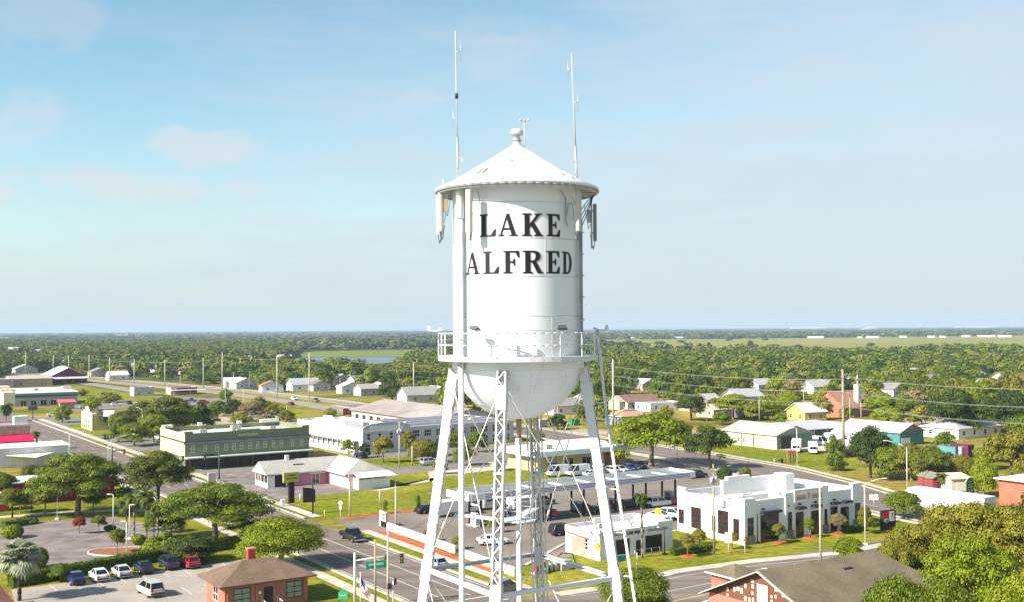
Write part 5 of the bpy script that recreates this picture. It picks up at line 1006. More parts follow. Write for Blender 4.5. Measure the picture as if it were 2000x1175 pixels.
car('sedan', 'black', 833, 1000, AV + .25, 'black sedan with shiny bonnet left of the white cargo trailer'); car('pickup', 'white', 905, 1002, AV, 'white pickup ahead of the cargo trailer under the canopy end')
car('sedan', 'red', 1066, 1010, AV + math.pi, 'bright red sedan at the pumps seen beside the back tower leg'); car('suv', 'black', 1100, 1043, AV, 'black SUV leaving the station left of the car wash'); car('sedan', 'white', 962, 1062, AV - .3, 'white sedan in the station lot behind the front tower leg')
car('suv', 'black', 1142, 1002, AV, 'black SUV at the pumps between two tie rods'); car('pickup', 'maroon', 1185, 996, AV + math.pi, 'dark maroon pickup under the canopy right of the tower'); car('suv', 'white', 1287, 988, AV, 'white SUV under the canopy beside a red sedan'); car('sedan', 'red', 1315, 984, AV, 'red sedan half behind the convenience store corner')
car('sedan', 'white', 1290, 1014, AU + math.pi + .4, 'white sedan with a yellow disc behind it, next to the car wash'); car('suv', 'white', 1316, 1012, AU + math.pi + .5, 'white SUV parked against the left wall of the convenience store')
car('sedan', 'silver', 1212, 921, AU + math.pi, 'pale silver sedan, leftmost behind the canopy right end'); car('sedan', 'blue', 1230, 918, AU + math.pi, 'blue sedan between two cars behind the canopy'); car('suv', 'navy', 1246, 914, AU + math.pi, 'navy SUV, rightmost of three beside the tan store'); car('suv', 'navy', 1362, 932, AV, 'navy SUV parked by the right end of the fuel canopy')
car('hatch', 'teal', 1425, 922, AV, 'teal hatchback behind the convenience store roof')
car('van', 'white', 1090, 929, AV + math.pi, 'white van with its bonnet to the left behind the canopy'); car('van', 'white', 1128, 928, AV + math.pi, 'boxy white van parked right behind another white van'); car('sedan', 'white', 1158, 930, AV, 'white sedan parked right of the two white vans')
car('suv', 'white', 311, 857, AU, 'white SUV parked left of the green building'); car('suv', 'grey', 298, 850, AU, 'grey SUV parked behind the white one near the green building'); car('sedan', 'black', 206, 856, AU, 'black car under the small trees by the main road'); car('sedan', 'black', 848, 892, AV, 'black sedan by the old white building corner'); car('sedan', 'black', 705, 893, AU, 'black car in the shade at the old white building corner')
car('pickup', 'grey', 616, 784, AU + math.pi, 'dark pickup on the highway below a tall pole'); car('sedan', 'white', 575, 780, AU + math.pi, 'white car on the highway left of the dark pickup'); car('sedan', 'maroon', 568, 790, AU, 'dark car on the near carriageway of the highway')
car('sedan', 'white', 104, 812, AV, 'white car in the far left lot behind a round green tree'); car('pickup', 'grey', 205, 781, AV, 'grey pickup in the far left lot'); car('suv', 'black', 207, 772, AV, 'black SUV in the far left lot'); car('suv', 'black', 1662, 889, AU + math.pi, 'black SUV parked right of the tall wooden pole')
i_ = 0
for (px, py, kd, cl, ag, lab) in ((165, 797, 'sedan', 'silver', AV, 'silver car near the red canopy stand'), (228, 792, 'suv', 'white', AV, 'white SUV alone on the pale lot past the mission building'), (252, 788, 'sedan', 'black', AU, 'black car on the pale lot below the grey shop'), (345, 782, 'sedan', 'white', AV, 'white car in front of the white canopy'), (372, 784, 'pickup', 'grey', AV, 'grey pickup in front of the white canopy'), (398, 787, 'suv', 'red', AV, 'red SUV near the end of the white canopy'), (425, 795, 'sedan', 'silver', AU, 'silver car by the brush lot'), (300, 792, 'van', 'white', AU, 'white van on the pale lot between the small shops'), (660, 910, 'sedan', 'white', AV, 'white sedan on the side street by the old hall'), (840, 907, 'suv', 'silver', AV, 'silver SUV on the side street before the long wing'), (1060, 985, 'suv', 'grey', AV, 'grey SUV under the canopy beside the back leg'), (1225, 990, 'sedan', 'black', AV, 'black sedan at the pumps right of the leg ladder'), (1250, 985, 'pickup', 'grey', AV, 'grey pickup at the pumps before the slim palm'), (1172, 926, 'sedan', 'grey', AU, 'grey sedan at the tan store behind the right leg'), (1192, 924, 'suv', 'white', AU, 'white SUV at the tan store beside the leg ladder'), (1610, 856, 'suv', 'grey', AV, 'grey SUV under the open shed roof'), (1640, 856, 'sedan', 'white', AV, 'white car at the end of the open shed'), (1578, 852, 'sedan', 'black', AV, 'black car beside the navy banner'), (1480, 815, 'suv', 'navy', AV, 'navy SUV before the dark bungalow'), (1410, 820, 'sedan', 'black', AV, 'black car under the dark oak by the salmon bungalow'), (1790, 822, 'sedan', 'black', AV, 'dark car on the sandy road beyond the teal house')):
    car(kd, cl, px, py, ag, lab)
# motorhomes, box trailers
def boxtruck(label, px, py, ang, L, H, body, band, name='motorhome', cab=True):
    t = thing(name, label, name.replace('_', ' '), G(px, py) + Vector((0, 0, .04)), ang, 'motorhomes in the back yard' if name == 'motorhome' else None)
    b = loft([[(x, -1.15 * s, .5), (x, 1.15 * s, .5), (x, 1.2 * s, 1.2), (x, 1.15 * s, H - .1), (x, .95 * s, H), (x, -.95 * s, H), (x, -1.15 * s, H - .1), (x, -1.2 * s, 1.2)] for x, s in ((-L / 2, .96), (-L / 2 + .1, 1), (L / 2 - .3, 1), (L / 2, .94))]); b.build('body', body, t)
    if band: MB().box(-L / 2 + .3, -1.215, 1.5, L / 2 - .6, 1.215, 1.9).build('stripe', band, t)
    if cab:
        loft([bsec(L / 2 - .2, .4, 1.9, 1.0), bsec(L / 2 + .7, .4, 1.75, .98), bsec(L / 2 + 1.1, .42, 1.1, .95), bsec(L / 2 + 1.7, .45, .95, .85)]).build('cab', body, t); MB().ext([(L / 2 + .66, -.85, 1.72), (L / 2 + .66, .85, 1.72), (L / 2 + 1.12, .85, 1.14), (L / 2 + 1.12, -.85, 1.14)], (.05, 0, .04)).build('windscreen', GLASS, t)
    else:
        MB().beam((L / 2, 0, .5), (L / 2 + 1.2, 0, .45), .1, .1).build('drawbar', DARK, t)
    for s in (-1, 1):
        for x in ((-L / 2 + 1.2, L / 2 + .6) if cab else (-.5, .4)):
            w = link('wheel', TYRE, t, (x, s * 1.05, .33)); link('rim', RIMM, w, (0, s * .01, 0))
        if not cab: MB().box(-1.0, s * 1.2 - .05, .62, .9, s * 1.2 + .05, .72).build('mudguard', DARK, t)
    return t
boxtruck('white motorhome with red stripe beside the green workshop', 1556, 880, AV + math.pi + .7, 6.0, 3.0, WHITE, mat('stripe_crimson', (.5, .03, .1), .5))
boxtruck('small white motorhome with cab towards the road, right of the red-striped one', 1588, 883, AV + math.pi + .75, 4.4, 2.7, WHITE, mat('stripe_pink', (.55, .3, .35), .5))
boxtruck('white box truck with tall body beside the green workshop wall', 1570, 866, AV + math.pi + .2, 5.5, 3.0, WHITE, None, 'box_truck')
boxtruck('white motorhome with grey stripe parked deep under the open shed', 1612, 850, AV, 6.0, 2.8, WHITE, mat('stripe_grey', (.3, .3, .34), .5))
boxtruck('cream caravan trailer beside the thick wooden pole', 1632, 874, AV + .3, 5.0, 2.6, mat('caravan_cream', (.7, .66, .56), .5), mat('stripe_tan', (.4, .25, .12), .5), 'caravan', False)
car('van', 'white', 1602, 868, AU + math.pi, 'white van in the back yard between motorhomes'); car('pickup', 'white', 1617, 866, AU + math.pi, 'white pickup in the back yard beside the caravan'); car('sedan', 'silver', 1588, 858, AV, 'silver sedan in front of the navy banner')
boxtruck('white boat-like trailer with rounded cover under the open shed', 1625, 862, AV, 5.0, 2.6, WHITE, None, 'covered_trailer', False)
boxtruck('white enclosed cargo trailer with twin axle near the mulch bed', 879, 1006, AV, 6.4, 2.7, WHITE, None, 'cargo_trailer', False)
boxtruck('white crew truck with tool boxes under the left end of the canopy', 962, 992, AV + math.pi, 5.2, 2.5, mat('truck_cream', (.68, .66, .6), .5), mat('box_dark', (.08, .08, .09), .5), 'work_truck')
boxtruck('white delivery truck behind the riser pipe', 1022, 1000, AV + math.pi, 5.6, 2.8, WHITE, None, 'delivery_truck')
# ------------------------------------------------------------------ poles, wires, lights, signs
TOPS = {}
def pole(key, name, label, px, pb, pt, r, m, arms=(), group=None, extra=None):
    b = G(px, pb); h = Hpx(px, pb, pt); t = thing(name, label, 'pole', b, GA, group)
    MB().tube((0, 0, 0), (0, 0, h), r, r * .68, 8).build('shaft', m, t)
    if arms:
        a = MB(); 
        for z, L in arms: a.box(-L, -.06, h - z - .06, L, .06, h - z + .06)
        a.build('cross_arm', m, t); s = MB()
        for z, L in arms:
            for x in (-L, L): s.tube((x, 0, h - z + .06), (x, 0, h - z + .3), .05, .03, 6)
        s.build('insulator', mat('insulator', (.35, .33, .3), .4), t)
    if extra: extra(t, h)
    TOPS[key] = b + Vector((0, 0, h)); return t
def transformer(t, h): MB().tube((.35, 0, h - 2.6), (.35, 0, h - 1.7), .26, .26, 12).tube((-.35, 0, h - 2.6), (-.35, 0, h - 1.8), .24, .24, 12).build('transformer', mat('xf_grey', (.5, .52, .54), .5), t)
PG = 'tall poles carrying power lines'
pole('a', 'transmission_pole', 'thick tall wooden pole rising in front of the far church', 1648, 893, 720, .36, WOODP, ((1.9, .9), (5.6, .9), (9.0, .9)), PG); pole('b', 'transmission_pole', 'thick tall pole at the grey house just right of the tank bowl', 1198, 830, 700, .36, CREAMP, ((3.0, .9), (5.6, .9), (8.0, .9)), PG)
for k, (x, pb, pt, lab) in enumerate(((808, 778, 706, 'tall pole against dark trees left of the tower'), (604, 779, 688, 'tallest pale pole by the highway, right in front of the lake'), (541, 780, 695, 'tall pale pole left of the lake beside the highway'), (434, 760, 687, 'tall pole where the highway bends, over the white roofs'), (397, 757, 698, 'pole near the trees left of the highway bend'), (322, 752, 701, 'pole behind the small brown shop'), (262, 748, 699, 'pole behind the small grey shop'), (214, 745, 697, 'pole right of the arched white roof, far left'), (174, 738, 692, 'pole right behind the maroon hall'), (134, 732, 693, 'pole just behind the maroon hall ridge'), (104, 728, 693, 'pole left of the maroon hall ridge'), (50, 729, 685, 'leftmost far pole over the tan shed'))):
    pole('h%d' % k, 'transmission_pole', lab, x, pb, pt, .3, CREAMP, ((1.5, .8),), PG)
for k, (x, pb, pt, lab, xt) in enumerate(((1395, 1083, 905, 'brown utility pole between the car wash and the convenience store', transformer), (1603, 1097, 940, 'grey utility pole on the kerb in front of the store doors', None), (773, 1035, 948, 'cream utility pole with guy wires beside the mulch bed', None), (733, 1190, 1053, 'weathered wooden pole at the crossing with small brackets', None), (758, 1188, 1030, 'slim pale pole at the crossing right of the wooden one', None), (780, 914, 823, 'utility pole with white transformers before the old white building', transformer), (683, 1008, 940, 'thin dark pole on the lawn with a white base', None), (742, 985, 955, 'thin dark bent pole on the lawn', None), (805, 908, 870, 'short pale pole beside young trees', None), (665, 905, 850, 'thin pole between the green and the white buildings', None), (1089, 830, 780, 'pale pole left of the dark bungalow trees', None), (1483, 823, 772, 'pale pole before the dark bungalow', None), (1380, 822, 782, 'pale pole beside the dark oak', None), (1570, 812, 760, 'thin pole before the yellow house', None), (1660, 822, 776, 'slanting twin-lamp pole beside the reddish church roof', None), (1682, 822, 785, 'thin pole under the white steeple', None), (1808, 828, 795, 'small pole with white meter beside the road to the right', None), (352, 768, 733, 'short pole behind the brown shop', None), (440, 800, 762, 'short pole near the bare brush', None), (475, 800, 760, 'short pole right of the bare brush', None), (487, 760, 722, 'short pole at the highway edge near the white cottage', None), (456, 757, 725, 'short pole over the white roofs by the highway', None), (560, 812, 790, 'thin pole on the bright lawn', None), (664, 770, 737, 'thin pole before the cottages right of the lake pole', None), (1240, 725, 700, 'lone pole among trees right of the tank', None), (1402, 730, 696, 'lone slim pole in the woods before the marsh', None))):
    pole('u%d' % k, 'utility_pole', lab, x, pb, pt, .16 if pb > 850 else .13, WOODP if k in (0, 3) else CREAMP, ((.6, 1.0),) if k in (0, 5, 11, 10) else (), 'utility poles', xt)
def wires(label, A, B, offs, sag, r=.035):
    n = Vector((math.cos(GA), math.sin(GA), 0))
    for dx, dz in offs:
        b = MB()
        pts = []
        for i in range(17):
            f = i / 16; p = TOPS[A].lerp(TOPS[B], f) + n * dx - Vector((0, 0, dz + sag * 4 * f * (1 - f))); pts.append(p)
        b.path(pts, r, 4); tag(b.build('power_line', mat('wire_tan', (.3, .29, .25), .6)), label, 'wire', 'power lines ' + label[11:])
TOPS['r'] = G(2210, 960) + Vector((0, 0, 21.5)); TOPS['t'] = TOPS['h0'] + Vector((-60, 140, 0)); TOPS['l'] = G(-60, 725) + Vector((0, 0, 13))
trio = [(s, z) for z in (1.8, 5.5, 8.9) for s in (-.9, .9)]
wires('one of six wires running from the thick wooden pole out of the picture', 'a', 'r', trio, 1.2); wires('one of six wires sagging between the two thick poles right of the tower', 'b', 'a', [(s, z) for z in (2.4, 5.4, 8.3) for s in (-.9, .9)], 1.3); wires('one of three wires passing behind the tower legs between two tall poles', 'h0', 'b', [(0, 1.5), (0, 4), (0, 6.5)], 1.2)
for i in range(0, 10): wires('one of the wires between tall highway poles, %s span' % ('first second third fourth fifth sixth seventh eighth ninth tenth'.split()[i] + ''), 'h%d' % i, 'h%d' % (i + 1), [(-.8, 1.4), (.8, 1.4), (0, 4.0)] if i < 5 else [(-.8, 1.4), (.8, 1.4)], .8, .04)
gw = MB()
q = TOPS['u2'] - Vector((0, 0, 4.2)); b0 = G(822, 1000)
gw.tube(q, G(815, 1003) + Vector((0, 0, 3.0)), .03, .03, 4).tube(q - Vector((0, 0, .5)), G(815, 1003) + Vector((0, 0, 2.6)), .03, .03, 4)
tag(gw.build('guy_wire', mat('wire_tan', (.3, .29, .25))), 'pair of guy wires slanting from the cream pole to the station lot', 'wires')
def streetlight(label, px, pb, pt, dx, dz, m, r=.11):
    b = G(px, pb); h = Hpx(px, pb, pt); t = thing('street_light', label, 'street light', b, 0, 'street lights')
    MB().tube((0, 0, 0), (0, 0, h), r, r * .7, 8).box(-.3, -.3, 0, .3, .3, .25).build('shaft', m, t); a = MB(); a.path([(0, 0, h - .1), (dx * .4, 0, h + dz * .55), (dx, 0, h + dz)], .055, 6); a.build('arm', m, t); s = 1 if dx > 0 else -1
    MB().ell((dx + s * .35, 0, h + dz - .02), (.45, .16, .1), 8).build('lamp_head', mat('lamp_grey', (.6, .6, .58), .4), t); return t
LP = mat('lamp_cream', (.66, .62, .54), .5)
streetlight('cream street light with arm to the right, beside the black monument sign', 1690, 1063, 945, 2.6, .9, LP); streetlight('cream street light with long arm to the left, above the white container', 1772, 958, 873, -3.8, 1.4, LP); streetlight('pale street light on the far kerb before the green workshop', 1557, 911, 835, -.6, .1, LP, .1)
streetlight('thin dark lamp post on the curving road verge', 1463, 928, 892, -.9, .0, DARK, .08); streetlight('thin dark lamp post left of the dark oak by the curving road', 1323, 920, 868, -.7, 0, DARK, .08); streetlight('cream park lamp post left of the car park', 112, 1013, 950, .1, .05, LP, .09); streetlight('cream park lamp post beside the red-leaved tree', 221, 1037, 965, -.3, .1, LP, .09); streetlight('cream lamp post among palms in the park', 253, 1052, 985, .1, .05, LP, .09); streetlight('slim cream lamp post behind the island planting', 247, 1090, 1018, -.1, .1, LP, .09)
streetlight('black lamp post before the leftmost store doors', 1480, 1060, 1003, -.3, .2, BLACK, .09); streetlight('black lamp post in the middle of the store front', 1570, 1044, 992, -.4, .2, BLACK, .09); streetlight('black lamp post right of the store sign panel', 1634, 1034, 983, -.4, .2, BLACK, .09); streetlight('black lamp post at the right end of the car wash', 1298, 1082, 1030, -.3, .1, BLACK, .09)
streetlight('pale street light by the main road beyond the white metal shop', 135, 905, 845, -.2, .1, LP, .1); streetlight('street light with long green-grey arm reaching over small trees', 217, 918, 857, 4.8, 1.2, mat('lamp_sage', (.36, .42, .34), .5), .1); streetlight('thin pale post beside the black signal mast', 211, 908, 868, .1, .0, LP, .08); streetlight('white lamp beside the white sign board, over the trees', 278, 850, 800, -1.2, .8, WHITE, .1)
def signal(label, px, pb, pt, armx, army, m, heads, board=None):
    b = G(px, pb); h = Hpx(px, pb, pt); t = thing('traffic_signal', label, 'traffic signal', b, 0, 'traffic signals'); MB().tube((0, 0, 0), (0, 0, h), .17, .12, 10).build('mast', m, t)
    e = Vector((armx, army, h - .7)); MB().tube((0, 0, h - .9), e, .11, .06, 8).build('arm', m, t)
    for f in heads:
        p = Vector((0, 0, h - .9)).lerp(e, f); hd = MB().box(p.x - .2, p.y - .2, p.z - 1.0, p.x + .2, p.y + .14, p.z + .1).build('signal_head', BLACK, t)
        for i, c_ in enumerate(((.25, .02, .02), (.3, .2, .02), (.02, .2, .08))): MB().tube((p.x, p.y - .2, p.z - .1 - i * .33), (p.x, p.y - .26, p.z - .1 - i * .33), .11, .11, 10).build('lens', mat('lens_%d' % i, c_, .3), hd)
    if board:
        f, L, Hh = board; p = Vector((0, 0, h - .9)).lerp(e, f); d = Vector((armx, army, 0)).normalized(); bd = MB(); bd.beam(p + Vector((0, -.16, -.75)) - d * L / 2, p + Vector((0, -.16, -.75)) + d * L / 2, .05, Hh); bo = bd.build('street_sign', mat('sign_teal', (.0, .3, .2), .5), t)
        tl = MB(); tl.beam(p + Vector((0, -.2, -.7)) - d * L * .36, p + Vector((0, -.2, -.7)) + d * L * .36, .02, .28); tl.build('text_line', mat('sign_text', (.3, .62, .52), .5), bo)
    return t
signal('cream mast-arm signal with a green street sign at the crossing', 693, 1190, 1078, 5.6, 2.6, LP, (.62, .92), (.42, 2.5, .85))
signal('black signal mast beside the main road with a short arm', 219, 922, 872, 2.4, 1.4, BLACK, (.95,)); signal('dark green signal mast before the green building with arm to the left', 428, 934, 880, -9.5, -3.0, mat('mast_green', (.03, .08, .08), .5), (.3, .75))
t = thing('pedestrian_signal', 'small black pedestrian signals on a short cream post at the crossing', 'traffic signal', G(768, 1192), 0); MB().tube((0, 0, 0), (0, 0, 3.4), .08, .08, 8).build('post', LP, t); MB().box(-.65, -.2, 2.5, -.15, .2, 3.1).box(.12, -.15, 3.0, .4, .15, 3.7).build('signal_head', BLACK, t)
# flag
t = thing('flagpole', 'slim flagpole with a hanging stars-and-stripes flag by the road', 'flag', G(704, 1192), 0); hF = Hpx(704, 1192, 1118); MB().tube((0, 0, 0), (0, 0, hF), .05, .035, 8).tube((0, 0, hF), (0, 0, hF + .12), .1, .02, 8).build('pole', WHITE, t)
fl = MB(); nx, nz = 12, 13
def fp(i, j):
    a = i / nx; x = .06 + a * 1.15 - .0; zz = hF - .5 - j / nz * 1.35 - a * 1.7 ; return (x, .12 * math.sin(a * 7 + j * .25), zz)
for j in range(nz):
    for i in range(nx):
        k = 2 if (i < 5 and j < 7) else (j % 2); fl.add([fp(i, j), fp(i + 1, j), fp(i + 1, j + 1), fp(i, j + 1)], [(0, 1, 2, 3)], k)
fl.build('flag', [mat('flag_red', (.5, .03, .06), .8), mat('flag_white', (.75, .73, .73), .8), mat('flag_blue', (.03, .04, .18), .8)], t)
# station entrance sign, low walls, small signs
t = gthing('price_sign', 'fuel price sign with white posts and dark figures by the station entrance', 'sign', 161.0, 80.6, R(-90)); MB().box(-1.7, -.2, 0, -1.3, .2, 2.5).build('post', WHITE, t); MB().box(-1.25, -.18, 0, .5, .18, .9).build('base', BLACK, t); pnl = MB().box(-1.25, -.18, .9, .5, .18, 2.4).build('panel', mat('price_panel', (.55, .46, .42), .6), t); text('3.39', .62, BLACK, pnl, (-.38, -.2, 1.95), FACE_F); text('3.79', .62, BLACK, pnl, (-.38, -.2, 1.3), FACE_F)
for lab, u0, u1 in (('long white rendered wall along the mulch bed', 136.5, 159), ('shorter white wall past the driveway gap in the mulch bed', 119.5, 134.2)):
    b = MB().beam(Wp(u0, 79.4 if u0 > 135 else 78.4, .55), Wp(u1, 80.0 if u0 > 135 else 79.0, .55), .3, 1.1); o = tag(b.build('low_wall', WHITE), lab, 'wall', 'white walls round the station lot'); o.name = 'low_wall'
t = thing('yellow_sign', 'yellow panel sign on a thick dark pylon before the pink shop', 'sign', G(569, 981), GA); hh = Hpx(569, 981, 940); MB().box(-.5, -.3, 0, .5, .3, hh).build('pylon', mat('pylon_maroon', (.02, .006, .008), .7), t); bd = MB().box(-1.6, -.25, hh, 1.3, .25, hh + 1.8).build('panel', mat('sign_olive', (.45, .42, .04), .6), t); MB().box(-1.65, -.28, hh + 1.7, 1.35, -.18, hh + 1.85).box(-1.65, -.28, hh, -1.5, -.18, hh + 1.7).build('frame', mat('sign_frame', (.66, .63, .36), .6), bd)
for i, (x0, x1, z) in enumerate(((-.6, .7, 1.1), (-1.0, 1.0, .5))): MB().box(x0, -.29, hh + z, x1, -.253, hh + z + .3).build('text_line', mat('sign_olive_dark', (.2, .17, .01), .6), bd)
t = thing('black_board_sign', 'black board sign on a post at the edge of the bright lawn', 'sign', G(611, 1003), GA - R(10)); hh = Hpx(611, 1003, 979); MB().tube((0, 0, 0), (0, 0, hh + 2.9), .14, .14, 8).build('post', BLACK, t); MB().ext([(-1.7, -.2, hh), (.4, -.2, hh), (.4, -.2, hh + 2.1), (-.2, -.2, hh + 2.4), (-1.75, -.2, hh + 2.6)], (0, .25, 0)).build('board', mat('board_black', (.012, .008, .014), .6), t)
t = thing('white_board_sign', 'white blank sign board on a pole above small trees', 'sign', G(213, 840), 0); hh = Hpx(213, 840, 812); MB().tube((0, 0, 0), (0, 0, hh), .12, .12, 8).build('pole', mat('pole_cream', (.6, .55, .38), .6), t); MB().box(-1.75, -.3, hh, 1.75, .3, hh + 2.0).build('board', mat('board_white', (.62, .62, .66), .5), t)
t = thing('billboard', 'dark board on a single post at the far left street corner', 'sign', G(64, 817), GA); MB().tube((0, 0, 0), (0, 0, 3.4), .15, .15, 8).build('post', DARK, t); MB().box(-1.6, -.15, 3.2, 1.6, .15, 4.6).build('board', mat('board_mauve', (.14, .1, .1), .7), t)
t = thing('road_sign', 'round pale road sign above a small plate on the lawn edge', 'sign', G(665, 1016), 0); MB().tube((0, 0, 0), (0, 0, 3.0), .06, .06, 8).build('post', LP, t); MB().tube((0, -.06, 3.0), (0, .0, 3.0), .38, .38, 16).box(-.25, -.05, 1.9, .25, .0, 2.5).build('plate', mat('plate_pale', (.6, .58, .5), .5), t)
for px, pb, pt, lab in ((1423, 1083, 1038, 'white framed sign on posts before the store left wall'), (1455, 1082, 1050, 'short post with small red plate at the store corner')):
    t = thing('kerb_sign', lab, 'sign', G(px, pb), 0); h = Hpx(px, pb, pt); MB().tube((0, 0, 0), (0, 0, h), .06, .06, 6).build('post', LP, t); MB().box(-.5 if px < 1440 else -.2, -.06, h - 1.5 if px < 1440 else h - .4, .5 if px < 1440 else .2, -.0, h).build('plate', WHITE if px < 1440 else mat('plate_red', (.5, .08, .05), .5), t)
t = thing('route_sign', 'pair of white square route markers beside the curving road', 'sign', G(1707, 1000), 0); h = Hpx(1707, 1000, 966); MB().tube((0, 0, 0), (0, 0, h), .05, .05, 6).build('post', GALV, t)
for x in (-.75, .1): MB().box(x, -.05, h - .8, x + .65, 0, h - .15).box(x, -.05, h - .1, x + .65, 0, h + .15).build('plate', WHITE, t)
t = thing('green_town_sign', 'small green house-shaped sign on the lawn by the brick office', 'sign', G(670, 1181), 0); MB().ext([(-.55, 0, .7), (.55, 0, .7), (.55, 0, 1.5), (0, 0, 1.85), (-.55, 0, 1.5)], (0, .08, 0)).build('panel', mat('sign_mint', (.03, .35, .16), .5), t); MB().box(-.5, .01, 0, -.44, .07, .7).box(.44, .01, 0, .5, .07, .7).build('leg', DARK, t); MB().box(-.35, -.02, 1.1, .35, -.003, 1.2).build('text_line', mat('sign_text', (.3, .62, .52)), t)
t = thing('teal_street_sign', 'teal street sign hanging from a pale arm beside the car wash', 'sign', G(1211, 1120), GA); MB().box(-.9, -.03, 1.6, .9, .03, 2.3).build('panel', mat('sign_teal2', (.0, .3, .22), .5), t); MB().beam((-.9, 0, 2.5), (3.2, .3, 2.2), .1, .1).tube((3.0, .2, 0), (3.0, .2, 2.4), .08, .08, 6).build('arm', LP, t)
t = thing('utility_cabinet', 'grey roadside utility cabinet before the green building', 'cabinet', G(413, 940), GA); MB().box(-.8, -.4, 0, .8, .4, 1.9).box(-.9, -.5, 0, .9, .5, .12).build('body', mat('cabinet_grey', (.42, .38, .36), .6), t); MB().box(-.7, -.43, .2, .7, -.403, 1.75).build('door', mat('cabinet_door', (.46, .42, .4), .6), t)
t = thing('yellow_disc_sign', 'yellow-green disc sign beside a white sedan near the car wash', 'sign', G(1285, 1020), 0); MB().tube((0, 0, 0), (0, 0, 1.6), .05, .05, 6).build('post', LP, t); MB().tube((0, -.05, 1.9), (0, .05, 1.9), .55, .55, 16).build('disc', mat('disc_yellow', (.6, .6, .03), .5), t)
t = thing('vacuum_station', 'car vacuum stand with red box, green cap and grey hoses before the car wash', 'vacuum station', G(1080, 1115), GA); MB().box(-3.2, -.5, 0, -1.0, .5, .3).box(1.0, -.6, 0, 2.6, .6, 1.3).build('base', mat('vac_grey', (.4, .38, .34), .6), t); MB().box(-3.0, -.4, .3, -1.3, .4, 1.5).build('red_box', mat('vac_red', (.55, .02, .06), .5), t); MB().tube((-.4, 0, 0), (-.4, 0, 1.2), .3, .3, 12).tube((.4, 0, 0), (.4, 0, 1.5), .35, .35, 12).build('tank', mat('vac_steel', (.4, .4, .42), .4, .05, 1, .5), t)
MB().ell((-1.8, -.6, .6), (.3, .3, .25), 8).build('green_cap', mat('vac_green', (.05, .45, .12), .5), t); MB().path([(.4, 0, 1.5), (1.6, .2, 2.2), (3.4, .3, 1.9), (4.2, .3, .2)], .07, 6).build('hose', DARK, t)
t = thing('yellow_marker', 'yellow clearance marker on a thin post at the car wash bay', 'sign', G(1168, 1102), 0); MB().tube((0, 0, 0), (0, 0, 2.0), .05, .05, 6).tube((.5, 0, 0), (.1, 0, 2.0), .04, .04, 6).build('post', LP, t); MB().tube((0, -.08, 2.4), (0, .08, 2.4), .45, .45, 8).build('panel', mat('marker_yellow', (.7, .5, .02), .5), t)
t = thing('site_fence', 'low grey wire fence panel by the car wash garage', 'fence', G(1240, 1092), GA)
f_ = MB()
for x in (0, 1.5, 3, 4.5): f_.tube((x, 0, 0), (x, 0, 1.3), .04, .04, 6)
f_.beam((0, 0, 1.25), (4.5, 0, 1.25), .04, .04).beam((0, 0, .7), (4.5, 0, .7), .03, .03); f_.build('rails', GALV, t)
t = thing('notice_shelter', 'small brown timber shelter with red roof on the far verge', 'shelter', G(1546, 903), GA)
for x in (-1.4, -.4, .6, 1.4): MB().box(x, -.1, 0, x + .14, .1, 2.2).build('post', mat('shelter_brown', (.28, .18, .1), .8), t)
MB().ext([(-1.7, -.6, 2.2), (1.8, -.6, 2.2), (1.5, 0, 2.9), (-1.3, 0, 2.9)], (0, .5, 0)).build('roof', mat('shelter_red', (.3, .06, .05), .7), t)
t = thing('bench', 'pale concrete bench beside the far pavement', 'bench', G(1517, 899), GA); MB().box(-.9, -.25, .4, .9, .25, .5).build('seat', CONC, t); MB().box(-.8, -.2, 0, -.6, .2, .4).box(.6, -.2, 0, .8, .2, .4).build('leg', CONC, t)
t = thing('litter_bin', 'dark litter bin beside the pale bench on the far verge', 'bin', G(1527, 903), 0); MB().lathe([(.28, 0), (.33, .9), (.35, .95), (.2, 1.05), (.001, 1.08)], 14).build('drum', BLACK, t)
t = thing('dumpster', 'bright green dumpster by the side street behind the tower', 'dumpster', G(1122, 829), GA); MB().box(-1.6, -.9, .1, 1.6, .9, 1.7).build('body', mat('dumpster_green', (.02, .25, .06), .6), t); MB().ext([(-1.65, -.95, 1.7), (1.65, -.95, 1.7), (1.65, .95, 2.0), (-1.65, .95, 2.0)], (0, 0, .08)).build('lid', mat('dumpster_lid', (.02, .12, .04), .6), t)
t = thing('street_shelter', 'pale boxy bus shelter beyond the riser pipe', 'shelter', G(1062, 833), GA); MB().box(-2.2, -1, 2.4, 2.2, 1, 2.6).build('roof', WHROOF, t); MB().box(-2.1, .8, 0, 2.1, .95, 2.4).box(-2.1, -.9, 0, -2.0, .8, 2.4).build('panel', mat('shelter_pale', (.55, .55, .56), .5), t)
for a, bq in ((-2.1, -.9), (2.0, -.9)): MB().box(a, bq, 0, a + .1, bq + .1, 2.4).build('post', GALV, t)
# traffic island planter
t = thing('planter_island', 'round kerbed island of red mulch at the end of the parking bays', 'planter', G(240, 1077), 0); MB().lathe([(5.0, 0), (5.0, .18), (4.7, .2), (4.7, .1)], 40).build('kerb', mat('kerb_pink', (.6, .42, .36), .8), t); MB().lathe([(4.7, .12), (2, .3), (.001, .35)], 40).build('mulch', mat('mulch_brown', (.25, .1, .05), .95, .2, 1.5, fine=.25), t)
for v in t.children: v.scale = (1, .62, 1)

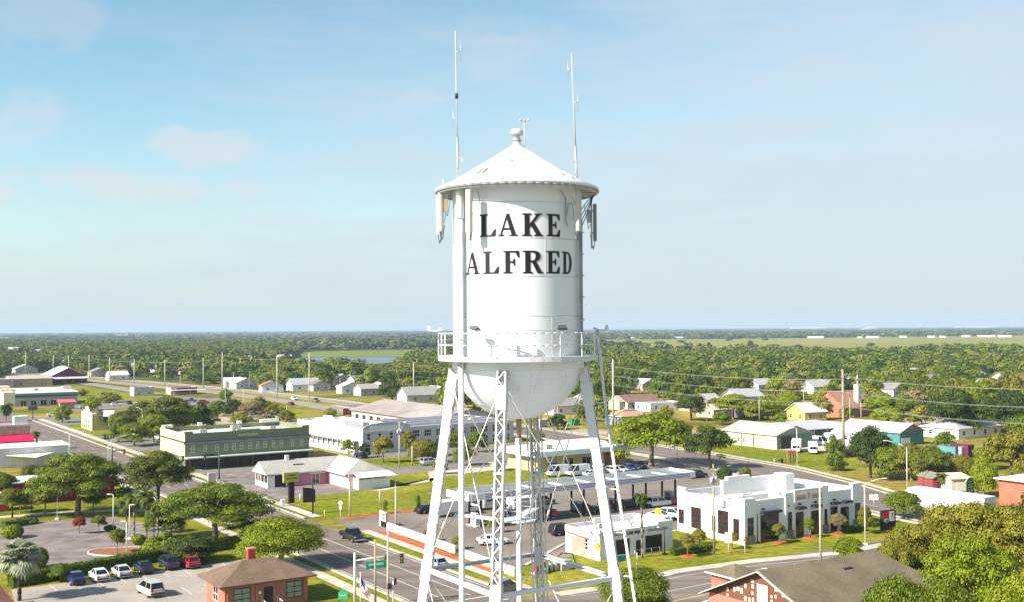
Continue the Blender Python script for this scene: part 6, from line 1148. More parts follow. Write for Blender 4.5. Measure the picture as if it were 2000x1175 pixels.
t = thing('mail_box', 'small white post box on the pavement edge by the black board sign', 'mail box', G(553, 988), GA); MB().box(-.35, -.3, .5, .35, .3, 1.3).build('box', WHITE, t); MB().box(-.3, -.25, 0, -.18, -.13, .5).box(.18, .13, 0, .3, .25, .5).build('leg', GALV, t)
t = thing('marker_post', 'short white marker post between the yellow sign and the black board', 'post', G(586, 976), 0); MB().tube((0, 0, 0), (0, 0, 1.2), .12, .1, 8).lathe([(.13, 1.2), (.001, 1.28)], 8).build('post', WHITE, t)
t = thing('marker_post', 'pale yellow marker post at the lawn edge below the black board', 'post', G(634, 1010), 0); MB().tube((0, 0, 0), (0, 0, 1.3), .09, .08, 8).lathe([(.1, 1.3), (.001, 1.36)], 8).build('post', mat('post_yellow', (.6, .52, .2), .6), t)
# ------------------------------------------------------------------ trees
rng = np.random.default_rng(7)
def quads(C, Nn, S, seed, jit=.34):                        # leaf cards: centres, outward normals, sizes -> verts, faces
    g = np.random.default_rng(seed); n = len(C)
    d = Nn + g.normal(0, jit, (n, 3)); d /= np.linalg.norm(d, axis=1)[:, None] + 1e-9
    a = np.cross(d, g.normal(0, 1, (n, 3))); a /= np.linalg.norm(a, axis=1)[:, None] + 1e-9; b = np.cross(d, a)
    s = (S * g.uniform(.6, 1.25, n))[:, None]; s2 = s * g.uniform(.45, .8, n)[:, None]
    bend = d * s * .25
    V = np.stack([C - a * s, C - b * s2 + bend, C + a * s, C + b * s2 + bend], 1).reshape(-1, 3); return V
def qmesh(name, V, m):
    me = bpy.data.meshes.new(name); n = len(V) // 4; me.vertices.add(len(V)); me.vertices.foreach_set('co', V.astype(np.float32).ravel())
    me.loops.add(len(V)); me.loops.foreach_set('vertex_index', np.arange(len(V), dtype=np.int32)); me.polygons.add(n); me.polygons.foreach_set('loop_start', np.arange(0, 4 * n, 4, dtype=np.int32))
    me.materials.append(m); me.update(calc_edges=True); return me
def crown_pts(seed, nb, per, flat=.55, rb=(.2, .34), spread=.78, lean=0.0):
    """clumps of leaves round branch ends inside a dome of radius 1; z runs 0..1"""
    g = np.random.default_rng(seed); C = []; N_ = []; B = []
    for i in range(nb):
        th = i * 2.399 + g.uniform(-.4, .4); r = spread * math.sqrt((i + .5) / nb) * g.uniform(.75, 1.2); r0 = g.uniform(*rb)
        top = (1 - flat * r * r) * g.uniform(.82, 1.06); z = top - r0 * .8 - (g.uniform(0, .5) if i % 3 else 0) ; B.append((r * math.cos(th), r * math.sin(th), z, r0))
    for (x, y, z, r0) in B:
        n = int(per * (r0 / .27) ** 2); d = g.normal(0, 1, (n, 3)); d[:, 2] = np.where(d[:, 2] < -.3, -d[:, 2] * .6, d[:, 2]); d /= np.linalg.norm(d, axis=1)[:, None]
        rad = r0 * g.uniform(.55, 1.12, n)[:, None]; C.append(np.array([x, y, z]) + d * rad * np.array([1, 1, .62])); N_.append(d + np.array([0, 0, .35]))
    return np.concatenate(C), np.concatenate(N_), B
LM = {
 'oak': leafmat('leaf_oak', (.05, .068, .005), (.102, .126, .008), (.185, .195, .015)),
 'bright': leafmat('leaf_bright', (.095, .14, .004), (.18, .225, .006), (.3, .305, .014)),
 'dark': leafmat('leaf_dark', (.024, .046, .009), (.052, .08, .011), (.095, .125, .016)),
 'olive': leafmat('leaf_olive', (.1, .1, .01), (.185, .175, .014), (.285, .25, .03)),
 'brown': leafmat('leaf_brown', (.15, .115, .055), (.25, .19, .09), (.31, .26, .12)),
 'red': leafmat('leaf_red', (.14, .015, .012), (.3, .035, .02), (.17, .07, .02)),
 'mid': leafmat('leaf_mid', (.052, .092, .006), (.11, .155, .008), (.19, .22, .015))}
BARK = mat('bark_grey', (.2, .16, .12), .9, .25, 2, stretch=(3, 3, .5)); BARKD = mat('bark_dark', (.07, .05, .04), .9, .25, 2)
CR = {}
def crown(kind, shape, var, lod):
    key = (kind, shape, var, lod)
    if key not in CR:
        nb, per, s, = {-1: (64, 430, .0215), 0: (56, 190, .034), 1: (26, 80, .06), 2: (15, 24, .14)}[lod]
        fl, sp, rb = {'spread': (.62, .84, (.17, .33)), 'round': (.75, .66, (.26, .4)), 'tall': (1.1, .55, (.28, .4))}[shape]
        C, N_, B = crown_pts(hash((shape, var)) % 1000 if False else var * 17 + {'spread': 1, 'round': 2, 'tall': 3}[shape] * 101, nb, per, fl, rb, sp)
        C[:, 2] -= C[:, 2].min(); C[:, 2] /= C[:, 2].max()
        CR[key] = qmesh('crown_%s_%s' % (kind, shape), quads(C, N_, s, var), LM[kind])
    return CR[key]
TK = {}
def trunk(shape, var, m):
    key = (shape, var, m.name)
    if key not in TK:
        g = random.Random(var * 3 + len(shape)); b = MB(); f = .42 if shape != 'tall' else .6
        b.tube((0, 0, 0), (.004, .0, .06), .085, .06, 8).tube((.004, 0, .05), (.01, .02, f), .062, .045, 8)
        for i in range(6):
            t = i * 1.05 + g.uniform(-.3, .3); r = g.uniform(.3, .62) * (1 if shape == 'spread' else .7); z = g.uniform(.6, .82); mx_ = (math.cos(t) * r * .45, math.sin(t) * r * .45, f + (z - f) * .45 + .02)
            b.tube((.01, .02, f - .02), mx_, .036, .024, 6).tube(mx_, (math.cos(t) * r, math.sin(t) * r, z), .024, .007, 6)
        TK[key] = b.mesh('trunk', m)
    return TK[key]
TREES = []
def tree(px, pb, pt, half, kind, label, shape='spread', lod=0, low=.33, group='trees in the town', name=None, mulch=False, p=None, H=None, r=None, var=None, bark=None):
    if p is None: p = G(px, pb); H = Hpx(px, pb, pt); r = Wpx(px, pb, half)
    var = rng.integers(0, 6) if var is None else var; t = thing(name or {'brown': 'bare_tree', 'red': 'small_red_tree'}.get(kind, 'tree'), label, 'tree', p, float(rng.uniform(0, 6.28)), group)
    tk = link('trunk', trunk(shape, int(var) % 3, bark or (BARKD if kind in ('dark', 'oak') else BARK)), t); tk.scale = (max(r, H * .35), max(r, H * .35), H)
    c_ = link('crown', crown(kind, shape, int(var), lod), t, (0, 0, H * low)); c_.scale = (r, r, H * (1 - low))
    if mulch: MB().lathe([(1.1, .02), (.9, .12), (.001, .16)], 16).build('mulch_ring', MULCH, t)
    TREES.append((p.x, p.y, r)); return t
NEAR = [
 (152, 1003, 880, 92, 'mid', 'big dark spreading oak in the park in front of the dark red building', 'spread', .22),
 (308, 998, 878, 68, 'oak', 'tall olive oak at the roadside between the red building and the green building', 'spread', .28),
 (421, 1063, 938, 104, 'mid', 'broad park oak with a leaning dark trunk above the hedge row cars', 'spread', .3),
 (548, 1106, 1005, 98, 'bright', 'big bright yellow-green tree behind the brick office chimney', 'round', .1),
 (372, 1097, 1040, 56, 'dark', 'low dark bushy tree behind the red hatchback', 'round', .03),
 (88, 1007, 952, 26, 'olive', 'small round park tree left of the cream lamp post', 'round', .36), (24, 1010, 950, 30, 'oak', 'small dark park tree near the left edge by the path', 'round', .34), (2, 985, 920, 36, 'oak', 'tree cut by the left edge in front of the red kiosk', 'round', .3),
 (155, 1042, 1008, 14, 'red', 'small red-leaved tree in the car park', 'round', .4), (193, 1040, 1004, 16, 'olive', 'small brownish tree right of the red-leaved one', 'round', .4),
 (229, 1083, 1030, 19, 'olive', 'small tree on the mulch island', 'round', .4), (300, 1052, 985, 22, 'mid', 'slim tree behind the palms in the park', 'tall', .3), (455, 1030, 1000, 40, 'mid', 'pale green bushy tree between the broad oak and the bright one', 'round', .1),
 (122, 824, 788, 22, 'mid', 'round green tree on the lot before the long green store', 'round', .1), (232, 862, 818, 26, 'mid', 'roadside tree left of the white board sign pole', 'round', .1), (262, 870, 822, 32, 'mid', 'roadside tree below the white board sign', 'round', .12), (300, 862, 806, 34, 'bright', 'bright tree left of the green building', 'round', .15),
 (330, 852, 770, 48, 'oak', 'spreading tree behind the white board sign', 'spread', .3), (360, 846, 793, 34, 'bright', 'bright green tree behind the green building left corner', 'round', .15), (392, 842, 782, 26, 'dark', 'dark tree behind the green building', 'round', .15), (280, 835, 780, 34, 'oak', 'olive tree beside the cream mission building', 'round', .2), (240, 848, 800, 30, 'oak', 'dense dark tree right behind the mission building wall', 'round', .2),
 (490, 822, 782, 30, 'brown', 'bare grey-brown brush behind the green building', 'round', .1), (535, 818, 786, 26, 'olive', 'olive brush right of the bare one', 'round', .1), (455, 815, 778, 22, 'dark', 'dark tree left of the bare brush', 'round', .15), (425, 812, 780, 22, 'mid', 'green tree before the white houses behind the green building', 'round', .15), (645, 812, 795, 16, 'olive', 'small olive bush on the bright lawn beyond the old hall', 'round', .05),
 (410, 835, 795, 24, 'mid', 'green tree filling the gap behind the green building roof', 'round', .1), (505, 805, 772, 26, 'olive', 'olive tree beyond the bare brush', 'round', .1), (560, 822, 798, 22, 'olive', 'low olive tree at the end of the brush', 'round', .05), (470, 838, 806, 26, 'olive', 'dry olive brush just over the green building roof', 'round', .05), (520, 835, 806, 24, 'brown', 'bare brush just over the green building roof', 'round', .05), (208, 838, 800, 24, 'oak', 'dark tree against the mission building side wall', 'round', .1), (180, 800, 772, 20, 'bright', 'pale bush tree on the far lawn', 'round', .05), (160, 772, 758, 14, 'olive', 'small olive bush before the maroon hall', 'round', .05), (215, 785, 765, 26, 'olive', 'spreading olive bush on the far lawn', 'round', .02), (440, 782, 758, 18, 'mid', 'tree by the white houses near the highway bend', 'round', .1),
 (905, 908, 862, 24, 'mid', 'green tree between the conduit and the laced leg', 'round', .1), (860, 925, 890, 18, 'olive', 'small olive tree right of the white shed', 'round', .1), (1010, 905, 870, 18, 'mid', 'tree left of the tan flat-roofed store', 'round', .1), (1090, 838, 806, 24, 'dark', 'dark tree behind the tower legs', 'round', .1), (1140, 822, 780, 26, 'mid', 'tree behind the upper right tie rod', 'round', .1), (1165, 812, 768, 26, 'bright', 'bright tree left of the thick grey-house pole', 'round', .1), (1245, 850, 815, 22, 'bright', 'yellowish bush tree by the grey house', 'round', .05), (1335, 850, 822, 20, 'olive', 'olive bush beyond the big bright oak', 'round', .05), (1410, 828, 800, 22, 'mid', 'tree right before the salmon bungalow', 'round', .1), (1470, 820, 782, 26, 'olive', 'olive tree over the dark bungalow roof', 'round', .15), (1520, 826, 806, 16, 'bright', 'low bright bush beyond the green workshop', 'round', .02), (1655, 820, 790, 18, 'olive', 'thin tree before the far church wall', 'round', .1), (1735, 830, 790, 34, 'bright', 'yellow-green tree before the far church end', 'round', .05), (1800, 828, 790, 26, 'olive', 'olive tree by the road to the bungalow', 'round', .1), (1845, 872, 840, 24, 'mid', 'green tree between the teal house and the bungalow', 'round', .05), (1690, 880, 840, 30, 'mid', 'bushy tree before the white house', 'round', .05), (1720, 905, 850, 38, 'mid', 'leafy tree between the tall dark tree and the teal house', 'round', .05), (1880, 945, 885, 30, 'olive', 'olive tree behind the green directory sign', 'round', .1), (1960, 900, 850, 40, 'bright', 'yellow tree behind the moss-hung oak', 'round', .08),
 (182, 1000, 952, 24, 'mid', 'park tree beside the path behind the red-leaved tree', 'round', .3), (335, 1050, 985, 30, 'mid', 'bushy green tree over the shrubs right of the park palms', 'round', .15), (62, 1000, 948, 22, 'oak', 'park tree between two small ones by the path', 'round', .3), (118, 1135, 1098, 24, 'mid', 'small tree rising from the hedge behind the dark blue sedan', 'round', .1),
 (40, 1000, 960, 22, 'olive', 'small olive park tree near the kiosk', 'round', .3), (60, 940, 905, 22, 'oak', 'dark tree before the white metal shop', 'round', .2), (200, 960, 915, 34, 'dark', 'dark tree at the dark red building end', 'round', .1), (345, 1012, 962, 30, 'oak', 'dark tree under the tall olive oak', 'round', .15), (262, 1008, 960, 28, 'mid', 'green tree behind the park palms', 'round', .2), (505, 1060, 1012, 44, 'mid', 'green tree behind the bright one', 'round', .08),
 (680, 886, 855, 15, 'bright', 'small bright tree at the old white building wall', 'round', .2), (748, 903, 850, 24, 'olive', 'yellowish tree before the long grey wing', 'round', .2), (825, 904, 856, 30, 'olive', 'brownish tree in the pale court before the long wing', 'round', .15), (797, 892, 840, 20, 'olive', 'thin tall tree against the long grey wing', 'tall', .3), (848, 890, 860, 20, 'mid', 'small tree left of the tall white conduit', 'round', .2), (712, 893, 862, 14, 'dark', 'dark small tree in the old building corner', 'round', .1),
 (890, 872, 840, 20, 'mid', 'green tree behind the white conduit', 'round', .1), (933, 882, 838, 22, 'mid', 'green tree left of the laced front leg', 'round', .15), (978, 918, 893, 14, 'mid', 'small green tree behind the laced front leg', 'round', .1), (1050, 868, 838, 16, 'mid', 'tree behind the riser pipe', 'round', .1),
 (752, 1002, 974, 6, 'bright', 'thin yellowish sapling at the red mulch bed', 'tall', .15), (816, 996, 964, 7, 'bright', 'green columnar sapling at the end of the red mulch bed', 'tall', .1), (838, 1056, 1030, 13, 'olive', 'brownish shrub tree in the station lot by the white wall', 'round', .2), (893, 1072, 1046, 14, 'olive', 'shrub tree behind the white conduit in the lot', 'round', .2), (962, 1040, 1003, 13, 'bright', 'yellow-green young tree left of the front leg in the lot', 'tall', .2),
 (1272, 908, 803, 84, 'bright', 'big bright green tree with pale limbs behind the fuel canopy', 'spread', .22), (1385, 915, 828, 46, 'dark', 'dark vine-hung oak left of the curving road', 'spread', .3), (1415, 945, 905, 20, 'dark', 'dark conical shrub behind the utility pole', 'tall', .05), (1456, 938, 910, 14, 'olive', 'thin olive shrub behind the store back wall', 'round', .1),
 (1343, 1086, 1040, 18, 'olive', 'young tree on a red mulch ring between car wash and store', 'round', .4), (1522, 1060, 1020, 15, 'olive', 'young tree on a red mulch ring before the wide store door', 'round', .4), (1581, 1050, 1008, 13, 'bright', 'young green tree on a red mulch ring at the middle of the store', 'tall', .35), (1637, 1043, 1000, 17, 'brown', 'brownish young tree on a red mulch ring at the right of the store', 'round', .4),
 (1366, 1062, 1030, 16, 'olive', 'olive bush against the left store wall', 'round', .08), (1430, 1072, 1036, 15, 'olive', 'thin young tree before the left store wall corner', 'round', .3), (1690, 1042, 984, 16, 'olive', 'olive tree at the right end of the store', 'round', .2),
 (1658, 1090, 1046, 32, 'bright', 'bright yellow-green bush beside the brick church roof', 'round', .02), (1632, 918, 882, 24, 'mid', 'round green bush on the far verge', 'round', .03), (1630, 893, 848, 22, 'mid', 'green bush at the foot of the thick wooden pole', 'round', .05),
 (1700, 932, 828, 46, 'dark', 'tall dark tree hiding the white house on the right', 'round', .12), (1735, 935, 865, 42, 'mid', 'dense green tree right of the tall dark one', 'round', .08), (1780, 938, 862, 46, 'olive', 'broad olive tree behind the long-armed street light', 'round', .15), (1815, 948, 866, 40, 'oak', 'olive-green tree over the maroon shed', 'round', .2), (1850, 930, 880, 26, 'dark', 'dark tree between the storage boxes and the white shed', 'round', .1),
 (1922, 968, 888, 34, 'bright', 'bright tree between the green directory sign and the salmon brick building', 'tall', .1), (1975, 940, 838, 58, 'olive', 'big moss-hung oak above the salmon brick building', 'spread', .25), (1930, 915, 862, 30, 'bright', 'yellow-green tree right of the storage boxes', 'round', .1), (1765, 1010, 956, 40, 'mid', 'round green tree left of the white container', 'round', .1),
 (1862, 852, 752, 50, 'dark', 'tall dark tree left behind the grey-roofed bungalow', 'round', .1), (1925, 842, 768, 42, 'dark', 'dark tree behind the grey-roofed bungalow', 'round', .1), (1985, 856, 760, 54, 'dark', 'dark tree right behind the grey-roofed bungalow', 'round', .1), (2010, 880, 805, 48, 'mid', 'tree at the right edge near the bungalow', 'round', .1),
 (1350, 820, 766, 34, 'dark', 'dark oak beside the salmon bungalow', 'round', .2), (1432, 818, 766, 38, 'bright', 'bright tree over the dark bungalow', 'round', .3), (1500, 818, 770, 26, 'bright', 'bright tree right of the dark bungalow', 'round', .2), (1541, 815, 762, 30, 'bright', 'round bright tree left of the yellow house', 'round', .15), (1605, 818, 772, 26, 'olive', 'olive tree in front of the yellow house', 'round', .15), (1720, 812, 764, 34, 'bright', 'bright tree right of the far church', 'round', .1), (1765, 812, 768, 34, 'mid', 'green tree right of the bright one by the far church', 'round', .1), (1300, 822, 790, 20, 'olive', 'small olive tree by the long white building', 'round', .1), (1400, 808, 775, 24, 'mid', 'green tree over the salmon bungalow', 'round', .2),
 (1800, 1195, 1015, 84, 'olive', 'yellowish moss oak at the foreground right, left of the mass', 'spread', .2), (1885, 1172, 972, 108, 'olive', 'large moss-hung oak in the foreground in front of the container', 'spread', .2), (1970, 1180, 985, 100, 'olive', 'shadowy oak at the right foreground edge', 'spread', .2), (1895, 1240, 1040, 100, 'bright', 'low sprawling oak below the large moss-hung one', 'spread', .2),
 (1755, 1345, 1116, 92, 'mid', 'deep green tree at the bottom beside the church roof', 'round', .1), (1845, 1350, 1122, 84, 'mid', 'deep green tree at the bottom right of the church roof', 'round', .1), (1985, 1330, 1112, 84, 'bright', 'bright green tree in the bottom right corner', 'round', .1), (2020, 1130, 960, 60, 'oak', 'oak crown cut by the right edge below the salmon building', 'spread', .2), (1930, 1105, 1010, 50, 'olive', 'thin olive oak against the container end', 'spread', .2),
 (1752, 1215, 1050, 52, 'olive', 'scraggly olive tree at the church roof end of the foreground oaks', 'spread', .1), (1243, 1215, 1103, 82, 'mid', 'leafy tree at the bottom right of the tower legs', 'round', .1)]
for (px, pb, pt, hw, kind, lab, shape, low) in NEAR:
    tree(px, pb, pt, hw, kind, lab, shape, -1 if (hw > 65 or pb > 1150) and pb > 960 else 0 if hw > 28 or pb > 930 else 1, low, 'trees standing in the town and park', mulch='mulch ring' in lab)
# palms
def frond_mesh(seed, n, L, droop, w, m, name, fan=False):
    g = random.Random(seed); b = MB()
    for i in range(n):
        az = i * 2.399 + g.uniform(-.2, .2); el = g.uniform(-.5, 1.25); ll = L * g.uniform(.8, 1.1); dx, dy = math.cos(az), math.sin(az); pts = []
        x = z = 0.0; e = el
        for k in range(8): pts.append(Vector((dx * x, dy * x, z))); x += ll / 7 * math.cos(e); z += ll / 7 * math.sin(e); e -= droop * (.5 + k * .12)
        sd = Vector((-dy, dx, 0))
        if not fan:
            for k in range(7):
                for q in (0, .5):
                    p = pts[k].lerp(pts[k + 1], q); d = (pts[k + 1] - pts[k]).normalized(); wl = w * (1 - abs((k + q) / 7 - .45) * 1.1)
                    for s in (-1, 1): b.add([p, p + d * .16, p + sd * s * wl + d * .25 - Vector((0, 0, wl * .35))], [(0, 1, 2)])
        else:
            c0 = pts[3]; d = (pts[4] - pts[3]).normalized(); up = sd.cross(d)
            b.tube((0, 0, 0), c0, .03, .02, 4)
            for q in range(13):
                a = (q - 6) * .24; dd = d * math.cos(a) + sd * math.sin(a); le = w * (1 - .25 * abs(a)); tip = c0 + dd * le - Vector((0, 0, le * .22)) + up * .1; sw = (sd * math.cos(a) - d * math.sin(a)) * .13
                b.add([c0, c0 + dd * le * .55 + sw, tip, c0 + dd * le * .55 - sw], [(0, 1, 2, 3)])
    return b.mesh(name, m)
PALM = frond_mesh(1, 34, 1.0, .34, .34, leafmat('leaf_palm', (.05, .075, .012), (.1, .13, .02), (.17, .17, .04)), 'fronds'); SILV = frond_mesh(4, 40, 1.9, .2, 1.15, leafmat('leaf_silver', (.16, .19, .11), (.28, .31, .19), (.42, .43, .27)), 'fan_fronds', True)
def palm(px, pb, pt, half, label, silver=False, dead=False):
    p = G(px, pb); H = Hpx(px, pb, pt); r = Wpx(px, pb, half); t = thing('palm_tree', label, 'palm', p, float(rng.uniform(0, 6)), 'palms'); h = H - r * .75
    b = MB()
    for k in range(6): b.tube((0, 0, h * k / 6), (0, 0, h * (k + 1) / 6 + .02), .26 if silver else .17, .2 if silver else .14, 8)
    b.build('trunk', BARKD if silver else BARK, t); c_ = link('crown', SILV if silver else PALM, t, (0, 0, h)); c_.scale = (r / 2.3,) * 3 if silver else (r, r, r); return t
palm(38, 1172, 1040, 62, 'large silvery fan palm at the lower left corner', True)
palm(262, 1046, 958, 22, 'slender palm left in the park group'); palm(286, 1052, 950, 24, 'tallest palm of the park group beside the oak'); palm(247, 1040, 972, 20, 'lower palm at the left of the park group'); palm(308, 1056, 975, 18, 'shorter palm right of the park group')
palm(12, 822, 782, 17, 'palm behind the pink-roofed store at the left edge'); palm(70, 862, 838, 10, 'small palm on the pavement by the crimson awning'); palm(1254, 1088, 958, 17, 'tall slim palm beside the car wash garage'); palm(1842, 958, 918, 16, 'short palm in front of the maroon shed'); palm(1185, 836, 798, 9, 'palm left of the thick pole by the grey house'); palm(1178, 832, 802, 8, 'second smaller palm near the thick pole'); palm(1870, 1180, 1085, 24, 'cabbage palm tucked under the moss-hung oaks'); palm(1855, 1150, 1075, 20, 'cabbage palm low between the foreground oaks')
# hedges and clipped bushes
def hedge(label, a, b_, w, h, kind='mid', n=None, name='hedge'):
    a = Vector(a); b_ = Vector(b_); L = (b_ - a).length; t = thing(name, label, 'hedge', a, math.atan2((b_ - a).y, (b_ - a).x), 'hedges'); g = np.random.default_rng(int(L * 100))
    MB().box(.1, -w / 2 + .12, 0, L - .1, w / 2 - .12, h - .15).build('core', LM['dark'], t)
    n = n or int(L * 60); C = np.stack([g.uniform(0, L, n), g.uniform(-w / 2, w / 2, n), g.uniform(0.05, h, n)], 1); k = g.integers(0, 3, n); C[k == 0, 2] = h - .05; C[k == 1, 1] = w / 2 * .95; C[k == 2, 1] = -w / 2 * .95
    Nn = np.zeros((n, 3)); Nn[k == 0, 2] = 1; Nn[k == 1, 1] = 1; Nn[k == 2, 1] = -1; C += g.normal(0, .07, (n, 3)); C[:, 2] = np.abs(C[:, 2])
    link('foliage', qmesh('foliage', quads(C, Nn, .16, 5), LM[kind]), t); return t
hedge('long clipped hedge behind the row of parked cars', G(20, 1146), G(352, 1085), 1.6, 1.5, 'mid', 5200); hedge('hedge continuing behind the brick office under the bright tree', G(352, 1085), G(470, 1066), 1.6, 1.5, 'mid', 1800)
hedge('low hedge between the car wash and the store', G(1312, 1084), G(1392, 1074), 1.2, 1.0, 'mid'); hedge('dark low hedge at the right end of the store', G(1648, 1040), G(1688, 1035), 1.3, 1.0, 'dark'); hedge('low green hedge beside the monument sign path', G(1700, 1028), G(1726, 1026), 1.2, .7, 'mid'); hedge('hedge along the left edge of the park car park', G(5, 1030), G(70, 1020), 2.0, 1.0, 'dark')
def ball(label, px, pb, pt, half, kind):
    p = G(px, pb); H = Hpx(px, pb, pt); r = Wpx(px, pb, half); t = thing('clipped_bush', label, 'bush', p, 0, 'clipped bushes in the park'); g = np.random.default_rng(int(px)); n = 700; d = g.normal(0, 1, (n, 3)); d /= np.linalg.norm(d, axis=1)[:, None]; C = d * .97; C[:, 2] = C[:, 2] * .5 + .5
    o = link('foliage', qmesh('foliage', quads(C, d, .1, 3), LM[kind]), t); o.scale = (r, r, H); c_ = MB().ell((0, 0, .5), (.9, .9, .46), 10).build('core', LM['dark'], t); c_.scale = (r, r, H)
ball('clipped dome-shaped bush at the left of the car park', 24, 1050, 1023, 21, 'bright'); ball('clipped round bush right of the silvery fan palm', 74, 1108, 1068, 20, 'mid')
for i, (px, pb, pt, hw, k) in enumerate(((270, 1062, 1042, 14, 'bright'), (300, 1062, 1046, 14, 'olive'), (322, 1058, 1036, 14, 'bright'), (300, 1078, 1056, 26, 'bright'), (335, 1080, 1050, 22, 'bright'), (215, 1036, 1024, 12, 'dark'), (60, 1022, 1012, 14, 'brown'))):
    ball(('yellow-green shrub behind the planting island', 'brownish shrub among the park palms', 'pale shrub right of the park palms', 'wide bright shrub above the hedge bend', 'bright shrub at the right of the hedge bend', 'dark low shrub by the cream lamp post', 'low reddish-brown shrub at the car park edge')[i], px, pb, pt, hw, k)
# houses scattered in the woods
hm = lambda r, g_, b_: c('roofc_%d_%d_%d' % (r * 100, g_ * 100, b_ * 100), r, g_, b_)
WH = [(512, 765, 11, (.5, .24, .12), 'white cottage with orange roof beside the highway'), (462, 759, 12, (.66, .65, .62), 'white-roofed house left of the orange-roofed cottage'), (440, 755, 9, (.7, .69, .68), 'small white gable at the highway bend'), (572, 763, 15, (.6, .6, .62), 'long white-roofed house left of the lake pole'), (612, 763, 10, (.3, .2, .17), 'brown-roofed house by the lake pole'), (668, 768, 11, (.66, .64, .62), 'pale cottage with white gable right of the lake pole'), (705, 772, 10, (.55, .5, .46), 'tan-roofed house among dense trees'), (733, 768, 10, (.5, .42, .4), 'mauve-roofed house left of the dark pole'), (795, 786, 16, (.4, .4, .36), 'greenish-grey long roof behind the metal hall'), (838, 782, 14, (.68, .67, .66), 'white roofed house by the left tower leg'), (815, 770, 9, (.7, .7, .68), 'little white house behind the left tower leg'), (178, 735, 13, (.3, .28, .33), 'dark grey gabled house right of the maroon hall'), (215, 742, 12, (.7, .7, .68), 'arched white-roofed house far left'), (30, 728, 16, (.62, .6, .56), 'pale flat-roofed house at the far left woods'), (262, 722, 12, (.5, .52, .56), 'blue-grey roof in the trees behind the grey shop'), (400, 718, 14, (.68, .66, .66), 'pale roofs left of the lake woods'), (455, 706, 12, (.7, .68, .66), 'white house on the near lake shore left'), (490, 705, 12, (.72, .7, .7), 'second white house on the near lake shore'), (545, 704, 14, (.74, .73, .72), 'long white house on the lake shore'), (20, 690, 30, (.7, .69, .68), 'cluster of pale roofs at the far left'), (70, 694, 24, (.72, .71, .68), 'white roof in the far left woods'), (1326, 722, 9, (.72, .7, .68), 'tiny white roof in the woods by the marsh'), (1418, 734, 13, (.74, .73, .72), 'bright white roof alone in the woods by the marsh'), (1360, 803, 14, (.5, .46, .42), 'tan long roof behind the dark oak'), (1440, 790, 14, (.55, .54, .55), 'grey-white roof deep in the woods by the marsh'), (1210, 800, 10, (.5, .48, .42), 'grey flat roof right behind the right tower leg'), (1905, 742, 11, (.66, .6, .48), 'cream house high in the woods by the marsh'), (1925, 762, 12, (.6, .52, .4), 'tan house beside a bare tree in the woods by the marsh'), (1820, 752, 12, (.5, .42, .42), 'mauve roof in the woods by the marsh'), (1590, 768, 14, (.5, .5, .48), 'grey roof left of the far church in the woods'), (1130, 800, 12, (.6, .58, .56), 'pale house behind the tank bowl'), (1082, 810, 12, (.46, .42, .4), 'mauve roof house behind the riser pipe'),
 (1255, 762, 12, (.6, .58, .55), 'pale roof above the white long building in the woods'), (1290, 748, 12, (.45, .4, .38), 'brownish roof high above the white long building'), (1482, 764, 13, (.62, .6, .58), 'white roof above the dark bungalow in the woods'), (1532, 748, 12, (.5, .46, .42), 'tan roof high above the bright round tree'), (1655, 752, 13, (.66, .64, .62), 'white roof just above the far church in the woods'), (1745, 774, 12, (.42, .38, .36), 'brown roof beyond the steeple in the woods'), (1785, 738, 13, (.62, .6, .6), 'pale roof deep in the woods beyond the steeple'), (1862, 733, 13, (.66, .62, .56), 'cream roof near the marsh edge of the woods'), (1962, 748, 12, (.5, .44, .4), 'tan roof in the woods at the picture edge'), (652, 750, 12, (.6, .58, .56), 'pale roof in the woods before the lake'), (692, 752, 11, (.4, .36, .34), 'dark roof in the woods before the lake'), (822, 750, 12, (.62, .6, .58), 'pale roof in the woods beside the left balcony end'), (758, 745, 12, (.66, .64, .62), 'white roof in the woods below the lake end'), (302, 727, 13, (.64, .6, .58), 'pale roof in the woods above the small brown shop'), (352, 730, 13, (.5, .46, .44), 'mauve-grey roof in the woods above the white canopy'), (122, 712, 15, (.66, .64, .62), 'white roof in the woods above the maroon hall'), (205, 706, 16, (.6, .56, .54), 'pinkish roof far back in the woods over the grey gabled house'), (335, 704, 16, (.66, .65, .64), 'white roof far back in the woods left of the lake houses')]
HP = []
for (px, pb, w_, rc, lab) in WH:
    u, v = guv(px, pb); t = gthing('house', lab, 'house', u, v, float(rng.uniform(-.15, .15)), 'houses in the woods'); d_ = w_ * .7
    gable(t, w_, d_, 3.4, w_ * .2, 'x' if rng.random() < .6 else 'y', c('hw_%d' % int(px % 3), *((.5, .48, .45), (.46, .39, .32), (.6, .6, .6))[px % 3]), hm(*[q * (.88 if rc[1] > .6 else (.7, .85, .6)[int(px) % 3]) for q in rc]), .5)
    window(t, 'F', w_, d_, w_ * .2, 1, 1.3, 1.2, 1, 2, TRIM, GLASS); window(t, 'F', w_, d_, w_ * .65, 1, 1.3, 1.2, 1, 2, TRIM, GLASS); HP.append((*G(px, pb).xy, w_))
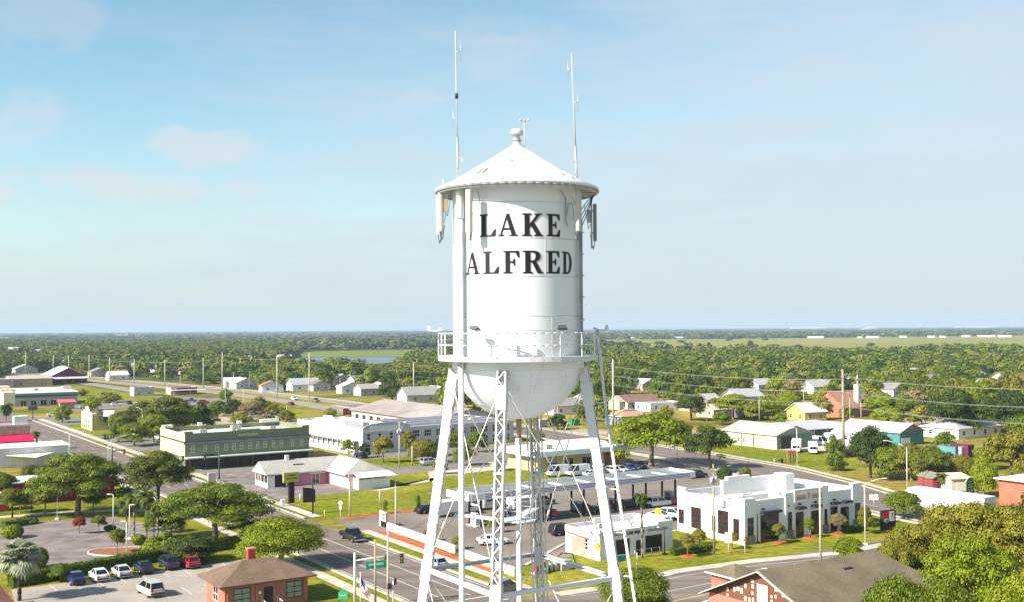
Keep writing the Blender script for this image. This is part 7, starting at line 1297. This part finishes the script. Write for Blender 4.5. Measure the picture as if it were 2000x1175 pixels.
# far white buildings near the skyline
FARB = [(232, 656, 34, 9), (258, 655, 22, 9), (395, 653, 22, 8), (428, 652, 16, 8), (446, 653, 12, 7), (566, 661, 20, 6), (585, 660, 22, 7), (8, 662, 24, 8), (640, 662, 14, 5), (710, 664, 12, 5), (770, 662, 10, 5), (1350, 641.5, 4, 14), (1565, 640.5, 34, 18), (1600, 640, 30, 18), (1688, 643.5, 18, 12), (1702, 640, 20, 20), (1872, 638.8, 16, 16), (1902, 638.4, 24, 16), (1935, 638.3, 30, 16), (1190, 660, 8, 5), (1236, 660, 7, 4), (1325, 659, 18, 4), (1595, 659, 28, 5), (1680, 659, 8, 4), (1706, 659, 22, 5), (1765, 658, 12, 5), (1820, 658, 12, 5), (1842, 658, 10, 5), (1888, 657, 14, 5), (1920, 657, 16, 5), (1938, 657, 12, 5), (1965, 657, 22, 5)]
for i, (px, pb, wp, h_) in enumerate(FARB):
    p = G(px, pb); w_ = Wpx(px, pb, wp); t = thing('far_building', ('white warehouse' if h_ > 7 else 'low white building') + ' far off near the skyline, ' + ('left' if px < 800 else 'right') + ' of the tower', 'building', p, 0, 'far white buildings ' + ('left' if px < 800 else 'right') + ' of the tower' + (', tall' if h_ > 7 else ', low'))
    MB().box(-w_ / 2, 0, 0, w_ / 2, w_ * .5, h_).build('wall', STUCCO, t); MB().box(-w_ / 2 - .5, -.5, h_, w_ / 2 + .5, w_ * .5 + .5, h_ + .6).build('roof', WHROOF, t)
# woods: the nearest as single trees, the rest as one mass
def inside(poly_, x, y):
    r_ = np.zeros(len(x), bool); n = len(poly_)
    for i in range(n):
        x0, y0 = poly_[i][:2]; x1, y1 = poly_[(i + 1) % n][:2]
        cond = ((y0 > y) != (y1 > y)) & (x < (x1 - x0) * (y - y0) / (y1 - y0 + 1e-12) + x0); r_ ^= cond
    return r_
ZONES = [pxp([(1165, 692), (1165, 812), (1190, 795), (1225, 775), (1300, 786), (1390, 798), (1500, 800), (1560, 795), (1640, 795), (1700, 800), (1850, 800), (1870, 850), (2060, 880), (2120, 698), (1850, 692), (1500, 699), (1320, 696)]),
         pxp([(480, 735), (540, 768), (600, 774), (690, 780), (780, 788), (900, 806), (1170, 800), (1170, 694), (880, 692), (790, 712), (770, 731), (660, 738), (570, 732)]),
         pxp([(-60, 745), (0, 735), (90, 720), (185, 732), (300, 738), (420, 746), (480, 738), (560, 730), (560, 690), (470, 668), (-60, 676)]),
         pxp([(160, 740), (300, 743), (420, 750), (445, 760), (330, 755), (190, 751)]),
         pxp([(470, 690), (560, 686), (585, 690), (570, 697), (480, 702)])]
BAN = [pxp([(420, 700), (560, 698), (560, 708), (420, 712)])]
HWp = [Wp(u, v) for u, v in ((330, 187), (387, 190), (450, 194), (520, 193), (580, 190), (700, 176), (900, 150))]
RRp = [Wp(u, v) for u, v in ((210, 187), (260, 190), (340, 195), (430, 200))]
def near_line(P, x, y, d):
    r_ = np.zeros(len(x), bool)
    for a, b in zip(P[:-1], P[1:]):
        dx, dy = b.x - a.x, b.y - a.y; t = np.clip(((x - a.x) * dx + (y - a.y) * dy) / (dx * dx + dy * dy), 0, 1); r_ |= np.hypot(x - a.x - t * dx, y - a.y - t * dy) < d
    return r_
pts = []
for Z in ZONES:
    xs = [p.x for p in Z]; ys = [p.y for p in Z]; st = 12.6
    gx, gy = np.meshgrid(np.arange(min(xs), max(xs), st), np.arange(min(ys), max(ys), st)); gx = gx.ravel() + rng.uniform(-6, 6, gx.size); gy = gy.ravel() + rng.uniform(-3.6, 3.6, gy.size)
    k = inside(Z, gx, gy)
    for B_ in BAN: k &= ~inside(B_, gx, gy)
    k &= ~near_line(HWp, gx, gy, 20) & ~near_line(RRp, gx, gy, 16); pts.append(np.stack([gx[k], gy[k]], 1))
P_ = np.concatenate(pts)
for (hx, hy, hw_) in HP + [(*G(1235, 831).xy, 13), (*G(1240, 800).xy, 15), (*G(1290, 803).xy, 16), (*G(1470, 815).xy, 16), (*G(1405, 815).xy, 12), (*G(1590, 822).xy, 12), (*G(1680, 815).xy, 20), (*G(1690, 800).xy, 14), (*G(1910, 857).xy, 20)]:
    dx = P_[:, 0] - hx; dy = P_[:, 1] - hy; along = (dx * hx + dy * hy) / math.hypot(hx, hy); across = np.abs(dx * hy - dy * hx) / math.hypot(hx, hy)
    P_ = P_[~((np.hypot(dx, dy) < hw_ * .8 + 2) | ((along < 2) & (along > -.15 * math.hypot(hx, hy)) & (across < hw_ * .45)))]
for (tx, ty, tr) in TREES: P_ = P_[np.hypot(P_[:, 0] - tx, P_[:, 1] - ty) > tr + 2.2]
P_ = P_[rng.random(len(P_)) < .9]
D_ = np.hypot(P_[:, 0], P_[:, 1]); o_ = np.argsort(D_); P_ = P_[o_]
NS = max(0, 300 - len(TREES)); KW = {'mid': ('round-crowned green tree in the woods beyond the highway', 'green trees in the woods'), 'bright': ('bright yellow-green tree among darker ones in the woods', 'bright trees in the woods'), 'dark': ('dark green tree in the woods', 'dark trees in the woods'), 'olive': ('olive-brown tree in the woods', 'olive trees in the woods'), 'brown': ('bare greyish-brown tree in the woods', 'bare trees in the woods')}
for (x, y) in P_[:NS]:
    kind = str(rng.choice(['mid', 'oak', 'bright', 'dark', 'olive', 'brown'], p=[.27, .15, .2, .17, .15, .06])); kk = 'mid' if kind == 'oak' else kind
    H = float(rng.uniform(7.5, 13)); tree(0, 0, 0, 0, kind, KW[kk][0], str(rng.choice(['round', 'spread', 'round'])), 1, .12, KW[kk][1], p=Vector((x, y, 0)), H=H, r=float(rng.uniform(4.4, 6.8)))
def woodmat(name, cols, s1, s2):
    mt = bpy.data.materials.new(name); mt.use_nodes = True; nt = mt.node_tree; N = nt.nodes.new; L = nt.links.new; b = nt.nodes['Principled BSDF']; b.inputs['Roughness'].default_value = .7; b.inputs['Specular IOR Level'].default_value = .15
    g = N('ShaderNodeNewGeometry'); n1 = N('ShaderNodeTexNoise'); n1.inputs['Scale'].default_value = s1; n1.inputs['Detail'].default_value = 2; n2 = N('ShaderNodeTexNoise'); n2.inputs['Scale'].default_value = s2; n2.inputs['Detail'].default_value = 3
    for n in (n1, n2): L(g.outputs['Position'], n.inputs[0])
    ad = N('ShaderNodeMath'); ad.operation = 'MULTIPLY_ADD'; L(n1.outputs[0], ad.inputs[0]); ad.inputs[1].default_value = 1.25; h = N('ShaderNodeMath'); h.operation = 'MULTIPLY'; L(n2.outputs[0], h.inputs[0]); h.inputs[1].default_value = .3; L(h.outputs[0], ad.inputs[2])
    cr = N('ShaderNodeValToRGB'); L(ad.outputs[0], cr.inputs[0]); e = cr.color_ramp.elements; e[0].position = .53; e[0].color = (*cols[0], 1); e[1].position = 1.0; e[1].color = (*cols[-1], 1)
    for i, q in enumerate(cols[1:-1]): k = e.new(.53 + .47 * (i + 1) / (len(cols) - 1)); k.color = (*q, 1)
    L(cr.outputs[0], b.inputs['Base Color']); return mt
def mass(name, X, Y, Hh, Rr, nb, per, leaf, m, label, seed):
    g = np.random.default_rng(seed); T = []
    for v in range(5):
        C, N_, _ = crown_pts(seed + v, nb, per, .6, (.28, .42), .74); C[:, 2] -= C[:, 2].min(); C[:, 2] /= C[:, 2].max(); T.append(quads(C, N_, leaf, v, .2))
    out = []
    for i in range(len(X)):
        V = T[i % 5]; a = g.uniform(0, 6.28); c_, s_ = math.cos(a), math.sin(a); out.append(np.stack([X[i] + (V[:, 0] * c_ - V[:, 1] * s_) * Rr[i], Y[i] + (V[:, 0] * s_ + V[:, 1] * c_) * Rr[i], V[:, 2] * Hh[i]], 1))
    o = link(name, qmesh(name, np.concatenate(out), m)); tag(o, label, 'woods', None, 'stuff'); return o
Q = P_[NS:]; n = len(Q); print('woods', n, 'single', NS, len(TREES))
WM = woodmat('woods_leaves', [(.018, .042, .009), (.045, .08, .008), (.095, .135, .009), (.17, .195, .014), (.2, .16, .055)], .085, 1.2)

def lump(x, y, s, ph): return .5 + .25 * np.sin(x / s + ph) * np.cos(y / (s * 1.3) + ph * 2) + .25 * np.sin((x + y * .7) / (s * .55) + ph * 3)
lf = lump(Q[:, 0], Q[:, 1], 38, 1.0); gap = lump(Q[:, 0], Q[:, 1], 55, 2.2); kq = (gap > .13) | (np.hypot(Q[:, 0], Q[:, 1]) < 520); Q = Q[kq]; lf = lf[kq]; n = len(Q)
HQ = (6.5 + 7.5 * lf) * rng.uniform(.8, 1.15, n); RQ = (6.0 + 7.5 * lf) * rng.uniform(.75, 1.25, n); nr = np.hypot(Q[:, 0], Q[:, 1]) < 760
mass('woods', Q[nr, 0], Q[nr, 1], HQ[nr], RQ[nr], 20, 80, .056, WM, 'oak woods close behind the town', 31)
mass('woods', Q[~nr, 0], Q[~nr, 1], HQ[~nr], RQ[~nr], 14, 34, .085, WM, 'oak woods between the town woods and the marsh', 32)
n = 15000; Yf = np.exp(rng.uniform(math.log(900), math.log(11000), n)); Xf = rng.uniform(-.56, .56, n) * Yf
KEEP = [pxp([(562, 683), (870, 678), (880, 716), (785, 716), (785, 735), (562, 733)]), pxp([(1165, 661.5), (1400, 660.5), (2050, 652.5), (2300, 650.5), (2500, 700), (2050, 697), (1800, 695), (1560, 698), (1440, 693), (1320, 688), (1165, 680)]), pxp([(90, 669), (170, 664), (440, 660), (470, 665), (330, 669), (150, 675)]), pxp([(495, 656), (600, 656), (600, 662), (500, 661)])]
k = np.ones(n, bool)
for q in KEEP: k &= ~inside(q, Xf, Yf)
for q in ZONES: k &= ~inside(q, Xf, Yf)
for (px, pb, wp, h_) in FARB:
    p = G(px, pb); w_ = Wpx(px, pb, wp); k &= ~((np.abs(Xf - p.x * Yf / p.y) < w_ * .6 + Yf * .002) & (Yf < p.y + w_ * .5) & (Yf > p.y * .86))
k &= ~((Yf < 1500) & (rng.random(n) < .3)); Xf, Yf = Xf[k], Yf[k]; n = len(Xf); rr = np.clip(Yf * .0085, 7, 60) * rng.uniform(.6, 1.3, n)
FM = woodmat('far_woods_leaves', [(.028, .046, .014), (.05, .072, .016), (.095, .115, .02), (.17, .175, .04)], .009, .1)
mass('far_woods', Xf, Yf, rng.uniform(6, 13, n), rr, 5, 7, .3, FM, 'far woods running to the skyline', 77)
# scattered far trees standing on the marsh
for (px, pb, pt, hw) in ((1466, 688, 662, 9), (1424, 665, 659, 9), (1495, 664, 658, 8), (1370, 690, 676, 12), (1290, 672, 665, 14), (1250, 676, 668, 12), (1330, 669, 663, 10), (1560, 680, 671, 12), (1700, 676, 668, 10), (1230, 668, 662, 12)):
    tree(px, pb, pt, hw, 'dark', 'lone dark tree at the marsh edge', 'round', 1, .05, 'lone trees at the marsh edge')
# ------------------------------------------------------------------ the air
hz = MB().box(-12000, -600, -1, 12000, 15000, 70).build('haze', None); hz.data.materials.clear()
hm_ = bpy.data.materials.new('haze'); hm_.use_nodes = True; nt = hm_.node_tree; nt.nodes.clear(); vo = nt.nodes.new('ShaderNodeVolumePrincipled'); out = nt.nodes.new('ShaderNodeOutputMaterial'); nt.links.new(vo.outputs[0], out.inputs['Volume'])
vo.inputs['Color'].default_value = (.6, .76, .95, 1); vo.inputs['Density'].default_value = 9e-5; vo.inputs['Anisotropy'].default_value = 0.0
hz.data.materials.append(hm_); tag(hz, None, None, None, 'stuff')
